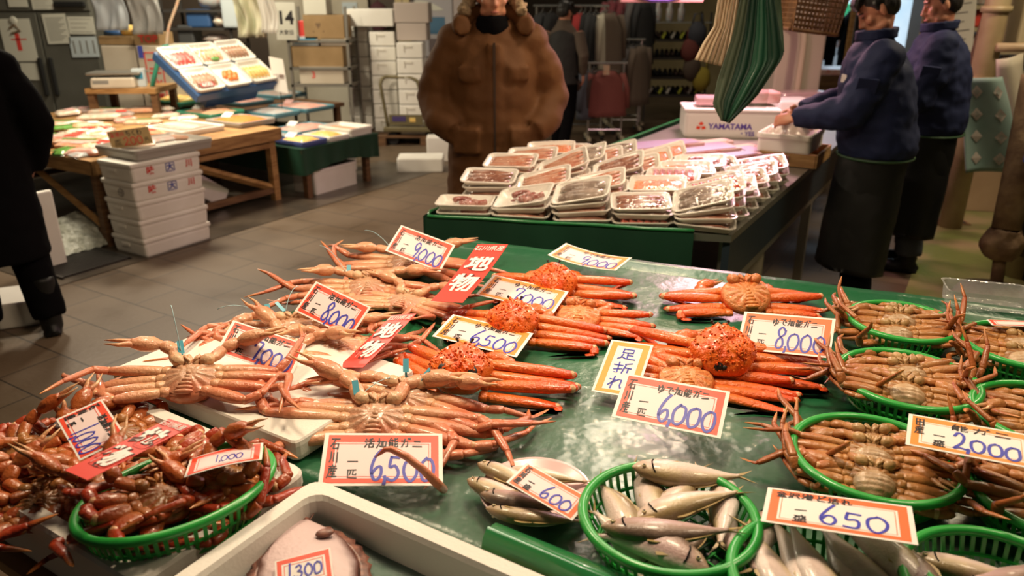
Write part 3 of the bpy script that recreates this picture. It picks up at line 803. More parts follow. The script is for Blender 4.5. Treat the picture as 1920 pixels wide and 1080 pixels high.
# tarp: wavy sheet on the table that hangs over its edges
def tarp_pt(s, t):
    u = TU0 + (TU1 - TU0) * min(max((s - .04) / .92, 0), 1)
    v = TV0 + (far_v(u) - TV0) * min(max((t - .04) / .92, 0), 1)
    p = uv(u, v, ZT)
    p.z += table_wave(p.x, p.y)
    dn = 0
    if t > .96: q = (t - .96) / .04; p += EV * .02 * min(q * 3, 1); dn = q; p += EV * .018 * math.sin(u * 13) * q
    elif t > .925: p.z += .02 * math.sin((t - .925) / .035 * PI)      # the wooden edge strip lifts the cloth
    if t < .04: q = (.04 - t) / .04; p -= EV * .012 * min(q * 3, 1); dn = max(dn, q * .5)
    if s < .04: q = (.04 - s) / .04; p -= EU * .02 * min(q * 3, 1); dn = max(dn, q); p -= EU * .018 * math.sin(v * 13) * q
    if s > .96: q = (s - .96) / .04; p += EU * .02 * min(q * 3, 1); dn = max(dn, q)
    if dn: p.z -= .012 + .26 * max(dn - .15, 0)
    return p


b = MB(); b.grid(100, 75, tarp_pt)
tarp = b.build('green_tarp', TARP, smooth=True, fix=True)
tag(tarp, 'shiny green plastic tarp spread over the crab stall table', 'tarp')


# pale wet sheet of clear plastic lying on the tarp between the crabs
def clear_pt(u, v):
    p = Vector((-.33, 1.02, 0)).lerp(Vector((.78, .93, 0)), u).lerp(Vector((-.1, 1.62, 0)).lerp(Vector((.62, 1.42, 0)), u), v)
    p += Vector((mnoise.noise(Vector((u * 6, v * 6, 1))) * .05, mnoise.noise(Vector((u * 6, v * 6, 5))) * .05, 0))
    z = ZT + .006 + table_wave(p.x, p.y) + abs(mnoise.noise(Vector((p.x * 16, p.y * 11, 9)))) * .008
    return Vector((p.x, p.y, z))


b = MB(); b.grid(60, 40, clear_pt)
tag(b.build('plastic_sheet', CLEAR, smooth=True), 'crumpled wet clear plastic sheet lying on the green tarp in front of the crabs', 'plastic sheet')


def roll(name, a, c, r, m, label):
    b = MB()
    a, c = Vector(a), Vector(c); d = (c - a).normalized()
    s = d.cross(Vector((0, 0, 1))).normalized(); up = s.cross(d)
    prof = []
    for k in range(70):                       # spiral of the rolled sheet
        t = k / 69; ang = 2 * PI * 2.2 * t; rr = r * (.45 + .55 * t)
        prof.append(s * rr * math.cos(ang) + up * rr * math.sin(ang))
    b.grid(1, 69, lambda u, v: (a.lerp(c, u)) + prof[min(69, int(round(v * 69)))], thick=.003)
    o = b.build(name, m, smooth=True, fix=True)
    return tag(o, label, 'roll')


roll('tarp_roll', uv(-.555, .842, .826), uv(.25, .842, .826), .032, ROLLG, 'tight roll of shiny green tarp at the front edge beside the white fish box')


# ------------------------------------------------------------------ foam boxes
def foam_box(name, L_, W_, H_, label, cat='foam box', wall_t=.035, parent=None, m=None, depth=None, floor_m=None, rimlip=True):
    """Open moulded box with rounded corners, base at the origin."""
    root = empty(name, label=label, cat=cat)
    def rr(l, w, z, r):
        o = []
        for qx, qy, a0 in ((1, 1, 0), (-1, 1, 1), (-1, -1, 2), (1, -1, 3)):
            for k in range(5):
                a = (a0 + k / 4) * PI / 2
                o.append((qx * (l / 2 - r) + r * math.cos(a), qy * (w / 2 - r) + r * math.sin(a), z))
        return o
    t = wall_t; d = depth or (H_ - .03)
    rings = [rr(L_ * .95, W_ * .95, 0, .02), rr(L_ * .96, W_ * .96, .008, .025), rr(L_ - .012, W_ - .012, H_ - .03, .03)]
    if rimlip: rings += [rr(L_, W_, H_ - .026, .03), rr(L_, W_, H_ - .006, .03), rr(L_ - .008, W_ - .008, H_, .028)]
    else: rings += [rr(L_ - .008, W_ - .008, H_, .028)]
    rings += [rr(L_ - 2 * t + .01, W_ - 2 * t + .01, H_, .03), rr(L_ - 2 * t, W_ - 2 * t, H_ - .008, .03), rr(L_ - 2 * t - .025, W_ - 2 * t - .025, H_ - d + .012, .035), rr(L_ - 2 * t - .05, W_ - 2 * t - .05, H_ - d, .03)]
    b = MB(); b.loft(rings); b.build('body', m or FOAM, root)
    return root


fb = foam_box('fish_box', .56, .345, .11, 'open white foam box holding red-brown crabs at the lower left corner')
put(fb, uv(-1.49 + .28, .462 + .172, .755 - .02), -GA)
f2 = foam_box('fish_box', .56, .345, .13, 'open white foam box with the pale flounder, front edge of the stall')
put(f2, uv(-.895 + .28, .445 + .172, .722), -GA)
lidb = MB(); lidb.box((0, 0, .02), (.60, .37, .045), bev=.012)
lid = lidb.build('foam_slab', FOAM); tag(lid, 'flat white foam slab under the crab legs at the left edge of the stall', 'foam slab')
put(lid, uv(-1.31, 1.035, ZT + .006), -GA)
pl = empty('side_shelf', uv(-1.0, .70, 0), (0, 0, -GA), label='wooden stand carrying the two foam boxes in front of the crab stall', cat='stand')
b = MB(); b.box((-.05, -.075, .708), (1.3, .36, .025)); b.build('board', WOOD, pl)
for sx in (-.66, .56):
    for sy in (-.22, .07):
        b = MB(); b.box((sx, sy, .348), (.05, .05, .695)); b.build('leg', WOODD, pl)
# ------------------------------------------------------------------ crabs
BOIL = mat('boiled_shell', (0.80, 0.17, 0.025), rough=.27, attr=True, col2=(0.80, 0.16, 0.018), nscale=22, nlo=.5, nhi=.75, nfac=.5, bump=.5, bscale=120, coat=.3)
LIVE = mat('live_shell', (0.6, 0.35, 0.2), rough=.34, attr=True, col2=(0.56, 0.13, 0.055), nscale=10, nlo=.45, nhi=.72, nfac=.85, bump=.3, bscale=120, coat=.3, sss=.08)
REDC = mat('red_brown_shell', (0.4, 0.1, 0.04), rough=.30, attr=True, col2=(0.36, 0.11, 0.02), nscale=18, nlo=.45, nhi=.75, nfac=.6, bump=.3, bscale=110, coat=.3)
FEM = mat('female_crab_shell', (0.45, 0.22, 0.08), rough=.38, attr=True, col2=(0.34, 0.145, 0.045), nscale=20, nlo=.45, nhi=.7, nfac=.6, bump=.25, bscale=120, coat=.2, rvar=.12)
SPOT = mat('dark_shell_spot', (0.015, 0.01, 0.008), rough=.5)
BLUETAG = mat('blue_tag', (0.10, 0.40, 0.52), rough=.35, coat=.3)
CORD = mat('pale_blue_cord', (0.36, 0.56, 0.62), rough=.4)

PAL = {   # (leg root, leg middle, leg tip, belly, flap, mouth)
    'boiled': ((.76, .19, .035), (.74, .066, .005), (.55, .035, .005), (.68, .27, .09), (.72, .25, .06), (.60, .20, .06)),
    'live': ((.68, .38, .21), (.60, .23, .120), (.40, .085, .035), (.50, .28, .17), (.52, .30, .18), (.66, .42, .24)),
    'red': ((.42, .14, .035), (.37, .036, .010), (.24, .018, .006), (.25, .115, .035), (.30, .10, .03), (.36, .16, .045)),
    'female': ((.44, .205, .062), (.38, .115, .026), (.32, .05, .012), (.34, .18, .07), (.54, .38, .23), (.50, .32, .14)),
}


def mixc(a, b, t): return tuple(a[i] * (1 - t) + b[i] * t for i in range(3))


def seg(mb, A, B, ra, rm, rb, ca, cb, n=9, flat=.72, tip=False, up=(0, 0, 1)):
    """One hard segment of a limb with rounded ends."""
    A, B = Vector(A), Vector(B); d = B - A; L_ = d.length; d.normalize()
    if tip: ts = [(-.02, .45), (0, .9), (.08, 1.0), (.4, .85), (.75, .5), (.95, .2), (1, .06)]
    else: ts = [(-.03, .4), (0, .85), (.07, 1.0), (.3, None), (.7, None), (.92, 1.0), (.99, .9), (1.02, .4)]
    pts, rad, cols = [], [], []
    for t, k in ts:
        pts.append(A + d * (L_ * t))
        if k is None: r = rm
        elif tip: r = ra * k
        else: r = (ra if t < .5 else rb) * k
        rad.append(r); cols.append(mixc(ca, cb, min(max(t, 0), 1)))
    mb.tube(pts, rad, seg=n, flat=flat, cols=cols, up=up)


def dirv(az, el): return Vector((math.cos(az) * math.cos(el), math.sin(az) * math.cos(el), math.sin(el)))


def make_leg(root, base, az, el, side, S, pal, m, rnd, fold, lm=.125, thick=1.0, lift=0.0, drop=-.15, carp=.034):
    """Walking leg: merus, carpus, propodus and dactyl. fold: sideways bends at the three joints, in radians."""
    mb = MB()
    r = .0150 * S * thick
    c0, c1, c2 = pal[0], pal[1], pal[2]
    base = Vector(base)
    p = base
    d = dirv(az, el); q = p + d * .020 * S
    seg(mb, p, q, r * .9, r, r * .9, c0, c0)
    p = q; q = p + d * lm * S
    seg(mb, p, q, r * .95, r * 1.08, r * .82, c0, c1)
    mb.col = (.74, .42, .22); mb.ball(q, r * .60, 8, 6)
    az += fold[0] * side; el += lift
    d = dirv(az, el); p = q; q = p + d * carp * S
    seg(mb, p, q, r * .72, r * .78, r * .72, c1, c1)
    az += fold[1] * side; el += drop
    d = dirv(az, el); p = q; q = p + d * .078 * S
    seg(mb, p, q, r * .62, r * .56, r * .46, c1, mixc(c1, c2, .7))
    az += fold[2] * side; el += drop * .4
    d = dirv(az, el); p = q; q = p + d * .056 * S
    seg(mb, p, q, r * .40, r * .3, .1, mixc(c1, c2, .7), (.66, .27, .07), tip=True)
    if mb.v:      # never below the board the crab lies on
        mb.v = [(x, y, max(zz, .004)) for x, y, zz in mb.v]
    return mb.build('leg', m, root, smooth=True)


def make_claw(root, base, az, el, side, S, pal, m, rnd, fold, thick=1.0, open_=.28, arm=.045):
    mb = MB(); r = .0150 * S * thick; c0, c1, c2 = pal[0], pal[1], pal[2]
    p = Vector(base); d = dirv(az, el)
    q = p + d * arm * S; seg(mb, p, q, r * .8, r, r * 1.0, c0, mixc(c0, c1, .5))
    az += fold[0] * side; el += fold[2]; d = dirv(az, el); p = q; q = p + d * .036 * S
    seg(mb, p, q, r * .95, r * 1.15, r, mixc(c0, c1, .3), mixc(c0, c1, .6))
    az += fold[1] * side; d = dirv(az, el); p = q; q = p + d * .066 * S
    seg(mb, p, q, r * .80, r * 1.42, r * .95, mixc(c0, c1, .2), mixc(c0, c1, .6), flat=.8)
    tipc = (.70, .42, .22)
    s = d.cross(Vector((0, 0, 1))); s.normalize()
    for k in (-1, 1):
        a = q + s * r * .45 * k
        mid = a + d * .024 * S + s * k * .022 * S * open_
        e = mid + d * .028 * S - s * k * .010 * S * open_
        mb.tube([a - d * .010 * S, a + d * .004 * S, mid, e], [r * .5, r * .50, r * .28, r * .05], seg=7, cols=[mixc(c0, c1, .5), mixc(c1, tipc, .4), tipc, tipc])
    mb.v = [(x, y, max(zz, .004)) for x, y, zz in mb.v]
    return mb.build('claw', m, root, smooth=True)


def shell_top(root, S, pal, m, rnd, spots=True):
    """Upper shell: pear-shaped outline, narrow and notched in front, knobbly, with a pale rim."""
    mb = MB(); N_, K = 44, 12
    W_, Lh = .070 * S, .066 * S
    off = rnd.uniform(0, 50)
    def rad(a):
        # a = 0 to the right, pi/2 to the front
        fr = max(math.sin(a), 0)
        return 1.0 - .26 * fr ** 1.5 * (1 - .45 * abs(math.sin(a)) ** 6) + .10 * (math.exp(-((a - PI / 2 - .17) / .09) ** 2) + math.exp(-((a - PI / 2 + .17) / .09) ** 2)) + .03 * math.cos(6 * a)
    rings, cols = [], []
    for j in range(K + 1):
        t = j / K
        ring, cc = [], []
        for i in range(N_):
            a = 2 * PI * i / N_
            k = rad(a) * math.sin(t * PI / 2) if t < 1 else rad(a)
            x, y = W_ * k * math.cos(a), Lh * k * math.sin(a) * 1.02
            lobes = .010 * math.exp(-(((abs(x) / S - .027) / .018) ** 2 + ((y / S + .018) / .022) ** 2)) + .008 * math.exp(-((x / S / .016) ** 2 + ((y / S - .02) / .03) ** 2))
            z = .030 * S * math.cos(t * PI / 2) ** .8 + lobes * S
            nz = mnoise.noise(Vector((x / S * 95 + off, y / S * 95, 2))) * .0052 + max(mnoise.noise(Vector((x / S * 170 + off, y / S * 170, 7))), 0) * .0070
            z += nz * S * (1 if t < .93 else .2)
            ring.append((x, y, z)); q = .5 + .5 * mnoise.noise(Vector((x / S * 40 + off, y / S * 40, 4)))
            c = mixc((.76, .070, .005), (.84, .19, .022), min(max((q - .25) * 1.6, 0), 1)) if t < .95 else mixc(pal[1], pal[0], .7)
            cc.append(c)
        rings.append(ring); cols.append(cc)
    rings.append([(p[0] * .97, p[1] * .97, -.008 * S) for p in rings[-1]]); cols.append([pal[0]] * N_)
    mb.loft(rings[::-1], cols=cols[::-1])
    # pointed grains all over the back
    for _ in range(130):
        a, t = rnd.uniform(0, 2 * PI), math.sqrt(rnd.uniform(.02, .9)); k = rad(a) * t
        x, y = W_ * k * math.cos(a), Lh * k * math.sin(a) * 1.02
        z = .030 * S * math.cos(math.asin(min(t, 1))) ** .8 + (.010 * math.exp(-(((abs(x) / S - .027) / .018) ** 2 + ((y / S + .018) / .022) ** 2)) + .008 * math.exp(-((x / S / .016) ** 2 + ((y / S - .02) / .03) ** 2))) * S
        mb.col = mixc((.76, .09, .008), (.84, .25, .04), rnd.random() ** 1.5); q = rnd.uniform(.0014, .0034) * S
        mb.ball((x, y, z + .001 * S), (q, q, q * 1.3), 6, 4)
    mb.col = (.82, .28, .06)
    # teeth along the side edge
    for sd in (-1, 1):
        for k in range(7):
            a = -.5 + k * .26; aa = a if sd > 0 else PI - a
            x, y = W_ * rad(aa) * math.cos(aa), Lh * rad(aa) * math.sin(aa)
            mb.ball((x, y, .002 * S), .0030 * S, 6, 4)
    sh = mb.build('shell', m, root, smooth=True)
    if spots:
        for _ in range(rnd.randint(3, 4)):
            sp = MB()
            a = rnd.uniform(PI * 1.15, PI * 1.85); k = rnd.uniform(.55, .85)
            x, y = W_ * k * math.cos(a), Lh * k * math.sin(a)
            z = .030 * S * math.cos(math.asin(k)) ** .8
            z += .010 * S * math.exp(-(((abs(x) / S - .027) / .018) ** 2 + ((y / S + .018) / .022) ** 2))
            rot = Vector((x / W_ ** 2, y / Lh ** 2, z / (.03 * S) ** 2)).to_track_quat('Z', 'Y').to_matrix()
            w = rnd.uniform(.005, .012)
            sp.lathe([(w * .2, -.001), (w, .0008), (w * .8, .0030), (w * .1, .0036)], seg=9)
            sp.v = [tuple(Vector((x, y, z)) + rot @ Vector((v[0] * (1 + .5 * mnoise.noise(Vector(v) * 260 + Vector((w * 900, 0, 0)))), v[1] * (1 + .5 * mnoise.noise(Vector(v) * 300)), v[2] * .7))) for v in sp.v]
            sp.build('dark_spot', SPOT, sh, smooth=True)
    for sd in (-1, 1):
        ey = MB()
        ey.tube([(sd * .012 * S, Lh * .88, .002 * S), (sd * .017 * S, Lh * 1.0, .006 * S)], [.0022 * S, .003 * S], 7)
        ey.ball((sd * .018 * S, Lh * 1.02, .007 * S), .0038 * S, 8, 6)
        ey.build('eye', SPOT, sh, smooth=True)
    return sh


def underside(root, S, pal, m, rnd, female=False):
    """Breast plate with wedge-shaped leg sockets, tail flap and mouth plates, seen belly up."""
    mb = MB()
    # rim of the carapace below
    rg, cols = [], []
    for k, z, cc in ((.55, -.030, pal[1]), (.85, -.022, pal[1]), (1.0, -.008, pal[1]), (1.0, .002, mixc(pal[1], pal[3], .6)), (.9, .010, pal[3]), (.6, .014, pal[3]), (.1, .016, pal[3])):
        rg.append([(.066 * S * k * math.cos(2 * PI * i / 28), .060 * S * k * math.sin(2 * PI * i / 28) * (1 - .16 * max(math.sin(2 * PI * i / 28), 0) ** 2), z * S) for i in range(28)]); cols.append(cc)
    mb.loft(rg, cols=cols)
    # breast plate: a shallow heart with radial seams between the leg sockets
    K, N_ = 9, 60; rings, cols = [], []
    for j in range(K + 1):
        t = 1 - j / K; ring, cc = [], []
        for i in range(N_):
            a = 2 * PI * i / N_; aa = math.atan2(math.sin(a), abs(math.cos(a)))
            seam = min(abs(aa - math.radians(x)) for x in (62, 34, 8, -19, -46, -74))
            g = math.exp(-(seam / .075) ** 2) * min(max((t - .30) / .3, 0), 1)
            k = (1 - .10 * max(math.sin(a), 0) ** 3 - .05 * g) * t
            ring.append((.058 * S * k * math.cos(a), .053 * S * k * math.sin(a), (.012 + .012 * (1 - t ** 2.5) - .0045 * g - .003 * math.exp(-(t / .2) ** 2)) * S))
            cc.append(mixc(mixc(pal[3], pal[0], .35 * max(math.sin(a), 0)), pal[1], .55 * g))
        rings.append(ring); cols.append(cc)
    mb.loft(rings, cols=cols, cap=False)
    mb.col = pal[3]
    body = mb.build('body', m, root, smooth=True)
    fl = MB()
    if female:
        K, N_ = 12, 40; rings, cols = [], []
        for j in range(K + 1):
            t = 1 - j / K * .995; ring, cc = [], []
            for i in range(N_):
                a = 2 * PI * i / N_; x, y = .049 * S * t * math.cos(a), (-.020 + .041 * t * math.sin(a)) * S
                g = max(math.exp(-(((y / S + .020) - yy) / .0028) ** 2) for yy in (-.026, -.012, .002, .016, .028)) * .8 + .5 * math.exp(-((abs(x) / S - .016) / .003) ** 2)
                ring.append((x, y, (.012 + .026 * math.sqrt(max(1 - t * t, 0))) * S - .0026 * S * min(g, 1))); cc.append(mixc(pal[4], pal[3], .55 * min(g, 1)))
            rings.append(ring); cols.append(cc)
        fl.loft(rings, cols=cols)
    else:
        for j in range(6):
            t = j / 5; w = (.021 - .014 * t) * S; y = (-.050 + .052 * t) * S
            fl.col = mixc(pal[4], pal[3], .5 * (j % 2)); fl.ball((0, y, .0185 * S + .004 * S * t * (1 - t)), (w, .0062 * S, .0060 * S), 12, 6)
    fl.build('tail_flap', m, root, smooth=True)
    mo = MB()
    for sd in (-1, 1):
        mo.col = pal[5]
        mo.ball((sd * .0085 * S, .040 * S, .019 * S), (.0085 * S, .016 * S, .007 * S), 12, 7, Matrix.Rotation(-sd * .20, 3, 'Z'))
        mo.tube([(sd * .004 * S, .030 * S, .026 * S), (sd * .016 * S, .044 * S, .027 * S), (sd * .010 * S, .056 * S, .020 * S)], [.0022 * S, .004 * S, .0015 * S], 7)
        mo.ball((sd * .030 * S, .041 * S, .017 * S), (.018 * S, .015 * S, .014 * S), 12, 8, Matrix.Rotation(sd * .5, 3, 'Z'))
    mo.build('mouth_parts', m, root, smooth=True)
    return body


def add_tag(root, p, rnd, loop=True, S=1.0, az=None, end=None):
    """Blue plastic tie with its thin cord."""
    p = Vector(p)
    a = rnd.uniform(0, 2 * PI) if az is None else az
    d = Vector((math.cos(a), math.sin(a), 0)); s = Vector((-d.y, d.x, 0))
    mb = MB()
    tip = p + Vector((0, 0, .012))
    w = .0065
    mb.slab(tip - s * w, tip + s * w, tip + s * w + d * .022 + Vector((0, 0, .022)), tip - s * w + d * .022 + Vector((0, 0, .022)), .0012)
    mb.tube([p - Vector((0, 0, .008)), p + Vector((0, 0, .012))], .003, 6)
    t = mb.build('blue_tag', BLUETAG, root, fix=True)
    cb = MB()
    e = Vector(end) if end is not None else p + d * .10 + Vector((0, 0, -.02))
    mid = (p + e) / 2 + Vector((0, 0, .045 if loop else .02))
    pts = [p + (mid - p) * 2 * k / 8 * (1 - k / 16) for k in range(9)] if False else []
    for k in range(13):
        u = k / 12
        pts.append(p * (1 - u) ** 2 + mid * 2 * u * (1 - u) + e * u * u)
    cb.tube(pts, .0010, 5)
    cb.build('cord', CORD, t, smooth=True)


def boiled_crab(seed, label, loc, rz, S=1.0, tilt=.5, la=.5, ra=0.0, ll=1.0, rl=1.0, belly=False, spots=True, group=None, high=.066):
    rnd = random.Random(seed); pal = PAL['boiled']
    root = empty('snow_crab', loc, (0, 0, rz), label, 'crab', group)
    legs = []
    for sd in (-1, 1):
        A = la if sd < 0 else ra; L_ = ll if sd < 0 else rl
        for i in range(4):
            yb = (.032 - .027 * i) * S
            base = (sd * .044 * S, yb * math.cos(tilt) + .012 * S, max(high * S * .62 + yb * math.sin(tilt), .012))
            az = A + (1.5 - i) * .07 + rnd.uniform(-.04, .04)
            if sd < 0: az = PI - az
            f0 = rnd.uniform(1.4, 1.6); f1 = rnd.uniform(1.35, 1.5)
            sgn = 1 if i < 3 else -1
            make_leg(root, base, az, rnd.uniform(-.10, .02) - .10 * (base[2] > .04), sd, S, pal, BOIL, rnd, (f0 * sgn, f1 * sgn, rnd.uniform(-.2, .5)), lm=.125 * L_ * (1.0, 1.06, 1.0, .84)[i], thick=1.08, lift=-.35, drop=-.05, carp=.024)
        az = .80 if sd > 0 else PI - .80
        make_claw(root, (sd * .036 * S, .045 * S, .030 * S), az - sd * rnd.uniform(0, .35), .05, sd, S, pal, BOIL, rnd, (rnd.uniform(.9, 1.2), rnd.uniform(.8, 1.2), rnd.uniform(-.2, .0)), thick=1.0, arm=.066, open_=.12)
    bt = empty('trunk', (0, 0, high * S), (tilt, 0, 0)); bt.parent = root
    bd = MB(); bd.col = pal[0]
    bd.ball((0, -.004 * S, -.010 * S), (.060 * S, .056 * S, .024 * S), 20, 10)
    if belly:
        bpiv = underside(bt, S * 1.02, pal, BOIL, rnd)
    else:
        bd.build('underbody', BOIL, bt, smooth=True)
        shell_top(bt, S, pal, BOIL, rnd, spots)
    return root


def live_crab(seed, label, loc, rz, S=1.0, tilt=.15, roll=0.0, scheme='live', legs_l=None, legs_r=None, spread=(.10, -.04, -.17, -.34), bend=.8, tagged=(), female=False, group=None, lm=.122, claw=(1.25, -.7, -.75), claw_el=.12, fold=False, cat='crab', thick=1.0, name='snow_crab'):
    """Crab lying on its back. legs_l / legs_r: extra turn of the legs on that side; bend: how far the feet curl."""
    rnd = random.Random(seed); pal = PAL[scheme]; m = {'live': LIVE, 'red': REDC, 'female': FEM}[scheme]
    root = empty(name, loc, (0, 0, rz), label, cat, group)
    bt = root
    tr = Matrix.Rotation(tilt, 3, 'X') @ Matrix.Rotation(roll, 3, 'Y')
    for sd in (-1, 1):
        ex = (legs_l if sd < 0 else legs_r) or 0.0
        for i in range(4):
            a0 = math.radians(30 - i * 26)
            base = tr @ Vector((sd * .050 * S * math.cos(a0), .046 * S * math.sin(a0), .004 * S)) + Vector((0, 0, .030 * S))
            wl = .20 if female else .07
            az = spread[i] + ex + rnd.uniform(-wl, wl)
            if sd < 0: az = PI - az
            if fold: fl = (rnd.uniform(.9, 1.4) * (1 if i < 2 else -1), rnd.uniform(.9, 1.5) * (1 if i < 2 else -1), rnd.uniform(-.1, .4))
            else:
                sg = 1 if rnd.random() < .6 else -1
                fl = (rnd.uniform(.2, bend) * sg, rnd.uniform(.2, bend) * sg, rnd.uniform(-.2, .8) * bend)
            make_leg(root, base, az, rnd.uniform(-.10, .06), sd, S, pal, m, rnd, fl, lm=lm * (1.0, 1.06, 1.0, .78)[i], lift=rnd.uniform(.0, .5) if not female else rnd.uniform(-.3, 1.1), drop=rnd.uniform(-.5, -.1) if not female else rnd.uniform(-.7, .3), thick=thick * (rnd.uniform(.85, 1.15) if female else 1))
        az = claw[0] + rnd.uniform(-.15, .15)
        if sd < 0: az = PI - az
        make_claw(root, tr @ Vector((sd * .036 * S, .040 * S, .012 * S)) + Vector((0, 0, .034 * S)), az, claw_el, sd, S, pal, m, rnd, (claw[1] + rnd.uniform(-.3, .3), claw[2] + rnd.uniform(-.4, .4), rnd.uniform(-.1, .35)), thick=1.0)
    bt = empty('trunk', (0, 0, .030 * S), tr.to_euler()); bt.parent = root
    underside(bt, S, pal, m, rnd, female)
    for tg in tagged: add_tag(root, tg[0], rnd, az=tg[1], end=tg[2])
    return root
# orange boiled crabs, shell up, in the middle and on the right of the stall
Z = ZT + .006
boiled_crab(11, 'orange boiled crab with black shell spots below the orange bordered 6,500 card', at(866, 738, Z), -.12, 1.02, .62, .70, .03, 1.1, 1.45)
boiled_crab(12, 'orange boiled crab whose shell overlaps the foot of the 7,000 card', at(962, 640, Z), -.1, .98, .55, .35, .0, 1.1, 1.45, spots=False)
boiled_crab(13, 'orange boiled crab at the far edge whose shell overlaps the curled 9,000 card', at(1037, 565, Z), -.05, 1.0, .60, .25, .0, 1.0, 1.35, spots=False)
boiled_crab(14, 'orange boiled crab with a dark blotch, left of the orange bordered 8,000 card', at(1350, 706, Z), -.05, 1.08, .62, .60, .03, 1.25, 1.35)
boiled_crab(15, 'boiled crab with brown belly showing, behind the orange bordered 8,000 card', at(1395, 585, Z), .05, 1.05, .55, .15, -.05, 1.15, 1.15, belly=True, high=.05)
boiled_crab(16, 'boiled crab half hidden behind the red bordered 6,000 card', at(1285, 730, Z), -.1, .95, .25, .2, -.16, .8, 1.5, belly=True, high=.026)
boiled_crab(17, 'boiled crab lying belly up right of the orange bordered 7,000 card', at(1085, 612, Z), -.2, .88, .35, .3, -.05, .8, 1.2, belly=True, high=.035)
# pinkish live crabs on their backs, tied with blue tags, on the left of the stall
live_crab(21, 'pale live crab on its back on the white foam slab, feet spread wide', at(362, 735, ZT + .052), .10, 1.0, .34, legs_l=.02, legs_r=-.08, bend=1.0, lm=.115, tagged=(((-.03, .055, .055), 1.9, (-.055, .11, .16)),))
c22 = live_crab(22, 'pale live crab on its back just behind the red front 6,500 card', at(708, 815, Z), .0, 1.08, .34, legs_l=.05, legs_r=-.22, bend=.9, tagged=(((-.045, .04, .06), 1.9, (.05, .13, .06)),), lm=.135)
live_crab(23, 'pale live crab with blue ties lying left of the black spotted boiled crab', at(758, 778, Z + .008), -.15, 1.0, .38, legs_l=.12, legs_r=-.30, bend=.7, tagged=(((-.01, .06, .06), 1.8, (.13, .09, .01)), ((.03, .03, .06), .5, (.09, .02, .03))), claw=(.55, -.9, -.3), claw_el=-.05)
live_crab(24, 'pale live crab on its back at the left foot of the red 8,000 card', at(552, 640, Z), .25, 1.0, .34, legs_l=.1, legs_r=-.35, tagged=(((-.02, .055, .055), 2.6, (.02, .14, .10)), ((-.06, .05, .05), 1.7, (-.19, .09, .075))), claw=(.85, -.75, -.55), claw_el=-.05)
live_crab(25, 'pale live crab on its back beyond the upper edge of the red 8,000 card', at(692, 560, Z), .1, 1.05, .34, legs_l=.1, legs_r=-.42, bend=.6, tagged=(((-.06, .05, .05), 1.6, (-.15, .13, .13)),), lm=.13, claw=(.85, -.75, -.55), claw_el=-.05)
live_crab(26, 'pale live crab on its back at the far edge, below the red 9,000 card', at(768, 512, Z), .05, 1.05, .34, legs_l=.05, legs_r=-.35, tagged=(((-.05, .05, .05), 2.0, (-.16, .16, .10)),), lm=.13, claw=(.85, -.75, -.55), claw_el=-.05)
live_crab(27, 'pale live crab mostly hidden under the red bordered 7,000 card', at(525, 690, Z), -.35, 1.0, .15, legs_l=.1, legs_r=.0, bend=.9)
live_crab(28, 'reddish live crab lying under the lower red strip with white characters', at(640, 672, Z), .4, .9, .1, bend=1.0, legs_r=-.2)
live_crab(29, 'reddish live crab lying between the red 8,000 card and the orange crabs', at(760, 585, Z), -.3, .9, .15, bend=.8, legs_r=-.1)
# the leg of the front crab that lies over its price card
inv_ = Matrix.Translation(-c22.location)
b = MB(); b.M = inv_
P_ = [at(832, 918, .812), at(818, 905, .845), at(793, 880, .872), at(762, 856, .892), at(733, 842, .902), at(722, 843, .902), at(703, 858, .890)]
b.tube(P_, [.008, .0085, .0075, .007, .0062, .005, .001], 9, cols=[PAL['live'][1]] * 5 + [PAL['live'][2]] * 2)
b.build('leg', LIVE, c22, smooth=True)
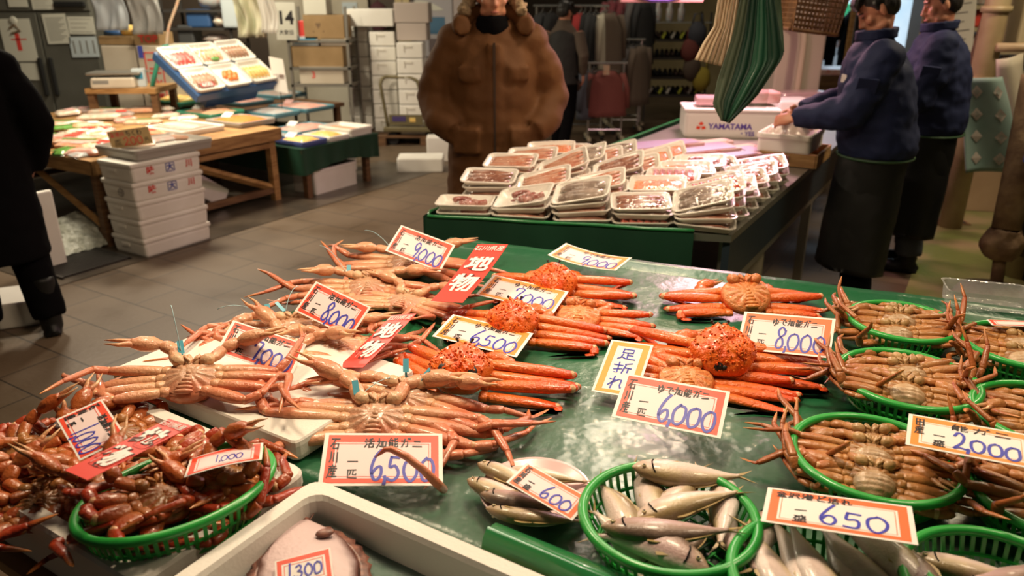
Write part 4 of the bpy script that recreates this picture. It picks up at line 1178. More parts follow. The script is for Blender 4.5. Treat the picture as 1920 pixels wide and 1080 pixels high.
# ------------------------------------------------------------------ price cards
POSE = {   # centre, right and up directions, width, height of each card
    'r9000': ((-0.286, 2.251, 0.92), (0.916, -0.311, -0.251), (0.4, 0.727, 0.558), 0.191, 0.107),
    'o9000': ((0.246, 2.275, 0.875), (0.865, -0.5, -0.047), (0.501, 0.865, 0.024), 0.233, 0.131),
    'r8000': ((-0.462, 1.803, 0.9), (0.883, -0.388, -0.265), (0.466, 0.654, 0.595), 0.174, 0.097),
    'r7000': ((-0.588, 1.613, 0.88), (0.938, -0.005, -0.346), (0.15, 0.908, 0.392), 0.180, 0.101),
    'o7000': ((0.03, 2.005, 0.865), (0.929, -0.358, -0.093), (0.368, 0.922, 0.119), 0.233, 0.131),
    'o6500': ((-0.072, 1.731, 0.86), (0.934, -0.346, -0.089), (0.353, 0.932, 0.078), 0.224, 0.125),
    'o8000': ((0.657, 1.66, 0.895), (0.881, -0.461, 0.104), (0.353, 0.789, 0.502), 0.212, 0.117),
    'ashi': ((0.254, 1.551, 0.86), (0.925, -0.377, 0.032), (0.351, 0.886, 0.301), 0.101, 0.177),
    'r6000': ((0.322, 1.349, 0.88), (0.928, -0.373, -0.002), (0.348, 0.864, 0.364), 0.216, 0.121),
    'f6500': ((-0.237, 1.185, 0.86), (0.991, 0.109, -0.075), (-0.082, 0.951, 0.298), 0.219, 0.121),
    'r1000': ((-0.753, 1.175, 0.93), (0.667, -0.734, -0.128), (0.744, 0.649, 0.158), 0.143, 0.080),
    'c600': ((0.062, 1.075, 0.87), (0.835, -0.503, -0.221), (0.507, 0.861, -0.046), 0.129, 0.072),
    'c650': ((0.492, 0.948, 0.92), (0.918, -0.383, 0.106), (0.395, 0.909, -0.131), 0.209, 0.116),
    'c2000': ((0.821, 1.168, 0.91), (0.876, -0.479, 0.056), (0.476, 0.878, 0.05), 0.203, 0.112),
    'jiA': ((-0.114, 1.989, 0.93), (0.851, -0.502, 0.152), (0.437, 0.839, 0.324), 0.105, 0.272),
    'jiB': ((-0.321, 1.655, 0.88), (0.816, -0.512, 0.267), (0.459, 0.856, 0.239), 0.084, 0.220),
    'jiC': ((-0.626, 1.068, 0.96), (0.825, -0.551, 0.124), (0.554, 0.833, 0.016), 0.070, 0.182),
    'small': ((-0.49, 1.102, 0.92), (0.948, -0.111, 0.297), (-0.289, -0.688, 0.665), 0.117, 0.053),
}

for k_, f_ in (('r1000', .960), ('jiC', .962), ('c2000', .93), ('r7000', .965)):      # these lie on top of the heaps, a little nearer the eye
    o_, x_, y_, w_, h_ = POSE[k_]
    POSE[k_] = (tuple(Vector((0, 0, CAM_H)) + (Vector(o_) - Vector((0, 0, CAM_H))) * f_), x_, y_, w_ * f_, h_ * f_)

CARDW = mat('card_white', (0.80, 0.76, 0.72), rough=.45)
CARDP = mat('card_panel', (0.80, 0.64, 0.64), rough=.45)
RED = mat('card_red', (0.78, 0.060, 0.018), rough=.45)
ORANGE = mat('card_orange', (0.80, 0.27, 0.035), rough=.45)
REDSTRIP = mat('strip_red', (0.72, 0.060, 0.042), rough=.4)
INK = mat('blue_marker', (0.030, 0.035, 0.42), rough=.45)
PEN = mat('black_marker', (0.015, 0.012, 0.015), rough=.5)
WHITE = mat('print_white', (0.82, 0.80, 0.76), rough=.45)
OUTL = mat('print_outline', (0.10, 0.02, 0.02), rough=.5)


def card(key, label, border, price, name_txt=(), side_txt=(), unit=(), bend=0.0, pen=.0048, panel=None, name_pos=None, price_box=(.40, .10, .54, .52), vertical=False, seed=1, pose=None):
    """Card with a printed border and pen writing. Boxes are fractions of the card."""
    o, X, Y, w, h = pose or POSE[key]
    root = empty('price_card', o, frame_rot(X, Y), label, 'price card')
    rnd = random.Random(seed)
    def fn(x, y, z):
        # x, y from the lower left corner
        return Vector((x - w / 2, y - h / 2, z + bend * ((x - w / 2) / (w / 2)) ** 2))
    nx = 10
    def sheet(x0, y0, x1, y1, z, m, name, thick=0.0):
        b = MB(); b.grid(nx, 1, lambda u, v: fn(x0 + (x1 - x0) * u, y0 + (y1 - y0) * v, z), thick=thick)
        return b.build(name, m, root, smooth=False)
    sheet(0, 0, w, h, 0, CARDW, 'card_board', .0009)
    e = .035 * w; t = .105 * h if not vertical else .11 * w
    tt = t * 1.35
    b = MB()
    for x0, y0, x1, y1 in ((e, h - e * .7 - tt, w - e, h - e * .7), (e, e * .7, w - e, e * .7 + t * .8), (e, e * .7 + t * .8, e + t * 1.1, h - e * .7 - tt), (w - e - t * 1.1, e * .7 + t * .8, w - e, h - e * .7 - tt)):
        b.grid(nx, 1, lambda u, v: fn(x0 + (x1 - x0) * u, y0 + (y1 - y0) * v, .0003))
    b.build('border', border, root)
    x0, x1, y0, y1 = e + t * 1.1, w - e - t * 1.1, e * .7 + t * .8, h - e * .7 - tt
    sheet(x0, y0, x1, y1, .0002, panel or CARDP, 'panel')
    b = MB(); q = .0011; gp = .0035
    for a0, b0, a1, b1 in ((x0 + gp, y1 - gp - q, x1 - gp, y1 - gp), (x0 + gp, y0 + gp, x1 - gp, y0 + gp + q), (x0 + gp, y0 + gp, x0 + gp + q, y1 - gp), (x1 - gp - q, y0 + gp, x1 - gp, y1 - gp)):
        b.grid(nx, 1, lambda u, v: fn(a0 + (a1 - a0) * u, b0 + (b1 - b0) * v, .0004))
    b.build('inner_line', border, root)
    if price:
        px_, py_, pw, ph = price_box; b = MB(); n = len(price.replace(',', ''))
        step = pw * w / n; x = px_ * w; k = 0
        for ch in price:
            if ch == ',':
                write(b, ch, x - step * .25, py_ * h, step * .5, ph * h * .9, pen * 1.1, fn, .0008, True); continue
            cw = step * (1.02 if ch == '0' else .95); hh = ph * h * (1.12 if k == 0 else .85)
            write(b, ch, x, py_ * h - .01 * h * k, cw, hh, pen, fn, .0008 + .00006 * k, True, rnd); x += step; k += 1
        b.build('price', INK, root)
    if name_txt:
        b = MB()
        nxp, nyp, nw, nh = name_pos or (.34, .70, .50, .20)
        cw = nw * w / len(name_txt)
        for k, ch in enumerate(name_txt): write(b, ch, nxp * w + k * cw, nyp * h + rnd.uniform(-.02, .01) * h, cw * .86, nh * h, .0027, fn, .0009, False, rnd)
        b.build('product_writing', PEN, root)
    if side_txt:
        b = MB()
        for k, ch in enumerate(side_txt): write(b, ch, .055 * w, (.66 - .26 * k) * h, .085 * w, .24 * h, .0025, fn, .0009, False, rnd)
        b.build('origin_writing', PEN, root)
    if unit:
        b = MB()
        for k, ch in enumerate(unit): write(b, ch, .205 * w, (.34 - .22 * k) * h, .10 * w, .19 * h, .0024, fn, .0009, False, rnd)
        b.build('unit_writing', PEN, root)
    return root


ISK, IPPIKI, LIVEK, BOILK = '石川産', '一匹', '活加能ガニ', 'ゆで加能ガニ'
card('r9000', 'red bordered card reading 9,000, farthest back on the left', RED, '9,000', LIVEK, ISK, IPPIKI, seed=1)
card('o9000', 'curled orange bordered card reading 9,000, at the far edge', ORANGE, '9,000', BOILK, ISK, IPPIKI, bend=.010, seed=2)
card('r8000', 'red bordered card reading 8,000, among the pale crabs', RED, '8,000', LIVEK, ISK, IPPIKI, seed=3)
card('r7000', 'red bordered card reading 7,000, propped among the pale crabs', RED, '7,000', LIVEK, ISK, IPPIKI, seed=4)
card('o7000', 'orange bordered card reading 7,000, among the boiled crabs', ORANGE, '7,000', BOILK, ISK, IPPIKI, seed=5)
card('o6500', 'orange bordered card reading 6,500, behind the black spotted boiled crab', ORANGE, '6,500', BOILK, ISK, IPPIKI, seed=6)
card('o8000', 'orange bordered card reading 8,000, over the boiled crab at right', mat('card_redorange', (.80, .15, .03), rough=.45), '8,000', BOILK, ISK, IPPIKI, seed=7)
card('r6000', 'red bordered card reading 6,000, in the middle of the stall', RED, '6,000', BOILK, ISK, IPPIKI, seed=8, pen=.0058)
card('f6500', 'red bordered card reading 6,500, nearest the front, under a crab leg', RED, '6,500', LIVEK, ISK, IPPIKI, seed=9, pen=.0056)
card('r1000', 'red bordered card reading 1,000, over the red-brown crabs', RED, '1,000', LIVEK, ISK, IPPIKI, seed=10, pen=.0030)
card('c600', 'small orange bordered card reading 600, on the pink fish plate', mat('card_redorange', (.80, .15, .03), rough=.45), '600', '', ISK, '一盛', seed=11, price_box=(.44, .14, .44, .50), pen=.0034)
card('c650', 'orange bordered card reading 650, above the fish in the front basket', mat('card_redorange', (.80, .15, .03), rough=.45), '650', '金沢港ど活れ', '', '一盛', seed=12, price_box=(.38, .16, .46, .50), name_pos=(.07, .76, .55, .17), panel=CARDW)
card('c2000', 'orange bordered card reading 2,000, over the small crabs at right', ORANGE, '2,000', '能ガニ', '田産', '一盛', seed=13, price_box=(.36, .14, .52, .46), panel=CARDW)
card('small', 'small bent red bordered card with faint writing, over the red-brown crabs', RED, '1,000', '', '', '', seed=14, bend=-.004, pen=.002, pose=((-.485, 1.092, .925), (.95, .30, .08), (-.30, .92, -.20), .122, .082), price_box=(.35, .3, .4, .35))

# one tall card of blue characters
o, X, Y, w, h = POSE['ashi']
root = empty('notice_card', o, frame_rot(X, Y), 'tall orange bordered card with three blue characters, left of the 6,000 card', 'notice card')
def fnp(x, y, z): return Vector((x - w / 2, y - h / 2, z))
def plate(nm, x0, y0, x1, y1, z0, z1, m, par):
    b = MB(); b.box(((x0 + x1) / 2 - w / 2, (y0 + y1) / 2 - h / 2, (z0 + z1) / 2), (x1 - x0, y1 - y0, z1 - z0)); return b.build(nm, m, par)
plate('card_board', 0, 0, w, h, -.0009, 0, CARDW, root)
b = MB()
for x0, y0, x1, y1 in ((.06 * w, .03 * h, .20 * w, .97 * h), (.80 * w, .03 * h, .94 * w, .97 * h), (.2 * w, .90 * h, .8 * w, .97 * h), (.2 * w, .03 * h, .8 * w, .08 * h)):
    b.box(((x0 + x1) / 2 - w / 2, (y0 + y1) / 2 - h / 2, .0002), (x1 - x0, y1 - y0, .0004))
b.build('border', mat('card_amber', (.76, .33, .04), rough=.45), root)
b = MB()
for k, ch in enumerate('足折れ'): write(b, ch, .27 * w, (.64 - .27 * k) * h, .46 * w, .23 * h, .0036, fnp, .0008, False, random.Random(k))
b.build('writing', INK, root)


def red_strip(key, label, bend=0.0):
    o, X, Y, w, h = POSE[key]
    root = empty('red_strip', o, frame_rot(X, Y), label, 'sign strip')
    b = MB(); b.grid(1, 12, lambda u, v: Vector(((u - .5) * w, (v - .5) * h, bend * (2 * v - 1) ** 2)), thick=.0009)
    b.build('strip_board', REDSTRIP, root)
    for k, (ch, yy, sz) in enumerate((('地', .16, .098), ('物', -.19, .098), ('石川県産', .42, .030))):
        zz = bend * (2 * yy) ** 2
        s = sz * w / .105
        M = Matrix.Translation((0, yy * h, .0006 + zz))
        if k < 2: printed(ch, s * .86, OUTL, 'outline', root, Matrix.Translation((s * .03, yy * h - s * .03, .0005 + zz)), bold=.0045)
        printed(ch, s * .86, WHITE, 'printing', root, Matrix.Translation((0, yy * h, .0011 + zz)), bold=.0022 if k < 2 else .0)
    return root


red_strip('jiA', 'large upright red strip with white characters, between pale and orange crabs', bend=.006)
red_strip('jiB', 'red strip with white characters lying below the red 8,000 card', bend=.002)
red_strip('jiC', 'red strip with white characters across the red-brown crabs at left', bend=0)
# ------------------------------------------------------------------ green baskets
GREENB = mat('green_basket_plastic', (0.022, 0.36, 0.050), rough=.36, coat=.25)


def basket(name, rx, ry, hgt, label, nrib=52, group=None, base_k=.80):
    """Round colander basket: rolled rim, upright slats, middle and lower hoop, square grid floor. Base at the origin."""
    root = empty(name, label=label, cat='basket', group=group)
    def hoop(k, z, r, flat=1.0, seg=7):
        b = MB(); N_ = 56; rings = []
        for i in range(N_ + 1):
            a = 2 * PI * i / N_
            c = Vector((rx * k * math.cos(a), ry * k * math.sin(a), z)); d = Vector((math.cos(a), math.sin(a), 0))
            rings.append([c + d * r * math.cos(2 * PI * j / seg) + Vector((0, 0, r * flat * math.sin(2 * PI * j / seg))) for j in range(seg)])
        b.loft(rings, cap=False); return b
    hoop(1.0, hgt, .0085, .95, 9).build('rim', GREENB, root, smooth=True)
    b = MB()
    for i in range(nrib):
        a = 2 * PI * i / nrib; d = Vector((math.cos(a), math.sin(a), 0)); s = Vector((-d.y, d.x, 0))
        p0 = Vector((rx * base_k * math.cos(a), ry * base_k * math.sin(a), .004)); p1 = Vector((rx * .985 * math.cos(a), ry * .985 * math.sin(a), hgt))
        pm = p0.lerp(p1, .5) + d * .004
        wd = .0032
        b.loft([[q - s * wd - d * .0012, q + s * wd - d * .0012, q + s * wd + d * .0012, q - s * wd + d * .0012] for q in (p0, pm, p1)])
    h2 = hoop(base_k + (1 - base_k) * .52, hgt * .46, .0028, 1.2, 5); b.add(h2.v, h2.f)
    h2 = hoop(base_k, .004, .0045, 1.0, 6); b.add(h2.v, h2.f)
    b.build('slatted_wall', GREENB, root)
    b = MB(); st = .021
    for axis in (0, 1):
        R_ = (rx, ry)[axis] * base_k
        k = -int(R_ / st)
        while k * st < R_:
            o = k * st
            other = (ry, rx)[axis] * base_k * math.sqrt(max(1 - (o / R_) ** 2, 0))
            if other > .01:
                if axis == 0: b.box((o, 0, .003 + .001), (.0035, other * 2, .003))
                else: b.box((0, o, .003), (other * 2, .0035, .003))
            k += 1
    b.build('grid_floor', GREENB, root)
    return root


BK = [   # pixel of the rim centre, radius, label
    ((1692, 600), .128, 'round green basket of small crabs, farthest back in the near column'),
    ((1702, 707), .140, 'round green basket of small crabs, second from the back'),
    ((1642, 853), .142, 'round green basket of small crabs just left of the 2,000 card'),
    ((1925, 645), .135, 'round green basket of small crabs, farthest back at the right edge'),
    ((1972, 778), .138, 'round green basket cut by the right edge, behind the 2,000 card'),
    ((1985, 925), .132, 'round green basket cut by the right edge, in front of the 2,000 card'),
    ((1254, 962), .138, 'round green basket of silvery fish beside the pink plate'),
    ((1562, 1085), .140, 'round green basket of silvery fish under the 650 card'),
    ((1895, 1110), .136, 'round green basket at the lower right corner'),
]
BPOS = []
proto = basket('green_basket', .138, .138, .062, 'x')
for k, (p, r, lab) in enumerate(BK):
    o = proto if k == 0 else copy_tree(proto)
    c = at(p[0], p[1], ZT + .075)
    put(o, (c.x, c.y, ZT + .010), rz=k * .37, scale=(r / .138, r / .138, 1.0), label=lab)
    BPOS.append((c.x, c.y, r))
ov = basket('green_basket', .155, .110, .066, 'oval green basket heaped with red-brown crabs in the foam box', nrib=64, base_k=.86)
put(ov, (-.552, 1.052, .822), rz=.73)
# ------------------------------------------------------------------ small crabs in the baskets, bellies up
protos = []
def small(seed, S=.74):
    return live_crab(seed, 'x', (0, 0, 0), 0, S, .55, scheme='female', female=True, spread=(.26, .10, -.08, -.30), bend=1.0, lm=.105, claw=(1.15, -.95, -.75), claw_el=-.25, name='small_crab', thick=1.12)
rw = {0: ('farthest', 'back'), }
NAMES = ['farthest back', 'second', 'third', 'nearest']
sets = {0: (3, 'in the farthest basket of the near column'), 1: (4, 'in the second basket from the back'), 2: (3, 'in the basket left of the 2,000 card'),
        3: (3, 'in the farthest basket at the right edge'), 4: (2, 'in the basket behind the 2,000 card'), 5: (2, 'in the basket in front of the 2,000 card')}
protos = [small(40 + k) for k in range(4)]
used = [False] * 4
cnt = 0
for bi, (n, where) in sets.items():
    x, y, r = BPOS[bi]
    dv = Vector((x, y, 0)).normalized()          # rows run towards the customer
    for k in range(n):
        q = k % 4 if bi < 1 else (k + bi) % 4
        o = protos[q] if not used[q] else copy_tree(protos[q])
        used[q] = True
        t = (k + .5) / n - .5
        p = Vector((x, y, 0)) - dv * (t * r * 1.35) + Vector((R.uniform(-.008, .008), 0, 0))
        ang = -math.atan2(dv.x, dv.y) * .5 + R.uniform(-.15, .15) + (0 if not (bi == 1 and k == 1) else .2)
        pos = ['hindmost', 'second', 'third', 'foremost'][k] if n == 4 else (['hindmost', 'middle', 'foremost'][k] if n == 3 else ['hinder', 'nearer'][k])
        put(o, (p.x, p.y, ZT + .034 + .012 * (k % 2)), rot=(-.12, R.uniform(-.08, .08), ang), scale=1.0, label='small brown crab belly up, %s %s' % (pos, where), group='small crabs belly up in the green baskets')
# ------------------------------------------------------------------ red-brown crabs heaped at the lower left
rp = [live_crab(70 + k, 'x', (0, 0, 0), 0, .80, .2, scheme='red', bend=1.3, lm=.060, claw=(.9, .9, .8), claw_el=.2, spread=(.6, .2, -.2, -.6), name='red_crab', thick=1.30, fold=True) for k in range(4)]
ru = [False] * 4
heap = [  # x, y pixel, height, turn, tip, label
    ((75, 945), .838, .4, .1, 'red-brown crab in the foam box, lowest at the left edge'),
    ((120, 905), .845, 1.6, -.2, 'red-brown crab in the foam box left of the oval basket'),
    ((35, 855), .842, -.5, .2, 'red-brown crab at the left edge below the 1,000 card'),
    ((90, 835), .846, 2.6, .1, 'red-brown crab heaped left of the 1,000 card'),
    ((215, 815), .840, .9, .2, 'brownish crab peeping out behind the red strip'),
    ((255, 955), .862, .2, -.5, 'red-brown crab at the near end of the oval basket'),
    ((300, 930), .882, 1.0, .3, 'red-brown crab in the middle of the oval basket'),
    ((305, 868), .850, -2.2, .3, 'red-brown crab behind the red strip in the oval basket'),
    ((385, 905), .872, -.7, .4, 'red-brown crab right of the middle in the oval basket'),
    ((440, 885), .858, 2.0, .1, 'red-brown crab at the far right end of the oval basket'),
    ((185, 905), .848, 2.4, .5, 'red-brown crab under the left end of the red strip'),
]
for k, (p, z, rz, tip, lab) in enumerate(heap):
    q = k % 4
    o = rp[q] if not ru[q] else copy_tree(rp[q]); ru[q] = True
    c = at(p[0], p[1], z)
    put(o, (c.x, c.y, z - .03), rot=(tip * .6, tip * .5, rz), label=lab, group='red-brown crabs at the lower left')
# ------------------------------------------------------------------ fish
FISH = mat('silver_fish_skin', (0.6, 0.5, 0.4), rough=.32, metal=.0, attr=True, col2=(.36, .25, .20), nscale=34, nlo=.5, nhi=.75, nfac=.55, bump=.15, bscale=260, coat=.25)
FIN = mat('fish_fin', (0.42, 0.30, 0.13), rough=.4)
EYEW = mat('fish_eye', (0.55, 0.45, 0.25), rough=.15, coat=.6)
PUP = mat('fish_pupil', (0.01, 0.01, 0.012), rough=.1)


def make_fish(seed, L_=.175, label='x', pal=None, bend=.012, name='horse_mackerel'):
    """Slim fish lying on its side along x, head at +x, back towards +y."""
    rnd = random.Random(seed)
    root = empty(name, label=label, cat='fish')
    back, belly, line = pal or ((.24, .17, .08), (.78, .62, .56), (.55, .43, .19))
    prof = [(x_, h_ * 1.22, o_) for x_, h_, o_ in ((.50, .004, 0), (.485, .020, -.002), (.45, .050, -.003), (.40, .078, -.004), (.32, .102, -.004), (.22, .118, -.004), (.10, .122, -.003), (-.02, .112, -.001), (-.14, .090, 0), (-.26, .060, .001), (-.36, .032, .001), (-.43, .020, 0), (-.46, .020, 0))]
    rings, cols = [], []
    for x, hh, off in prof:
        yb = bend * math.cos(x * 3.2)
        ring, cc = [], []
        for i in range(16):
            a = 2 * PI * i / 16
            ring.append((x * L_, (math.sin(a) * hh + off) * L_ + yb, (math.cos(a) * hh * .62) * L_))
            s = math.sin(a)
            c = mixc(belly, line, min(max((s - .1) * 2.2, 0), 1)) if s < .5 else mixc(line, back, min((s - .5) * 3.5, 1))
            if s < -.5: c = mixc(belly, (.74, .66, .62), .7)
            if x > .36: c = mixc(c, (.40, .26, .16), .5)
            cc.append(c)
        rings.append(ring); cols.append(cc)
    b = MB(); b.loft(rings[::-1], cols=cols[::-1]); body = b.build('body', FISH, root, smooth=True, fix=True)
    yb = bend * math.cos(.46 * 3.2)
    b = MB()
    for sg in (-1, 1):
        t0 = Vector((-.44 * L_, yb, 0)); tip = Vector((-.60 * L_, yb + sg * .105 * L_, .003 * sg)); n_ = Vector((-.49 * L_, yb + sg * .012 * L_, 0))
        for z in (-1,): b.add([t0 + Vector((0, sg * .016 * L_, .0015)), tip, n_, t0 + Vector((0, 0, .0015)), t0 + Vector((0, sg * .016 * L_, -.0015)), n_ - Vector((0, 0, .001)), t0 + Vector((0, 0, -.0015))], [(0, 1, 2, 3), (4, 6, 5, 1), (0, 4, 1), (3, 2, 5, 6)])
    b.build('tail_fin', FIN, root, fix=True)
    b = MB()
    for x0, x1, hf in ((.16, -.02, .045), (-.03, -.34, .028)):
        for k in range(6):
            u0, u1 = x0 + (x1 - x0) * k / 6, x0 + (x1 - x0) * (k + 1) / 6
            def yy(x):
                for (xa, ha, oa), (xb, hb, ob) in zip(prof, prof[1:]):
                    if xb <= x <= xa: t = (xa - x) / (xa - xb); return (ha + (hb - ha) * t) * L_ + bend * math.cos(x * 3.2)
                return 0
            h0, h1 = hf * L_ * math.sin(PI * (.15 + .8 * k / 6)), hf * L_ * math.sin(PI * (.15 + .8 * (k + 1) / 6))
            b.slab((u0 * L_, yy(u0) * .96, 0), (u1 * L_, yy(u1) * .96, 0), (u1 * L_, yy(u1) + h1 * .6, 0), (u0 * L_, yy(u0) + h0 * .6, 0), .0008)
    b.build('back_fin', FIN, root)
    b = MB(); b.slab((.26 * L_, .0 * L_, .072 * L_), (.10 * L_, -.045 * L_, .075 * L_), (.08 * L_, -.02 * L_, .077 * L_), (.25 * L_, .02 * L_, .073 * L_), .0007); b.build('side_fin', FIN, root)
    b = MB()      # gill slit on the upper side
    P_ = [(.30 + .035 * math.cos(t), .085 * math.sin(t)) for t in (-1.2, -.6, 0, .6, 1.2)]
    b.tube([(x * L_, y * L_ + bend * .5, .0755 * L_ * (1 - abs(y) * 4.2) + .012 * L_) for x, y in P_], .0012, 5); b.build('gill_slit', PUP, root)
    for sz in (1, -1):
        b = MB(); b.ball((.405 * L_, .018 * L_ + bend * .25, sz * .062 * L_), (.021 * L_, .021 * L_, .012 * L_), 12, 8); ey = b.build('eye', EYEW, root, smooth=True)
        b = MB(); b.ball((.405 * L_, .018 * L_ + bend * .25, sz * .0695 * L_), (.012 * L_, .012 * L_, .0065 * L_), 10, 6); b.build('pupil', PUP, ey, smooth=True)
    return root


fp = [make_fish(1, bend=.010), make_fish(2, bend=-.006), make_fish(3, bend=.014, pal=((.14, .095, .07), (.52, .35, .34), (.30, .19, .13)))]
fu = [False] * 3


def fish_at(q, p, z, ang, roll, tip, label, S=1.0):
    """Fish with its middle seen at pixel p; ang the way its head points, in degrees, 0 to the right, 90 away."""
    o = fp[q] if not fu[q] else copy_tree(fp[q]); fu[q] = True
    c = at(p[0], p[1], z)
    rot = (Matrix.Rotation(math.radians(ang), 3, 'Z') @ Matrix.Rotation(math.radians(tip), 3, 'Y') @ Matrix.Rotation(math.radians(roll), 3, 'X')).to_euler()
    put(o, c, rot=rot, scale=S, label=label, group='fish on the crab stall')
    return o


W = 'in the basket beside the pink plate'
FB = [
    (0, (1290, 884), .878, 178, -8, -4, 'silvery fish lying across the back rim of the basket', 1.12),
    (0, (1205, 925), .850, -85, 20, 0, 'fish standing head down at the back left ' + W, 1.0),
    (0, (1265, 925), .860, -130, 10, 5, 'pale bellied fish below the rim fish ' + W, 1.0),
    (1, (1290, 948), .872, 196, 10, 5, 'bright fish with yellow line, middle, ' + W, 1.10),
    (2, (1250, 990), .872, 174, 15, 3, 'dark fish lying straight across the front ' + W, 1.18),
    (2, (1215, 1035), .862, -32, 20, -6, 'dark fish with its tail on the left rim ' + W, 1.10),
    (0, (1155, 970), .850, -75, 30, 6, 'fish along the left wall with its tail up ' + W, 1.05),
    (1, (1350, 955), .852, 75, -30, 0, 'orange backed fish along the right wall ' + W, 1.08),
    (2, (1372, 985), .842, 80, -30, 0, 'dark fish against the right rim ' + W, .95),
    (0, (1165, 1020), .842, -60, 10, 8, 'fish with its head at the lower left ' + W, .95),
    (1, (1210, 1045), .838, -80, 20, 10, 'round headed fish at the bottom front ' + W, .90),
    (2, (1280, 1015), .835, -150, 10, 10, 'short reddish fish low down ' + W, .8),
]
for a in FB: fish_at(*a)
W = 'in the basket under the 650 card'
for k, (px_, py_, an, q, lb) in enumerate(((1440, 1010, 60, 2, 'dark fish along the left rim'), (1490, 1065, -88, 0, 'broad silvery fish, second from left'), (1535, 1070, -84, 1, 'slim pale fish, third from left'), (1575, 1068, -95, 0, 'silvery fish, fourth from left'),
                                          (1615, 1062, -70, 1, 'fish with a yellow line, fifth from left'), (1650, 1040, -62, 0, 'silvery fish leaning right'), (1455, 1070, -80, 1, 'pinkish fish at the far left'), (1685, 1070, -75, 2, 'dark fish along the right rim'))):
    fish_at(q, (px_, py_), .855 + .006 * (k % 3), an, 12 if k % 2 else -12, 6, lb + ' ' + W, 1.15)
for k, (px_, py_, an, q) in enumerate(((1830, 1068, 160, 0), (1880, 1078, 200, 2))):
    fish_at(q, (px_, py_), .845, an, 10, 0, ['pale fish in the lower right corner basket', 'dark fish in the lower right corner basket'][k], 1.0)

# pink plate with small fish
PLATE = mat('pink_plate', (0.74, 0.50, 0.50), rough=.25, coat=.4)
pc = at(1005, 928, ZT + .022)
b = MB(); b.lathe([(.002, .004), (.05, .003), (.062, .006), (.094, .022), (.100, .024), (.101, .022), (.062, .001), (.05, 0), (.002, .001)], seg=44)
pl_ = b.build('pink_plate', PLATE, smooth=True, fix=True)
put(pl_, (pc.x, pc.y, ZT + .011)); tag(pl_, 'round pink plate of small fish under the 600 card', 'plate')
for k, (px_, py_, z, an, q, lb) in enumerate(((1000, 965, .835, 168, 0, 'large pale fish at the front of the pink plate'), (985, 938, .842, 165, 2, 'dark fish just behind the front fish on the pink plate'), (950, 925, .838, 150, 0, 'silvery fish at the left of the pink plate'),
                                              (1015, 895, .836, 170, 1, 'fish behind the card on the pink plate'), (960, 900, .842, 140, 1, 'small fish at the back left of the pink plate'))):
    fish_at(q, (px_, py_), z, an, 15, 0, lb, .95)

# flounder in the front foam box
FLAT = mat('flounder_skin', (0.62, 0.50, 0.48), rough=.45, attr=True, bump=.2, bscale=90)
fc = at(578, 1075, .80)
root = empty('flounder', (fc.x + .003, fc.y - .012, .797), (.10, 0, .35), 'large pale flatfish with dark edge lying in the front foam box', 'fish')
root.scale = (.80, .80, .80)
b = MB(); rings, cols = [], []
for j in range(15):
    t = j / 14; hw = .098 * math.sin(PI * min(max(t * .93 + .035, 0), 1)) ** .75
    ring, cc = [], []
    for i in range(28):
        a = 2 * PI * i / 28
        x = hw * math.cos(a) + .006 * mnoise.noise(Vector((t * 9, math.cos(a) * 2, 0)))
        ring.append((x, -.15 + .30 * t, .022 * math.sin(a) * math.sin(PI * (t * .9 + .05)) + .015))
        e = max(0, abs(math.cos(a)) - .78 + .10 * mnoise.noise(Vector((t * 14, math.cos(a) * 6, 1)))) / .20
        cc.append(mixc((.66, .50, .50), (.13, .05, .04), min(e * 1.15, 1)))
    rings.append(ring); cols.append(cc)
b.loft(rings, cols=cols); b.build('body', FLAT, root, smooth=True)
for sd in (-1, 1):
    b = MB(); b.grid(24, 3, lambda u, v: (sd * (.098 * math.sin(PI * (.06 + .86 * u)) ** .75 + .022 * v * (1 + .2 * math.sin(u * 90))), -.14 + .26 * u, .016 - .006 * v), thick=.0015); b.build('fringe_fin', mat('flounder_fin', (.34, .15, .11), rough=.4, col2=(.12, .05, .04), nscale=60), root, smooth=True, fix=True)
b = MB(); b.grid(8, 8, lambda u, v: ((u - .5) * (.04 + .07 * v), .145 + .06 * v, .015 + .004 * math.sin(u * 20)), thick=.002); b.build('tail_fin', mat('flounder_fin', (0, 0, 0)), root, fix=True)
b = MB(); b.ball((.045, .08, .036), (.02, .012, .006), 10, 6); b.build('side_fin', mat('flounder_fin', (0, 0, 0)), root, smooth=True)
c13 = at(570, 1068, .834)
card('x', 'small red edged card reading 1,300, on the flatfish', RED, '1,300', '', '', '', seed=15, pen=.0030, pose=((c13.x, c13.y, .834), (.955, .28, .08), (-.28, .94, .20), .085, .058), price_box=(.17, .30, .66, .46), panel=CARDW)
b = MB()
b.grid(20, 14, lambda u, v: tuple(uv(-.86 + .49 * u, .48 + .275 * v, .794 + .006 * mnoise.noise(Vector((u * 7, v * 5, 2))))))
tag(b.build('ice_water', mat('icy_water', (.10, .17, .14), rough=.2, col2=(.22, .30, .26), nscale=9, coat=.2, bump=.3, bscale=30), smooth=True), 'grey-green ice water around the flatfish in the foam box', 'water', kind='stuff')
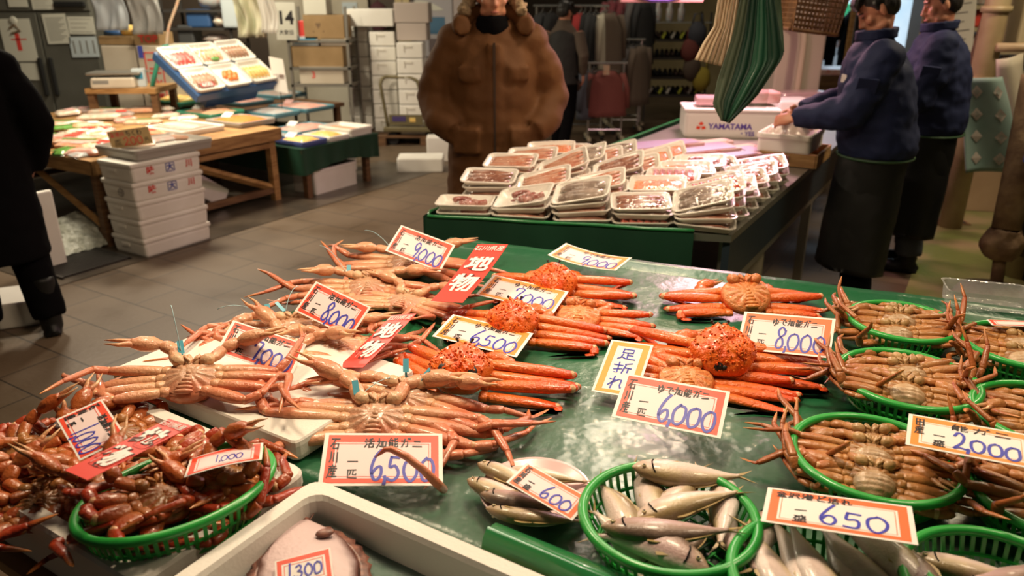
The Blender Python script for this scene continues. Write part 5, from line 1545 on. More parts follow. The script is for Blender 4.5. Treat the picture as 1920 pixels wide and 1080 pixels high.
# ------------------------------------------------------------------ second stall: wrapped trays
Z2 = .77
TU_A, TU_B, TV_B = -1.92, -.76, 7.3
def front_v(u): return 2.49 + (u + 1.91) * .36
BLUEDARK = mat('dark_blue_frame', (0.016, 0.026, 0.036), rough=.4, bump=.1, bscale=40)
t2 = empty('tray_table', uv(-1.35, 4.8), (0, 0, -GA), label='long stall table stacked with wrapped seafood trays behind the crabs', cat='table')
b = MB(); c = (-1.35, 4.8)
pts = [(TU_A, front_v(TU_A)), (TU_B, front_v(TU_B)), (TU_B, TV_B), (TU_A, TV_B)]
n = 4
b.add([(u - c[0], v - c[1], Z2 - .03) for u, v in pts] + [(u - c[0], v - c[1], Z2) for u, v in pts], [(3, 2, 1, 0), (4, 5, 6, 7), (0, 1, 5, 4), (1, 2, 6, 5), (2, 3, 7, 6), (3, 0, 4, 7)])
b.build('steel_top', STEEL, t2)
b = MB(); b.box((TU_B - .02 - c[0], (front_v(TU_B) + TV_B) / 2 - c[1], Z2 - .125), (.03, TV_B - front_v(TU_B) - .02, .19)); b.build('side_panel', BLUEDARK, t2)
b = MB(); b.box((TU_B - .03 - c[0], (front_v(TU_B) + TV_B) / 2 - c[1], Z2 - .245), (.035, TV_B - front_v(TU_B) - .02, .035)); b.build('lower_rail', STEEL, t2)
for u, v in ((-.80, 3.0), (-.80, 4.7), (-.80, 6.4), (-1.85, 2.7), (-1.85, 4.5), (-1.85, 6.4)):
    b = MB(); b.box((u - c[0], v - c[1], (Z2 - .03) / 2), (.05, .05, Z2 - .03)); b.build('leg', STEEL, t2)
# green curtain round the front and the left side
def cur(s, t):
    if s < .32:
        q = s / .32; u, v = TU_A - .03, front_v(TU_A) + 4.2 * (1 - q) ; nx, ny = -1, 0
    else:
        q = (s - .32) / .68; u = TU_A - .03 + (TU_B - .10 - TU_A) * q; v = front_v(u) - .03; nx, ny = 0, -1
    w = .012 * math.sin(s * 60) * t + .006 * math.sin(s * 23)
    return uv(u + nx * w, v + ny * w, Z2 + .018 - .62 * t)
b = MB(); b.grid(110, 8, cur)
cu = b.build('green_curtain', TARPD, smooth=True); tag(cu, 'dark green plastic curtain hung around the front of the tray table', 'curtain')
b = MB()
rim = []
for k in range(40):
    s = k / 39; p = cur(.05 + .95 * s, 0); rim.append(p + Vector((0, 0, .0)))
b.tube(rim, .008, 6); b.build('curtain_hem', ROLLG, cu, smooth=True)

TRAY = mat('foam_tray', (0.80, 0.74, 0.65), rough=.35, coat=.2)
FILM = film_mat('cling_film', gloss=.075, rough=.07, haze=.0, bscale=26, bump=.6)
FOOD = {
    'squid': mat('raw_squid', (.36, .17, .11), rough=.22, col2=(.20, .075, .05), nscale=26, coat=.5),
    'redfish': mat('red_fillet', (.50, .075, .045), rough=.2, col2=(.62, .24, .16), nscale=30, nlo=.5, nhi=.7, coat=.5, stretch=(1, 3, 1)),
    'pale': mat('pale_fillet', (.56, .29, .19), rough=.22, col2=(.45, .13, .07), nscale=24, nlo=.5, nhi=.7, coat=.5),
    'roe': mat('salmon_roe', (.66, .13, .03), rough=.18, col2=(.70, .30, .10), nscale=90, coat=.5, bump=.6, bscale=150),
    'octopus': mat('boiled_octopus', (.27, .05, .035), rough=.2, col2=(.45, .22, .17), nscale=34, coat=.5),
    'grey': mat('grey_fish', (.20, .14, .11), rough=.2, col2=(.40, .31, .25), nscale=18, coat=.5),
}


def rrect(l, w, z, r, n=4):
    o = []
    for qx, qy, a0 in ((1, 1, 0), (-1, 1, 1), (-1, -1, 2), (1, -1, 3)):
        for k in range(n):
            a = (a0 + k / (n - 1)) * PI / 2
            o.append((qx * (l / 2 - r) + r * math.cos(a), qy * (w / 2 - r) + r * math.sin(a), z))
    return o


def tray_pack(kind, label, L_=.245, W_=.172, H_=.027, seed=0, film=True, name='seafood_tray', tray_m=None):
    rnd = random.Random(seed)
    root = empty(name, label=label, cat='seafood tray')
    b = MB()
    b.loft([rrect(L_ - .045, W_ - .045, 0, .02), rrect(L_ - .010, W_ - .010, H_ * .8, .026), rrect(L_, W_, H_ * .86, .028), rrect(L_, W_, H_, .028), rrect(L_ - .014, W_ - .014, H_, .024), rrect(L_ - .022, W_ - .022, H_ * .8, .022), rrect(L_ - .055, W_ - .055, .004, .02)])
    for k in range(9):      # pressed ribs of the rim
        for sy in (-1, 1): b.box((-.05 + .0125 * k, sy * (W_ / 2 + .0002), H_ * .93), (.006, .0016, H_ * .10))
    b.build('tray', tray_m or TRAY, root, smooth=False)
    if kind in ('squid', 'grey', 'pale'):
        n = {'squid': 3, 'grey': 2, 'pale': 4}[kind]
        for k in range(n):
            f = MB(); y = (k - (n - 1) / 2) * (W_ - .05) / n; pts, rad = [], []
            for j in range(9):
                t = j / 8; pts.append(((t - .5) * (L_ - .05), y + .008 * math.sin(t * 5 + k), .016 + .004 * rnd.random())); rad.append(max((W_ - .05) / n * .66 * math.sin(PI * (t * .86 + .07)) ** .7, .003))
            f.tube(pts, rad, 9, flat=.55); f.build('fish_piece', FOOD[kind], root, smooth=True)
    elif kind == 'redfish':
        for k in range(6):
            f = MB(); x = (k - 2.5) * (L_ - .06) / 6
            f.box((x, 0, .020), ((L_ - .06) / 6 * .92, W_ - .055, .016), bev=.006, rot=Euler((0, .25, .12)).to_matrix()); f.build('slice', FOOD[kind], root, smooth=True)
    elif kind == 'octopus':
        for k in range(5):
            f = MB(); a0 = rnd.uniform(0, 6); cx, cy = rnd.uniform(-.05, .05), rnd.uniform(-.03, .03); pts, rad = [], []
            for j in range(14):
                t = j / 13; rr = .012 + .032 * t; pts.append((cx + rr * math.cos(a0 + t * 4.5), cy + rr * .7 * math.sin(a0 + t * 4.5), .018 + .004 * k * .4)); rad.append(.004 + .009 * t)
            f.tube(pts, rad, 8); f.build('tentacle', FOOD[kind], root, smooth=True)
    else:
        f = MB(); f.grid(18, 12, lambda u, v: ((u - .5) * (L_ - .045), (v - .5) * (W_ - .045), .010 + .014 * math.sin(PI * u) ** .5 * math.sin(PI * v) ** .5 + .004 * mnoise.noise(Vector((u * 14, v * 9, seed))))); f.build('filling', FOOD[kind], root, smooth=True)
    if film:
        f = MB()
        f.grid(14, 10, lambda u, v: ((u - .5) * (L_ - .004), (v - .5) * (W_ - .004), H_ + .0008 + .011 * (math.sin(PI * u) * math.sin(PI * v)) ** .7 + .0016 * mnoise.noise(Vector((u * 12, v * 5, seed)))))
        f.build('clear_wrap', FILM, root, smooth=True)
    return root


kinds = ['squid', 'redfish', 'pale', 'octopus', 'grey', 'roe']
TP = {k: tray_pack(k, 'x', seed=i) for i, k in enumerate(kinds)}
tused = {k: False for k in kinds}
def new_tray(k):
    if not tused[k]: tused[k] = True; return TP[k]
    return copy_tree(TP[k])
KN = {'squid': 'brownish squid', 'redfish': 'red sliced fish', 'pale': 'pale pink fillets', 'octopus': 'dark red octopus', 'grey': 'grey fish', 'roe': 'orange red roe'}
counts = [[2, 3, 4, 3, 4], [4, 4, 4, 4, 4], [5, 5, 5, 4, 3], [5, 5, 4, 4, 3], [5, 4, 4, 4, 3], [4, 4, 4, 3, 3]]
mixk = [['octopus', 'octopus', 'grey', 'squid', 'grey'], ['squid', 'pale', 'pale', 'roe', 'redfish'], ['pale', 'pale', 'squid', 'redfish', 'octopus'], ['pale', 'grey', 'pale', 'roe', 'pale'], ['roe', 'pale', 'roe', 'octopus', 'pale'], ['pale', 'grey', 'roe', 'squid', 'redfish']]
col_n = ['first', 'second', 'third', 'fourth', 'fifth']
row_n = ['front row', 'second row', 'third row', 'fourth row', 'fifth row', 'sixth row']
rng = random.Random(3)
for r in range(6):
    for cidx in range(5):
        u = TU_A + .105 + cidx * .232
        v = front_v(u) + .07 + r * .185
        base = uv(u, v)
        n = counts[r][cidx]
        for k in range(n):
            kd = mixk[r][cidx] if k >= n - 2 else rng.choice(kinds)
            o = new_tray(kd)
            top = k == n - 1 and n > 2
            tx = -.10 * k * (.6 if r else .9) * (1 if cidx in (1, 2, 4) else .35) - (.16 if top else 0)
            ty = rng.uniform(-.03, .03) - (.06 * k if cidx in (1, 2, 4) else .01 * k)
            z = Z2 + .008 + .030 * k + (.012 * k if k else 0) * .4
            pos = base + Vector((rng.uniform(-.008, .008), rng.uniform(-.006, .006) + .010 * k, z))
            lab = 'tray of %s, %s, %s stack from the left, %s' % (KN[kd], 'topmost' if k == n - 1 else 'bottom' if k == 0 else ('second up' if k == 1 else 'third up' if k == 2 else 'fourth up'), col_n[cidx], row_n[r])
            put(o, pos, rot=(-tx * .75, ty * 1.5, -.20 + rng.uniform(-.13, .13)), label=lab, group='wrapped trays stacked on the middle table')
# flat packs and boxes farther along the table, under the pink lamp
pinkbox = mat('pinkish_pack', (.66, .42, .42), rough=.3, col2=(.60, .22, .20), nscale=14, nlo=.5, nhi=.7, coat=.3)
ORD = ['first', 'second', 'third', 'fourth', 'fifth', 'sixth', 'seventh', 'eighth', 'ninth', 'tenth', 'eleventh', 'twelfth']
for k in range(12):
    u, v, l, w, rz = -1.74 + .07 * k, 4.05 + .065 * ((k * 5) % 8), R.uniform(.45, .72), R.uniform(.09, .13), R.uniform(.75, 1.05)
    rt = empty('pink_pack', uv(u, v, Z2 + .006 + .020 * (k % 3)), (.02, -.03, -GA + rz), 'long flat pinkish pack lying behind the trays, %s of twelve from the aisle side' % ORD[k], 'pack', 'flat packs on the tray table')
    b = MB(); b.box((0, 0, .016), (l, w, .03), bev=.006); b.build('pack_body', pinkbox, rt)
    b = MB(); b.box((0, 0, .033), (l * .9, w * .8, .003)); b.build('pack_label', mat('lilac_label', (.50, .32, .52), rough=.3, coat=.3) if k % 3 else mat('cream_label', (.66, .54, .46), rough=.35), rt)
PINKW = mat('white_foam_printed', (.80, .74, .72), rough=.5)
VIO = mat('violet_print', (.10, .05, .38), rough=.5)
yb = at(1365, 226, Z2 + .09)
rt = empty('printed_foam_box', (yb.x, yb.y, Z2), (0, 0, -.12), 'white foam box with violet lettering under pink light, far on the tray table', 'foam box')
b = MB(); b.box((0, 0, .085), (.62, .36, .17), bev=.025); b.build('box_body', PINKW, rt)
b = MB(); b.box((0, 0, .178), (.63, .37, .018), bev=.008); b.build('box_lid', PINKW, rt)
MF = Matrix.Translation((-.01, -.1815, .075)) @ Matrix.Rotation(PI / 2, 4, 'X')
printed('YAMATAMA', .052, VIO, 'lettering', rt, MF, bold=.0016)
printed('・YES', .040, VIO, 'small_lettering', rt, Matrix.Translation((.10, -.1815, .030)) @ Matrix.Rotation(PI / 2, 4, 'X'), bold=.001)
b = MB(); MM = Matrix.Translation((-.20, -.1815, .075)) @ Matrix.Rotation(PI / 2, 4, 'X')
for k in range(3):
    a = PI / 2 + k * 2 * PI / 3; q = Vector((math.cos(a) * .020, math.sin(a) * .018, 0)); b.add([MM @ (q + Vector((math.cos(a + j * PI / 2) * .018, math.sin(a + j * PI / 2) * .014, 0))) for j in range(4)], [(0, 1, 2, 3)])
b.build('red_mark', RED, rt)
pk = mat('pink_bag', (.70, .42, .46), rough=.3, coat=.4, bump=.4, bscale=30)
for k, (x, y, sx, sy, sz, z) in enumerate(((1345, 195, .30, .20, .05, .97), (1420, 190, .26, .22, .07, .98), (1480, 205, .30, .26, .11, .80), (1530, 190, .40, .25, .06, .80), (1500, 172, .5, .22, .05, .82))):
    p = at(x, y, z); o = MB(); o.box((0, 0, sz / 2), (sx, sy, sz), bev=.02)
    oo = o.build('pink_bundle', [pk, pinkbox, PINKW, pk, pk][k]); put(oo, (p.x, p.y, z if k < 2 else Z2 + .004), rz=-.15 + .12 * k, label='pink lit packed bundle near the far end of the tray table, %s from the left' % ['first', 'second', 'third', 'fourth', 'fifth'][k], cat='bundle', group='pink bundles on the tray table')
# white crate with a bag, wooden box
cr = foam_box('white_crate', .30, .40, .10, 'low white foam crate at the worker side of the tray table', wall_t=.02)
cc = at(1482, 285, Z2 + .05); put(cr, (cc.x, cc.y + .02, Z2 + .075), -GA)
b = MB()
b.grid(26, 20, lambda u, v: ((u - .5) * .24, (v - .5) * .30, .035 + .13 * (math.sin(PI * u) * math.sin(PI * v)) ** .5 + .018 * mnoise.noise(Vector((u * 6, v * 6, 0)))))
bag = b.build('clear_bag', mat('frosted_bag', (.72, .62, .55), rough=.25, col2=(.60, .48, .42), nscale=6, coat=.5), smooth=True); put(bag, (cc.x, cc.y + .03, Z2 + .095), -GA, label='puffed pale plastic bag in the white crate beside the worker', cat='plastic bag')
wb = empty('wooden_box', (cc.x + .03, cc.y + .01, Z2 + .003), (0, 0, -GA), 'low open wooden box under the white foam crate', 'wooden box')
for nm, c_, d_ in (('side', (-.155, 0, .036), (.012, .40, .07)), ('side', (.155, 0, .036), (.012, .40, .07)), ('end', (0, -.2, .036), (.30, .012, .07)), ('end', (0, .2, .036), (.30, .012, .07)), ('bottom', (0, 0, .004), (.30, .40, .008))):
    b = MB(); b.box(c_, d_); b.build(nm, WOOD, wb)
# below the table on the worker side
jug = empty('plastic_jug', uv(-.92, 3.95, .0), (0, 0, -.3), 'white plastic jug on a foam block under the tray table', 'jug')
b = MB(); b.box((0, 0, .30), (.13, .20, .22), bev=.03); b.lathe([(.02, .40), (.022, .45), (.001, .452)], seg=12); b.build('jug_body', mat('jug_white', (.60, .54, .42), rough=.35), jug, smooth=True)
b = MB(); b.tube([(.02, -.05, .40), (.03, -.06, .46), (.03, .03, .46), (.02, .06, .40)], .012, 8); b.build('handle', mat('jug_white', (0, 0, 0)), jug, smooth=True)
fbk = MB(); fbk.box((0, 0, .09), (.30, .36, .18), bev=.02); oo = fbk.build('foam_block', FOAM); put(oo, uv(-.95, 3.95, 0.007), -GA, label='grimy white foam block on the floor under the tray table', cat='foam block')
# ------------------------------------------------------------------ stall on the left: timber table, green table, foam boxes
Z3, Z4 = .62, .44
t3 = empty('timber_table', uv(-5.5, 3.66), (0, 0, -GA), label='raw timber table heaped with packed seafood at the left', cat='table')
c = (-5.5, 3.66)
def t3box(name, u0, u1, v0, v1, z0, z1, m=WOOD):
    b = MB(); b.box(((u0 + u1) / 2 - c[0], (v0 + v1) / 2 - c[1], (z0 + z1) / 2), (u1 - u0, v1 - v0, z1 - z0)); return b.build(name, m, t3)
t3box('table_top', -7.60, -5.05, 2.83, 4.50, Z3 - .02, Z3)
t3box('apron', -5.075, -5.05, 2.83, 4.50, Z3 - .10, Z3 - .02); t3box('apron', -7.60, -5.05, 2.83, 2.855, Z3 - .10, Z3 - .02); t3box('apron', -7.60, -5.05, 4.475, 4.50, Z3 - .10, Z3 - .02)
for u, v in ((-5.12, 2.89), (-7.5, 2.89), (-5.12, 4.42), (-7.5, 4.42)): t3box('leg', u - .03, u + .03, v - .03, v + .03, 0, Z3 - .02, WOODD if v < 3 else WOOD)
for u in (-5.12, -7.5): t3box('stretcher', u - .02, u + .02, 2.92, 4.39, .07, .12, WOODD)
t3box('stretcher', -7.45, -5.15, 2.87, 2.91, .07, .12, WOODD); t3box('upper_rail', -5.14, -5.09, 2.92, 4.39, .46, .50)
def brace(a, d):
    b = MB(); a, d = Vector(a), Vector(d); b.tube([a, d], .030, 4); b.build('brace', WOOD, t3)
brace((-5.12 - c[0], 3.55 - c[1], .47), (-5.12 - c[0], 4.38 - c[1], .12)); brace((-5.9 - c[0], 2.89 - c[1], .47), (-5.15 - c[0], 2.89 - c[1], .14))
t4 = empty('green_cloth_table', uv(-5.3, 5.02), (0, 0, -GA), label='lower table with dark green cloth and blue trays, beside the timber table', cat='table')
c4 = (-5.3, 5.02)
b = MB(); b.box((-.37, 0, Z4 - .015), (1.60, .98, .03)); b.build('table_top', WOODD, t4)
for u, v in ((-4.93, 4.62), (-4.93, 5.38), (-6.40, 4.62), (-6.40, 5.38)):
    b = MB(); b.box((u - c4[0], v - c4[1], (Z4 - .03) / 2), (.055, .055, Z4 - .03)); b.build('leg', WOODD, t4)
def cl4(s, t):
    if s < .22: u, v = -4.86 - 1.6 * (1 - s / .22), 4.52
    elif s < .80: u, v = -4.86, 4.52 + .98 * (s - .22) / .58
    else: u, v = -4.86 - 1.6 * (s - .80) / .20, 5.50
    return (u - c4[0] + .012 * math.sin(s * 55) * t, v - c4[1], Z4 + .006 - (.20 + .03 * math.sin(s * 9)) * t)
b = MB(); b.grid(70, 6, cl4); b.build('cloth_drop', TARPD, t4, smooth=True)
b = MB(); b.box((-.37, 0, Z4 + .004), (1.62, .99, .008)); b.build('cloth_top', TARPD, t4)

Z5 = .56
t5 = empty('back_table', uv(-6.8, 5.45), (0, 0, -GA), label='dark timber table behind the green cloth table, full of teal trays', cat='table')
b = MB(); b.box((0, 0, Z5 - .02), (1.45, 1.80, .04)); b.build('table_top', WOODD, t5)
for sx in (-.66, .66):
    for sy in (-.84, .84): b = MB(); b.box((sx, sy, (Z5 - .04) / 2), (.06, .06, Z5 - .04)); b.build('leg', WOODD, t5)

# stack of five foam boxes in front
REDP = mat('red_print', (.62, .05, .04), rough=.5); BLUEP = mat('blue_print', (.05, .07, .36), rough=.5)
NAMES5 = ['lowest', 'second from the floor', 'third', 'fourth', 'topmost']
for k in range(5):
    rt = empty('foam_box', uv(-4.82, 3.11, .128 * k + .001), (0, 0, -GA + (.012, -.006, .01, -.02, .015)[k]), 'closed white foam box, %s of the five stacked at the timber table' % NAMES5[k], 'foam box', 'stacked white foam boxes at the timber table')
    b = MB(); b.box((0, 0, .048), (.352, .535, .096), bev=.018, taper=.97); b.build('box_body', FOAM, rt)
    b = MB(); b.box((0, 0, .112), (.362, .545, .030), bev=.012); b.build('lid', FOAM, rt)
    b = MB(); b.box((-.03, -.268, .070), (.09, .012, .022), bev=.005); b.build('grip', FOAM, rt)
    if k >= 3:
        for ch, y, sz, m in (('味', -.13, .060, REDP), ('大', .02, .050, BLUEP), ('川', .17, .055, REDP)):
            MM = Matrix(((0, 0, 1, .1835 if False else .1770), (1, 0, 0, y), (0, 1, 0, .062), (0, 0, 0, 1)))
            printed(ch, sz, m, 'printed_mark', rt, MM, bold=.0016)
        b = MB()
        for y0, y1, z0, z1 in ((-.014, .054, .033, .037), (-.014, .054, .088, .092), (-.014, -.010, .033, .092), (.050, .054, .033, .092)): b.box((.177, (y0 + y1) / 2, (z0 + z1) / 2), (.0012, y1 - y0, z1 - z0))
        b.build('printed_frame', BLUEP, rt)
    if k == 3:
        b = MB(); b.tube([(.04 + .03 * math.cos(a / 10 * 2 * PI), -.270, .055 + .026 * math.sin(a / 10 * 2 * PI)) for a in range(11)], .002, 5); b.tube([(.02, -.270, .06), (.05, -.270, .05)], .002, 5); b.build('pen_scribble', PEN, rt)
# grey tray on top of the stack
GREYT = mat('grey_tray_plastic', (.34, .31, .27), rough=.45)
g = foam_box('grey_tray', .46, .62, .070, 'shallow grey tray of packs on top of the foam box stack', cat='tray', wall_t=.012, m=GREYT)
put(g, uv(-4.90, 3.22, .128 * 5 + .004), -GA)

# ---- goods. Loose packs on the timber table
def pack(name, L_, W_, H_, m, labm=None, strip=None):
    rt = empty(name)
    b = MB(); b.loft([rrect(L_, W_, .001, min(L_, W_) * .2), rrect(L_ * 1.02, W_ * 1.02, H_ * .5, min(L_, W_) * .2), rrect(L_ * .8, W_ * .8, H_, min(L_, W_) * .2)]); b.build('contents', m, rt)
    b = MB(); b.grid(8, 6, lambda u, v: ((u - .5) * L_ * 1.12, (v - .5) * W_ * 1.12, .002 + (H_ + .004) * (math.sin(PI * u) * math.sin(PI * v)) ** .4)); b.build('clear_wrap', FILM, rt, smooth=True)
    if labm: b = MB(); b.box((L_ * .1, 0, H_ + .005), (L_ * .34, W_ * .7, .002), rz=.1); b.build('label', labm, rt)
    if strip: b = MB(); b.box((-L_ * .05, W_ * .3, H_ + .003), (L_ * .9, W_ * .22, .004)); b.build('garnish', strip, rt)
    return rt
CO = {n: mat('goods_' + n, c_, rough=.35, col2=tuple(min(1, x * f) for x, f in zip(c_, (1.15, .7, .6))), nscale=30, nlo=.45, nhi=.7, coat=.3) for n, c_ in dict(white=(.72, .66, .54), beige=(.60, .46, .32), pink=(.68, .40, .34), peach=(.70, .42, .26), brown=(.34, .20, .12), silver=(.42, .44, .44), red=(.60, .07, .05), orange=(.75, .22, .04), green=(.10, .28, .05), grey=(.36, .32, .29), yellow=(.70, .52, .16), blue=(.09, .13, .30)).items()}
LB = {n: mat('label_' + n, c_, rough=.4) for n, c_ in dict(pink=(.78, .45, .42), red=(.70, .07, .05), white=(.8, .77, .7), green=(.08, .34, .07), salmon=(.75, .25, .17)).items()}
goods = [  # x, y, length, width, turn, contents, label, garnish, words
    (128, 214, .17, .11, .3, 'white', 'pink', None, 'white pack with pink label at the far left'), (118, 236, .16, .12, .8, 'beige', None, 'green', 'beige pack with green leaf at the far left'),
    (152, 206, .20, .12, .9, 'grey', 'pink', None, 'grey pack under a big pink label'), (186, 222, .30, .10, .9, 'white', None, None, 'long white pack left of the green striped pack'),
    (203, 207, .30, .09, .9, 'white', None, 'green', 'long white pack with a green stripe'), (222, 212, .22, .10, .8, 'grey', 'red', None, 'pack with a bright red label in the middle'),
    (236, 224, .16, .12, .5, 'pink', 'salmon', None, 'pack with a round salmon label below the red label'), (256, 207, .28, .09, .9, 'peach', None, None, 'long peach pack right of the red label'),
    (284, 204, .34, .10, .9, 'white', None, 'white', 'long white pack with a clear wrap'), (311, 216, .20, .10, .8, 'white', 'pink', None, 'white pack with a pink label at the right'),
    (268, 228, .26, .09, .9, 'beige', None, 'green', 'long beige pack with a green stripe behind the price sign'), (170, 238, .20, .12, .5, 'white', 'white', None, 'white labelled pack left of the price sign'),
    (141, 250, .14, .09, .4, 'red', 'red', None, 'small red pack near the dark figure'), (190, 252, .20, .11, .6, 'beige', 'pink', None, 'beige pack with pink label near the front'),
    (128, 268, .22, .13, .2, 'brown', None, None, 'brownish shrimp pack by the dark figure'), (162, 264, .20, .12, .5, 'pink', None, None, 'pinkish shrimp pack near the front corner'),
    (202, 272, .18, .09, -.2, 'red', 'white', None, 'red and white pack near the front edge'), (128, 282, .18, .08, -.3, 'green', None, 'green', 'green leaf pack at the front corner'),
    (176, 284, .26, .12, .1, 'silver', None, None, 'silvery fish bag at the front edge'), (303, 238, .18, .12, .3, 'silver', None, None, 'clear bag with blue white fish'),
    (345, 225, .20, .10, .7, 'white', 'pink', None, 'white pack beside the pink stick tray')]
for x, y, l, w, rz, cm, lb, gs, words in goods:
    o = pack('seafood_pack', l * 1.18, w * 1.25, .034, CO[cm], LB[lb] if lb else None, CO[gs] if gs else None)
    q = at(x, y, Z3 + .02); pz = Z3 + .003 + (.020 if (x * 7 + y) % 3 == 0 else 0)
    put(o, (q.x, q.y, pz), rot=(R.uniform(-.06, .06), R.uniform(-.06, .06), -GA + 1.57 - rz), label=words + ' on the timber table', cat='seafood pack', group='packs on the timber table')
# goods in the grey tray
for x, y, l, w, rz, cm, words in ((258, 266, .22, .14, .4, 'white', 'white pack in the grey tray'), (300, 258, .20, .13, .9, 'grey', 'greyish bagged fish in the grey tray'), (340, 254, .18, .12, .2, 'brown', 'brownish pack at the right of the grey tray')):
    o = pack('seafood_pack', l, w, .03, CO[cm]); q = at(x, y, .70); put(o, (q.x, q.y, .672), rz=rz, label=words, cat='seafood pack', group='packs in the grey tray')
# trays with contents
def goods_tray(name, px_, py_, z, L_, W_, rz, tm, cm, words, kind='heap', n=9, H_=.045, lab=None):
    rt = foam_box(name, L_, W_, H_, words, cat='tray', wall_t=.014, m=tm)
    q = at(px_, py_, z); put(rt, (q.x, q.y, z + .002), -GA + rz)
    if kind == 'heap':
        b = MB(); b.grid(22, 16, lambda u, v: ((u - .5) * (L_ - .10), (v - .5) * (W_ - .09), .034 + .03 * (math.sin(PI * u) * math.sin(PI * v)) ** .5 + .010 * mnoise.noise(Vector((u * 16 + px_, v * 12, 1))))); tag(b.build('contents', cm, rt, smooth=True), kind='stuff')
    else:
        for k in range(n):
            b = MB(); x = (k - (n - 1) / 2) * (L_ - .08) / n; b.tube([(x - .01, -(W_ - .09) / 2, .040), (x, 0, .048), (x + .01, (W_ - .09) / 2, .040)], [.006, (L_ - .08) / n * .5, .005], 8, flat=.7); b.build('piece', cm, rt, smooth=True)
    if lab: b = MB(); b.box((-L_ * .25, -W_ * .1, .072), (.10, .07, .003), rot=Euler((.5, 0, .1)).to_matrix()); b.build('price_label', lab, rt)
    return rt
TEAL = mat('teal_tray', (.10, .24, .29), rough=.4); GRN = mat('green_tray', (.03, .20, .12), rough=.4); BLT = mat('indigo_tray', (.07, .09, .26), rough=.35)
goods_tray('seafood_tray', 348, 246, Z3, .50, .42, 0, FOAM, CO['pink'], 'white tray of pink sticks at the front of the timber table', 'rows', 12)
goods_tray('seafood_tray', 452, 232, Z3, .46, .40, 0, GREYT, CO['orange'], 'grey tray heaped with bright orange roe and a white label', lab=LB['white'])
goods_tray('seafood_tray', 396, 216, Z3, .50, .40, 0, GRN, CO['peach'], 'green tray of peach coloured pieces behind the orange roe', lab=LB['white'])
goods_tray('seafood_tray', 344, 194, Z3, .50, .44, 0, GRN, CO['yellow'], 'dark green tray with a few yellow pieces, back of the timber table', 'rows', 4)
goods_tray('seafood_tray', 452, 194, Z5, .58, .46, 0, TEAL, CO['pink'], 'teal tray heaped with pale pink shrimps below the tilted display', lab=LB['pink'])
goods_tray('seafood_tray', 520, 181, Z5, .56, .44, 0, TEAL, CO['grey'], 'teal tray of grey shellfish behind the sign on a rod')
goods_tray('seafood_tray', 566, 205, Z5, .56, .42, 0, TEAL, CO['pink'], 'teal tray with pink shrimps and white labels on the back table', lab=LB['pink'])
goods_tray('seafood_tray', 510, 216, Z5, .46, .36, 0, TEAL, CO['silver'], 'teal tray of ice and silvery fish at the corner of the back table')
def on_t4(u, v, L_, W_, tm, cm, words, **k):
    o = goods_tray('seafood_tray', 600, 240, Z4 + .009, L_, W_, 0, tm, cm, words, **k); o.location = uv(u, v, Z4 + .011)
on_t4(-5.06, 4.72, .36, .30, BLT, CO['yellow'], 'indigo tray with yellow, red and green pieces, front of the green table', lab=LB['white'])
on_t4(-5.06, 5.02, .36, .27, FOAM, CO['yellow'], 'white tray of yellow cutlets at the front edge of the green table')
on_t4(-5.10, 5.32, .42, .31, FOAM, CO['peach'], 'white foam tray of peach sticks at the right end of the green table', kind='rows', n=9, H_=.075)
on_t4(-5.50, 4.72, .44, .34, TEAL, CO['silver'], 'teal tray of ice behind the indigo tray on the green table')
on_t4(-5.52, 5.20, .40, .52, TEAL, CO['pink'], 'teal tray with pink shrimps behind the white trays on the green table', lab=LB['white'])
# more packs that fill the heap, none of them set apart by anything
for k in range(34):
    u, v = -5.2 - R.random() * 1.9, 2.95 + R.random() * .72
    cm = R.choice(['white', 'beige', 'pink', 'white', 'grey', 'silver', 'peach', 'green'])
    o = pack('seafood_pack', R.uniform(.20, .32), R.uniform(.11, .15), R.uniform(.025, .05), CO[cm], R.choice([None, LB['pink'], LB['white'], LB['red'], None]), R.choice([None, None, CO['green']]))
    put(o, uv(u, v, Z3 + .004 + .010 * (k % 3)), rot=(R.uniform(-.08, .08), R.uniform(-.08, .08), R.uniform(-.6, 1.2)), label='pale seafood pack lying in the heap on the timber table', cat='seafood pack', group='heap of packs on the timber table')
# price sign of brown card with red 200
sg = aty(244, 258, 5.25)
rt = empty('price_sign', sg, frame_rot((.97, .30, .10), (-.05, -.25, 1)), 'brown price sign with red 200 stuck among the packs', 'price sign')
SW, SH = .265, .125
b = MB(); b.box((0, 0, 0), (SW, SH, .003)); b.build('sign_board', mat('kraft_card', (.42, .28, .12), rough=.6), rt)
fs = lambda x, y, z: Vector((x - SW / 2, y - SH / 2, z + .0018))
b = MB()
for k, ch in enumerate('200'): write(b, ch, .085 + .042 * k, .010, .04, .06, .007, fs, .0004, True)
b.build('price', REDP, rt)
b = MB()
for k, ch in enumerate('ちくわ'): write(b, ch, .11 + .036 * k, .074, .032, .042, .0042, fs, .0006, True)
write(b, '原', .028, .012, .045, .05, .0042, fs, .0006); write(b, '円', .220, .018, .028, .035, .0036, fs, .0006); b.build('writing', PEN, rt)
b = MB(); 
for k, ch in enumerate('金港川'): write(b, ch, .012 + .032 * k, .078, .028, .036, .0040, fs, .0006)
b.build('red_writing', REDP, rt)
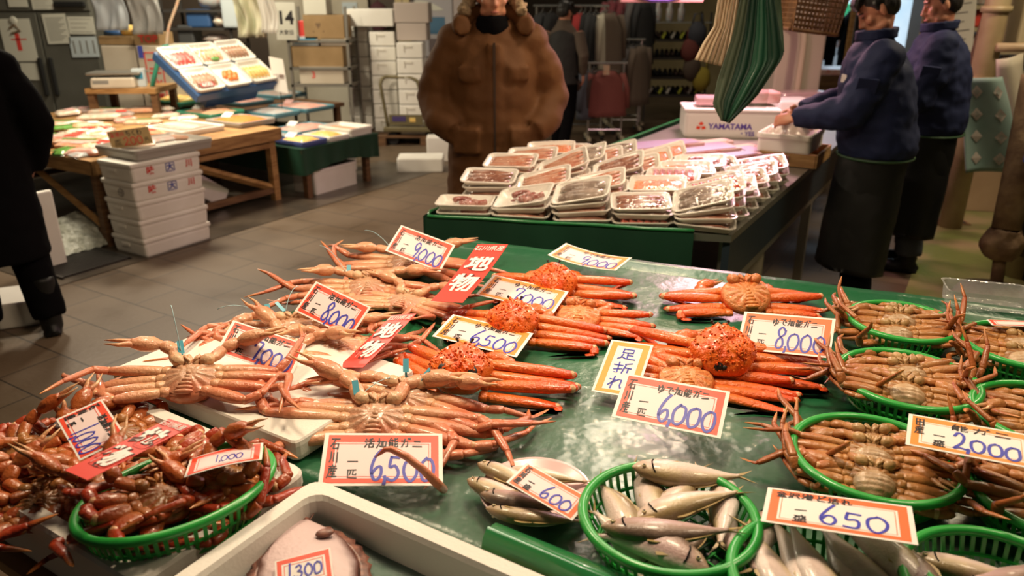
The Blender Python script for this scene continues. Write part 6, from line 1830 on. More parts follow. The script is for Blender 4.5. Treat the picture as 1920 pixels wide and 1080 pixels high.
# sign on a rod
q = at(530, 212, Z5)
rt = empty('rod_sign', (q.x, q.y, Z5 + .02), (0, 0, .25), 'white sign with brown characters on a thin rod above the blue trays', 'sign')
b = MB(); b.tube([(0, 0, 0), (0, 0, .50)], .004, 6); b.build('rod', BLACK, rt)
b = MB(); b.slab((-.055, -.006, .20), (.075, -.006, .17), (.055, -.006, .50), (-.075, -.006, .53), -.003); b.build('sign_board', LB['white'], rt, fix=True)
printed('干物', .055, mat('brown_ink', (.12, .04, .02), rough=.5), 'writing', rt, Matrix.Translation((0, -.0075, .33)) @ Matrix.Rotation(PI / 2, 4, 'X'), bold=.001)

# blue tilted display with six wrapped packs
d0, d1, d2 = aty(372, 178, 6.95), aty(522, 152, 7.75), aty(318, 93, 7.35)
X_ = (d1 - d0); Wd = X_.length; Y_ = (d2 - d0); Hd = Y_.length * .98
BLUECR = mat('blue_crate', (.035, .09, .22), rough=.4)
rt = empty('display_rack', d0, frame_rot(X_, Y_), 'tilted blue display crate holding six wrapped seafood packs', 'display rack')
b = MB(); b.box((Wd / 2, Hd / 2, -.05), (Wd, Hd, .08), bev=.01); b.build('crate', BLUECR, rt)
b = MB(); b.box((Wd * .5, .10, -.14), (.6, .10, .16)); b.build('support', BLUECR, rt)
ro = frame_rot(X_, Y_)
kk = [('orange', 'red'), ('peach', 'orange'), ('brown', 'grey'), ('brown', 'beige'), ('orange', 'red'), ('beige', 'yellow')]
six = ['brown squid with a 600 label, lower left', 'round orange crab roe, lower middle', 'beige pieces, lower right', 'red striped shrimps, upper left', 'peach sticks with a green leaf, upper middle', 'dark shellfish, upper right']
for j in range(2):
    for i in range(3):
        k = j * 3 + i
        M = Matrix.Translation(d0) @ ro.to_matrix().to_4x4()
        pos = M @ Vector((Wd * (i + .5) / 3, Hd * (j + .5) / 2, -.006))
        o = empty('display_pack', pos, ro, 'white wrapped pack of %s of the tilted display' % six[k], 'seafood pack', 'packs on the tilted display')
        w_, h_ = Wd / 3 * .96, Hd / 2 * .95
        b = MB(); b.loft([rrect(w_ * .9, h_ * .9, 0, .03), rrect(w_, h_, .045, .03), rrect(w_ * .95, h_ * .93, .045, .03), rrect(w_ * .85, h_ * .82, .012, .03)]); b.build('tray', FOAM, o)
        cm = CO[['brown', 'orange', 'yellow', 'red', 'peach', 'brown'][k]]
        if k == 1:
            for a in range(6):
                b = MB(); b.ball((.055 * math.cos(a * 1.05), .045 * math.sin(a * 1.05), .03), (.034, .030, .024), 10, 7); b.build('piece', cm, o, smooth=True)
            b = MB(); b.ball((0, 0, .034), (.034, .030, .028), 10, 7); b.build('piece', cm, o, smooth=True)
        else:
            for a in range(6):
                b = MB(); x = (a - 2.5) * w_ * .135; b.tube([(x, -h_ * .28, .022), (x + .01, 0, .032), (x + .004, h_ * .28, .022)], [.012, w_ * .085, .010], 8, flat=.6); b.build('piece', cm, o, smooth=True)
        if k == 0:
            b = MB(); b.box((-.02, -h_ * .30, .050), (.15, .06, .003)); lab_ = b.build('price_label', mat('dark_red_label', (.30, .04, .03), rough=.5), o)
            b = MB(); f6 = lambda x, y, z: Vector((x - .085, y - h_ * .30 - .022, z + .0520))
            for a, ch in enumerate('600'): write(b, ch, .012 + .036 * a, 0, .032, .045, .006, f6, .0003, True)
            b.build('price', WHITE, lab_)
        if k == 4: b = MB(); b.ball((.02, -h_ * .25, .036), (.05, .03, .012), 10, 6); b.build('leaf', CO['green'], o, smooth=True)
        b = MB(); b.grid(8, 6, lambda u, v: ((u - .5) * w_, (v - .5) * h_, .047 + .008 * (math.sin(PI * u) * math.sin(PI * v)) ** .6)); b.build('clear_wrap', FILM, o, smooth=True)

# ---- floor things
b = MB(); b.add([uv(-5.45, 2.2, .004), uv(-4.62, 2.2, .004), uv(-4.62, 6.2, .004), uv(-5.45, 6.2, .004)], [(0, 1, 2, 3)]); structure(b.build('drain_channel', mat('wet_drain_concrete', (.045, .036, .028), rough=.3, col2=(.09, .07, .05), nscale=3)))
gr = empty('drain_grate', uv(-4.95, 2.55, .006), (0, 0, -GA), label='dark steel drain grating on the floor beside the ice heap', cat='drain grate')
for k in range(16):
    b = MB(); b.box((-.20 + .028 * k, 0, .006), (.012, .46, .012)); b.build('bar', mat('dark_steel', (.05, .045, .04), rough=.5, metal=.6), gr)
b = MB(); 
for sy in (-.23, .23): b.box((.01, sy, .006), (.46, .014, .013))
b.build('grate_frame', mat('dark_steel', (0, 0, 0)), gr)
b = MB(); b.grid(30, 30, lambda u, v: tuple(uv(-5.75 + .65 * u, 2.50 + .75 * v, .022 + .17 * (math.sin(PI * u) * math.sin(PI * v)) ** .8 + .02 * mnoise.noise(Vector((u * 11, v * 11, 3))) + .014 * mnoise.noise(Vector((u * 31, v * 31, 8))))))
ice = b.build('crushed_ice', mat('crushed_ice', (.46, .47, .40), rough=.3, bump=.7, bscale=60, col2=(.30, .31, .26), nscale=30)); tag(ice, 'heap of crushed ice on the floor under the timber table', 'ice', kind='stuff')
def plain_foam(x, y, L_, W_, H_, rz, words, z=0.0, rot=None, openb=True, grp=None):
    q = at(x, y, z)
    if openb: o = foam_box('foam_box', L_, W_, H_, words, wall_t=.022)
    else:
        b = MB(); b.box((0, 0, H_ / 2), (L_, W_, H_), bev=.015); o = b.build('foam_box', FOAM); tag(o, words, 'foam box')
    put(o, (q.x, q.y, z + .002), rot=rot or (0, 0, rz)); return o
plain_foam(612, 352, .56, .30, .22, 1.57 - GA, 'open white foam box on the floor under the green table')
plain_foam(790, 318, .46, .30, .14, .05, 'closed white foam box lying on the floor near the parka', openb=False)
plain_foam(828, 300, .30, .20, .26, .05, 'white foam box behind the one lying on the floor near the parka', openb=False)
plain_foam(640, 318, .30, .20, .16, .3, 'small foam box in the dark behind the green table leg', openb=False)
o = plain_foam(455, 372, .44, .30, .16, 1.2 - GA, 'white foam box tipped on its side under the timber table', rot=(0, .62, 1.57 - GA), openb=False); o.location = uv(-5.42, 3.80, .135)
plain_foam(405, 395, .30, .24, .20, 1.57 - GA, 'white foam box on the floor behind the stack under the timber table', openb=False).location = uv(-5.35, 3.45, .002)
plain_foam(12, 600, .40, .30, .14, .4, 'white foam box on the floor at the left edge behind the dark figure', openb=False)
o = plain_foam(106, 500, .04, .14, .50, -GA, 'upright white foam board beside the dark figure', openb=False); o.name = 'foam_board'; o['category'] = 'foam board'
# ------------------------------------------------------------------ back room on the left: fridge, cartons, shelves, foam towers
PAPER = mat('paper', (.55, .53, .45), rough=.7); PAPERB = mat('bluish_paper', (.45, .50, .52), rough=.7)
STEELF = mat('fridge_steel', (.20, .195, .165), rough=.42, metal=.55, col2=(.15, .145, .12), nscale=2)
KRAFT = mat('kraft_cardboard', (.30, .19, .085), rough=.75, col2=(.25, .155, .065), nscale=5)
KRAFTD = mat('kraft_cardboard_dark', (.15, .09, .045), rough=.75)
CARTW = mat('white_carton', (.52, .46, .37), rough=.65, col2=(.46, .39, .30), nscale=3)
GREYI = mat('grey_ink', (.20, .19, .17), rough=.6)
DSTEEL = mat('dark_steel', (.05, .045, .04), rough=.5, metal=.6)
YF = 9.0
def facing(px0, py0, px1, py1, Y):
    """Left-bottom corner, width and height of an upright rectangle facing us at distance Y."""
    a = aty(px0, py1, Y); c_ = aty(px1, py1, Y); t_ = aty(px0, py0, Y)
    return a, c_.x - a.x, t_.z - a.z
fx0 = aty(-60, 100, YF).x; fx1 = aty(185, 100, YF).x
fr = empty('steel_fridge', ((fx0 + fx1) / 2, YF + .35, 0), label='tall brushed steel fridge with papers on its doors', cat='fridge')
W_ = fx1 - fx0
b = MB(); b.box((0, 0, 1.0), (W_, .68, 2.0), bev=.01); b.build('cabinet', STEELF, fr)
zs = aty(90, 22, YF).z; xs = aty(85, 100, YF).x - (fx0 + fx1) / 2
for x0, x1, z0, z1, hx in ((-W_ / 2, xs - .008, .12, zs - .012, xs - .06), (xs + .008, W_ / 2, .12, zs - .012, xs + .06), (-W_ / 2, xs - .008, zs + .012, 1.99, None), (xs + .008, W_ / 2, zs + .012, 1.99, W_ / 2 - .16)):
    b = MB(); b.box(((x0 + x1) / 2, -.355, (z0 + z1) / 2), (x1 - x0, .03, z1 - z0), bev=.006); d = b.build('door', STEELF, fr)
    if hx is not None:
        b = MB(); z_ = .85 if z1 < 1.7 else zs + .08
        if z1 < 1.7: b.box((hx, -.385, .80), (.045, .04, .42), bev=.012)
        else: b.box((hx - .04, -.385, z_), (.34, .04, .055), bev=.012)
        b.build('handle', BLACK, d)
def sheet(px0, py0, px1, py1, Y, words, m=PAPER, lines=0, red=False, vert=False):
    a, w, h = facing(px0, py0, px1, py1, Y)
    rt = empty('notice_paper', (a.x + w / 2, Y, a.z + h / 2), (0, R.uniform(-.03, .03), 0), words, 'paper')
    b = MB(); b.box((0, 0, 0), (w, .004, h)); b.build('sheet', m, rt)
    b = MB()
    for k in range(lines):
        if vert: b.box((w * (-.36 + .72 * k / max(lines - 1, 1)), -.0026, 0), (.018, .001, h * .62))
        else: b.box((-w * .06 * (k % 3), -.0026, h * (.36 - .74 * k / max(lines - 1, 1))), (w * (.8 - .12 * (k % 3)), .001, h * .025))
    if lines: b.build('lines_of_print', GREYI, rt)
    if red:
        b = MB(); b.box((0, -.003, -.02), (.05, .001, h * .40), rz=0); b.box((.01, -.003, h * .02), (w * .5, .001, .012)); b.build('red_drawing', REDP, rt)
        b = MB(); b.tube([(-.06, -.004, h * .28), (.0, -.004, h * .36), (.05, -.004, h * .22), (-.05, -.004, h * .16)], .014, 6); b.build('brown_drawing', KRAFTD, rt)
        b = MB(); b.ball((0, -.008, h * .46), (.045, .012, .045), 10, 6); b.build('magnet', PAPER, rt)
    return rt
Yp = YF - .03
sheet(14, 35, 72, 115, Yp, 'white paper with a red drawing on the left fridge door', red=True)
sheet(90, 26, 133, 82, Yp, 'white printed sheet on the right fridge door', lines=12)
sheet(131, 31, 180, 64, Yp, 'white chart sheet on the right fridge door, top right', lines=4)
sheet(136, 69, 187, 107, Yp, 'white sheet with four columns of writing on the fridge', m=PAPERB, lines=4, vert=True)
sheet(17, -6, 53, 13, Yp, 'white sheet on the upper left fridge door'); sheet(62, -6, 101, 18, Yp, 'printed sheet on the upper fridge door beside the handle', lines=5)
sheet(44, 118, 75, 150, Yp, 'plain white sheet low on the left fridge door')

def carton(px0, py0, px1, py1, Y, depth, m, words, name='cardboard_box', rz=0.0):
    a, w, h = facing(px0, py0, px1, py1, Y)
    rt = empty(name, (a.x + w / 2, Y + depth / 2, a.z), (0, 0, rz), words, 'box')
    b = MB(); b.box((0, 0, h / 2), (w, depth, h), bev=.006); b.build('box_body', m, rt)
    return rt, w, h, depth
# wooden stand with the scale, big white cartons
a, w, h = facing(160, 166, 292, 176, 7.3)
st = empty('wooden_stand', (a.x + w / 2, 7.55, 0), label='small wooden stand carrying the white scale behind the packs', cat='stand')
b = MB(); b.box((0, 0, a.z + h / 2), (w, .5, h)); b.build('top', WOOD, st)
for sx in (-.9, .9):
    for sy in (-.2, .2): b = MB(); b.box((sx * w / 2, sy, a.z / 2), (.06, .06, a.z)); b.build('leg', WOODD, st)
ztop = a.z + h
sc = empty('kitchen_scale', (aty(220, 160, 7.45).x, 7.48, ztop + .002), (0, 0, .15), 'white electronic scale on the small wooden stand', 'scale')
b = MB(); b.box((0, 0, .045), (.38, .34, .09), bev=.02, taper=1.05); b.build('scale_body', CARTW, sc)
b = MB(); b.box((0, .02, .125), (.48, .30, .022), bev=.01); b.build('weighing_plate', STEEL, sc); b = MB(); b.tube([(0, .02, .08), (0, .02, .12)], .05, 10); b.build('neck', CARTW, sc)
b = MB(); b.box((-.10, -.172, .05), (.14, .006, .045)); b.build('display', GREYI, sc)
bp = empty('blue_carton', (aty(262, 150, 7.5).x, 7.5, ztop + .002), (0, 0, .3), 'small pale blue packet beside the white scale', 'packet'); b = MB(); b.box((0, 0, .08), (.11, .10, .16)); b.build('packet_body', PAPERB, bp); b = MB(); b.box((0, -.052, .10), (.08, .003, .06)); b.build('packet_label', mat('cyan_label', (.05, .30, .50), rough=.4), bp)
a, w, h = facing(188, 172, 250, 178, 8.0)
def on_floor(px0, py0, px1, Y, depth, m, words, rz=0.0, name='cardboard_box'):
    """Carton standing on others; only its top edge, sides and distance are given."""
    t = aty(px0, py0, Y); r_ = aty(px1, py0, Y)
    rt = empty(name, ((t.x + r_.x) / 2, Y + depth / 2, 0), (0, 0, rz), words, 'box')
    b = MB(); b.box((0, 0, t.z / 2), (r_.x - t.x, depth, t.z), bev=.008); b.build('box_body', m, rt)
    return rt, r_.x - t.x, t.z
on_floor(188, 86, 252, 8.15, .4, CARTW, 'plain tall white carton left of the one with red print')
rt, w, h = on_floor(254, 86, 352, 8.10, .5, CARTW, 'tall white carton with red framed characters behind the tilted display')
b = MB(); zt = h
x0, x1, z0, z1 = -w / 2 + .07, -w / 2 + .25, zt - .60, zt - .06
for xa, xb, za, zb in ((x0, x1, z1 - .012, z1), (x0, x1, z0, z0 + .012), (x0, x0 + .012, z0, z1), (x1 - .012, x1, z0, z1)): b.box(((xa + xb) / 2, -.252, (za + zb) / 2), (xb - xa, .004, zb - za))
b.build('printed_frame', REDP, rt)
for k, ch in enumerate('一干鮮原'): printed(ch, .13, REDP, 'printed_character', rt, Matrix.Translation(((x0 + x1) / 2, -.2535, z1 - .09 - .13 * k)) @ Matrix.Rotation(PI / 2, 4, 'X'), bold=.004)
for sx in (-.42, .02):
    b = MB(); b.box((sx * w + (.0 if sx < 0 else .12), -.253, zt - .06), (.05, .004, .12)); b.build('blue_tape', BLUEP, rt)
rt, w, h, d = carton(252, 62, 300, 85, 8.12, .35, KRAFT, 'open brown carton with red lettering on top of the white cartons')
printed('TOP', .10, REDP, 'lettering', rt, Matrix.Translation((.02, -.178, h * .5)) @ Matrix.Rotation(PI / 2, 4, 'X'), bold=.003)
rt, w, h, d = carton(186, 68, 250, 84, 8.16, .3, KRAFT, 'flat brown carton on top of the plain white carton')
for k, (px_, py_, col_, wd) in enumerate(((214, 61, BLUECR, 'blue bundle'), (264, 57, mat('purple_bundle', (.16, .05, .18), rough=.6), 'purple bundle'), (243, 60, CO['yellow'], 'yellow bundle'))):
    q = aty(px_, py_, 8.26); b = MB(); b.ball((0, 0, 0), (.12, .08, .06), 12, 8); o = b.build('cloth_bundle', col_, smooth=True); wrinkle(o, .012, 25, k); put(o, (q.x, 8.28, aty(px_, 66 if k == 0 else 62, 8.26).z + .02), label=wd + ' lying on the brown cartons', cat='bundle')
# hanging plastic bags, cords
def hang(px0, py0, px1, py1, Y, m, words, name='plastic_bag', amp=.05):
    a, w, h = facing(px0, py0, px1, py1, Y); h += .5
    b = MB()
    b.grid(18, 18, lambda u, v: (a.x + w * u + .02 * math.sin(v * 9), Y + amp * mnoise.noise(Vector((u * 5, v * 3, px0))), a.z + h * v), thick=.004)
    o = b.build(name, m, smooth=True); return tag(o, words, 'hanging ' + name.split('_')[-1])
BAGB = mat('pale_blue_bag', (.42, .46, .50), rough=.35, coat=.3); BAGG = mat('grey_bubble_bag', (.28, .28, .27), rough=.4, bump=.9, bscale=70, coat=.3); BAGW = mat('cream_hanging_cloth', (.55, .50, .36), rough=.6, col2=(.42, .44, .28), nscale=5)
hang(180, -4, 240, 57, 8.0, BAGB, 'pale blue plastic bags hanging above the cartons'); hang(248, -4, 306, 64, 7.9, BAGG, 'grey bubble wrap bag hanging above the brown carton')
hang(446, -4, 500, 70, 8.2, BAGW, 'cream and greenish cloths hanging in front of the dark shelf', 'cloth', .12); hang(490, -4, 520, 62, 8.1, mat('white_bag', (.62, .60, .54), rough=.4), 'white bag hanging left of the calendar sheet')
def cord(pts, r, m, words, name='hose'):
    b = MB(); P = []
    for i in range(len(pts) - 1):
        for k in range(8): P.append(Vector(pts[i]).lerp(Vector(pts[i + 1]), k / 8))
    P.append(Vector(pts[-1]))
    for _ in range(6): P = [P[0]] + [(P[i - 1] + P[i] * 2 + P[i + 1]) / 4 for i in range(1, len(P) - 1)] + [P[-1]]
    b.tube(P, r, 7); o = b.build(name, m, smooth=True); return tag(o, words, name)
cord([aty(345, -60, 7.6), aty(335, 0, 7.6), aty(316, 50, 7.6), aty(312, 86, 7.6)], .014, CO['beige'], 'beige cord hanging down to the white carton', 'cord')
cord([aty(316, 86, 7.6), aty(302, 90, 7.55), aty(290, 140, 7.5), aty(282, 178, 7.5)], .022, mat('green_hose', (.03, .22, .14), rough=.4), 'green hose bent over the edge of the white carton')
# dark shelving with clutter
def shelf(px0, px1, Y, levels, m, words, depth=.5, name='shelf_rack', post=.03):
    a = aty(px0, 100, Y); c_ = aty(px1, 100, Y); w = c_.x - a.x
    rt = empty(name, ((a.x + c_.x) / 2, Y + depth / 2, 0), label=words, cat='shelf')
    top = max(levels) + .35
    for sx in (-1, 1):
        for sy in (-1, 1): b = MB(); b.box((sx * (w / 2 - post / 2), sy * (depth / 2 - post / 2), top / 2), (post, post, top)); b.build('post', m, rt)
    for z in levels: b = MB(); b.box((0, 0, z - .015), (w, depth, .03)); b.build('shelf_board', m, rt)
    return rt
zl = [aty(360, y, 9.4).z for y in (185, 120, 85, 52, 18)]
shelf(312, 440, 9.4, zl, mat('dark_shelf', (.035, .030, .026), rough=.6), 'dark shelving crowded with boxes behind the tilted display', .6)
def item(px0, py0, px1, Y, zb, h, m, words, name, cat, depth=.3, round_=False):
    a, c_ = aty(px0, py0, Y), aty(px1, py0, Y); w = c_.x - a.x
    b = MB()
    if round_: b.ball((0, 0, h / 2), (w / 2, depth / 2, h / 2), 14, 8)
    else: b.box((0, 0, h / 2), (w, depth, h), bev=min(w, h) * .12)
    o = b.build(name, m, smooth=round_)
    if round_: wrinkle(o, .02, 14, px0)
    return put(o, ((a.x + c_.x) / 2, Y + depth / 2 + .03, zb + .003), label=words, cat=cat)
item(347, 40, 392, 9.4, zl[3], .20, BLUECR, 'bright blue crate on the dark shelf', 'blue_crate', 'crate')
item(390, 40, 418, 9.4, zl[3], .13, CO['white'], 'white bundle beside the blue crate on the dark shelf', 'bundle', 'bundle', round_=True)
item(362, 10, 410, 9.4, zl[4], .20, CO['silver'], 'silvery plastic bundle on the top of the dark shelf', 'bundle', 'bundle', round_=True)
item(368, 75, 416, 9.4, zl[2], .12, CO['grey'], 'grey bundle below the blue crate on the dark shelf', 'bundle', 'bundle', round_=True)
item(332, 75, 362, 9.4, zl[2], .22, mat('dark_crate', (.06, .06, .06), rough=.5), 'dark grey crate below the blue crate', 'grey_crate', 'crate')
item(318, 100, 366, 9.4, zl[1], .16, mat('dark_crate', (.06, .06, .06), rough=.5), 'dark crate low on the dark shelf', 'grey_crate', 'crate')
item(412, 20, 445, 9.3, zl[3], .38, PAPERB, 'pale blue sheeted box right of the blue crate', 'box', 'box'); 
# shelf with cardboard boxes, calendar sheet
zb = [aty(600, y, 8.9).z for y in (158, 126, 75)]
shelf(540, 655, 8.9, [zb[0], zb[1], zb[2] ], mat('grey_shelf', (.16, .145, .12), rough=.5), 'grey shelf with brown and white boxes left of the foam towers', .55)
def shelf_box(px0, px1, zb_, h, d, m1, words, Y=8.9):
    a, c_ = aty(px0, 100, Y), aty(px1, 100, Y); w = c_.x - a.x
    rt = empty('cardboard_box', ((a.x + c_.x) / 2, Y + d / 2 + .02, zb_ + .003), (0, 0, 0), words, 'box'); b = MB(); b.box((0, 0, h / 2), (w, d, h), bev=.005); b.build('box_body', m1, rt); return rt, w, h, d
rt, w, h, d = shelf_box(573, 648, zb[2], .26, .42, KRAFT, 'brown carton with a small drawn face, top of the grey shelf')
b = MB(); MM = Matrix.Translation((-w * .14, -d / 2 - .002, h * .56)) @ Matrix.Rotation(PI / 2, 4, 'X')
b.add([MM @ Vector(p) for p in ((-.03, .02, 0), (-.015, .035, 0), (0, .022, 0), (.015, .035, 0), (.03, .02, 0), (0, -.03, 0))], [(0, 5, 4, 3, 2, 1)])
for sx in (-.055, .055): b.add([MM @ Vector((sx + .009 * math.cos(k), -.06 + .009 * math.sin(k), 0)) for k in (0, 1, 2, 3, 4, 5)], [(0, 1, 2, 3, 4, 5)])
b.build('drawn_face', KRAFTD, rt)
rt, w, h, d = shelf_box(540, 642, zb[1], .22, .40, KRAFT, 'long flat brown carton in the middle of the grey shelf')
rt, w, h, d = shelf_box(557, 640, zb[0], .19, .40, CARTW, 'white carton with a red number, bottom of the grey shelf')
printed('3', .10, REDP, 'number', rt, Matrix.Translation((-.09, -d / 2 - .002, h * .5)) @ Matrix.Rotation(PI / 2, 4, 'X'), bold=.002)
rt, w, h, d = shelf_box(548, 598, zb[1] + .226, .10, .3, PAPERB, 'flat white and blue packet lying on the long brown carton')
b = MB(); b.box((0, -d / 2 - .002, h * .5), (w * .8, .003, h * .5)); b.build('packet_label', mat('cyan_label', (0, 0, 0)), rt)
rt, w, h, d = shelf_box(602, 650, zb[1] + .226, .085, .3, CARTW, 'flat white carton right of the white and blue packet')
rt, w, h, d = shelf_box(576, 618, zb[2] + .264, .16, .3, PAPER, 'white and grey box on top of the carton with the drawn face')
rt = sheet(520, 4, 558, 75, 8.892, 'calendar sheet with a large 14 hanging left of the cartons')
printed('14', .19, PEN, 'number', rt, Matrix.Translation((0, -.003, .03)) @ Matrix.Rotation(PI / 2, 4, 'X'), bold=.006)
printed('大安日', .055, PEN, 'small_writing', rt, Matrix.Translation((0, -.003, -.12)) @ Matrix.Rotation(PI / 2, 4, 'X'), bold=.001)
item(556, 40, 573, 8.9, zb[2], .20, REDP, 'red round tin left of the carton with the drawn face', 'red_tin', 'tin', depth=.1)
item(600, 190, 648, 8.9, 0, .22, BLUECR, 'dark blue cloth heap on the floor under the grey shelf', 'cloth_heap', 'cloth', round_=True)
# foam box towers
def tower(px0, px1, Y, ptop, pbot, n, words, depth=.36):
    zt_, a, c_ = aty(px0, ptop, Y).z, aty(px0, 150, Y), aty(px1, 150, Y); h = zt_ / n; w = c_.x - a.x
    ordn = ['lowest', 'second', 'third', 'fourth', 'fifth', 'sixth', 'seventh', 'eighth']
    for k in range(n):
        rt = empty('foam_box', ((a.x + c_.x) / 2, Y + depth / 2, h * k + .001 + .12), (0, 0, R.uniform(-.02, .02)), 'white foam box, %s from the ground in the %s' % (ordn[k], words), 'foam box', 'foam box towers in the background')
        b = MB(); b.box((0, 0, h * .48), (w * .985, depth, h * .95), bev=.012); b.build('box_body', FOAM, rt)
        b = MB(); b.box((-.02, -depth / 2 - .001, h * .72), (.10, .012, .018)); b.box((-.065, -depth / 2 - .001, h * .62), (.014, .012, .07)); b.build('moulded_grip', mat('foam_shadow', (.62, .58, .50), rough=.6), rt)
    return h * n
HT = .12
zt1 = tower(651, 694, 9.5, 62 + 8, 250, 7, 'left tower'); zt2 = tower(697, 744, 9.3, 71 + 8, 255, 7, 'middle tower'); zt3 = tower(746, 795, 9.1, 92 + 8, 258, 6, 'right tower')
pal = empty('pallet', (aty(720, 200, 9.3).x, 9.5, 0), label='low wooden pallet under the white foam box towers', cat='pallet')
for k in range(5): b = MB(); b.box((0, -.42 + .2 * k, .105), (1.15, .14, .022)); b.build('board', WOODD, pal)
for k in (-1, 0, 1): b = MB(); b.box((k * .5, -.02, .047), (.09, .95, .093)); b.build('bearer', WOODD, pal)
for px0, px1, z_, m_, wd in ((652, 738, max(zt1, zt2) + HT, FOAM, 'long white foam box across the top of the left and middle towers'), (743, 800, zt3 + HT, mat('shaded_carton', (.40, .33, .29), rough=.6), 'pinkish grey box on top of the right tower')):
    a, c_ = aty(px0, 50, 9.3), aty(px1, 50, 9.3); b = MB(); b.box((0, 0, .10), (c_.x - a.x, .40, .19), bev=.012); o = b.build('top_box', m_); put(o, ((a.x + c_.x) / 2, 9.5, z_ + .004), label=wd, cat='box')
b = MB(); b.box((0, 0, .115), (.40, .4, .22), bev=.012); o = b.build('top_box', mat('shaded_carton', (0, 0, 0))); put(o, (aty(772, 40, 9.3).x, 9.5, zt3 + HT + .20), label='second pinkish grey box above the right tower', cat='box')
# hand cart
q = at(768, 275, 0)
ct = empty('hand_cart', (q.x - .05, q.y + .35, 0), (0, 0, -.05), 'platform hand cart with a bent tube handle before the foam towers', 'cart')
CARTM = mat('olive_cart_metal', (.16, .13, .065), rough=.45, metal=.3)
b = MB(); b.box((.28, .0, .19), (1.05, .60, .05), bev=.01); b.build('platform', CARTM, ct)
for sx in (-.15, .70):
    for sy in (-.22, .22): b = MB(); b.tube([(sx, sy - .02, .075), (sx, sy + .02, .075)], .075, 14); b.build('wheel', BLACK, ct)
b = MB(); P = [(-.20, -.24, .21), (-.26, -.24, .70), (-.24, -.22, .765), (-.20, -.20, .785), (.10, -.20, .775), (.17, -.21, .74), (.24, -.24, .50), (.26, -.24, .21)]
PP = []
for i in range(len(P) - 1):
    for k in range(5): PP.append(Vector(P[i]).lerp(Vector(P[i + 1]), k / 5))
b.tube(PP + [Vector(P[-1])], .020, 9); b.build('handle', CARTM, ct, smooth=True)
b = MB(); b.box((.02, -.25, .30), (.40, .01, .12)); pl_ = b.build('maker_plate', CARTM, ct); b = MB(); b.box((-.06, -.257, .31), (.16, .003, .06)); b.build('purple_label', mat('purple_label', (.06, .04, .14), rough=.4), pl_); b = MB(); b.box((.10, -.257, .30), (.07, .003, .05)); b.build('yellow_label', CO['yellow'], pl_)
for k, (sx, h, z) in enumerate(((.56, .22, .216), (.60, .16, .44))): b = MB(); b.box((0, 0, h / 2), (.38, .42, h), bev=.015); o = b.build('foam_box', FOAM); put(o, (q.x - .05 + sx, q.y + .38, z + .001), rz=.03, label='white foam box on the hand cart, %s' % ['lower one', 'upper one'][k], cat='foam box')
# wall things: poster of a fish, brick pillar, jacket on a hook
po = empty('wall_poster', (aty(805, 40, 10.9).x, 10.93, aty(805, 45, 10.9).z), label='poster with a pale fish shape above a blue panel on the pinkish wall', cat='poster')
b = MB(); b.box((0, 0, .05), (.62, .008, .95)); b.build('poster_sheet', mat('poster_grey', (.36, .33, .34), rough=.5), po)
b = MB(); b.box((.08, -.006, -.02), (.26, .004, .22)); b.build('blue_panel', mat('poster_blue', (.05, .13, .22), rough=.5), po)
b = MB(); b.box((.10, -.006, -.28), (.24, .004, .18)); b.build('dark_print', mat('poster_dark', (.12, .09, .09), rough=.5), po)
b = MB(); b.grid(12, 4, lambda u, v: (-.20 + .40 * u, -.008, .28 - .10 * u + (v - .5) * .10 * math.sin(PI * min(u * .9 + .1, 1))), thick=.002); b.build('pale_fish', PAPER, po)
bp_ = MB(); bp_.box((aty(754, 20, 10.8).x, 10.88, 1.7), (.19, .12, 3.4)); 
mb_ = bpy.data.materials.new('yellow_brick'); mb_.use_nodes = True
nb = mb_.node_tree.nodes; brn = nb.new('ShaderNodeTexBrick'); brn.inputs['Scale'].default_value = 1; brn.inputs['Brick Width'].default_value = .21; brn.inputs['Row Height'].default_value = .075; brn.inputs['Mortar Size'].default_value = .008
brn.inputs['Color1'].default_value = (.46, .36, .18, 1); brn.inputs['Color2'].default_value = (.40, .31, .15, 1); brn.inputs['Mortar'].default_value = (.16, .12, .07, 1)
tcn = nb.new('ShaderNodeTexCoord'); cmn = nb.new('ShaderNodeSeparateXYZ'); cbn = nb.new('ShaderNodeCombineXYZ'); lk = mb_.node_tree.links
lk.new(tcn.outputs['Object'], cmn.inputs[0]); lk.new(cmn.outputs[0], cbn.inputs[0]); lk.new(cmn.outputs[2], cbn.inputs[1]); lk.new(cbn.outputs[0], brn.inputs[0]); lk.new(brn.outputs[0], nb['Principled BSDF'].inputs[0])
structure(bp_.build('wall_brick_pillar', mb_))
jk = MB(); jk.tube([(0, 0, .18), (0, .02, .12)], .012, 6); jk.ball((0, 0, -.05), (.14, .06, .20), 12, 10); o = jk.build('dark_jacket', mat('maroon_dark', (.055, .012, .016), rough=.8), smooth=True); wrinkle(o, .015, 12, 4); put(o, (aty(708, 25, 10.8).x, 10.83, aty(708, 25, 10.8).z), label='dark maroon jacket hanging on the white wall panel', cat='jacket')
rk = MB(); a, w, h = facing(640, 4, 668, 37, 10.8); rk.box((0, 0, 0), (w, .01, h)); o = rk.build('notice_paper', PAPERB); put(o, (a.x + w / 2, 10.922, a.z + h / 2), label='bluish paper notice on the wall left of the white panel', cat='paper')

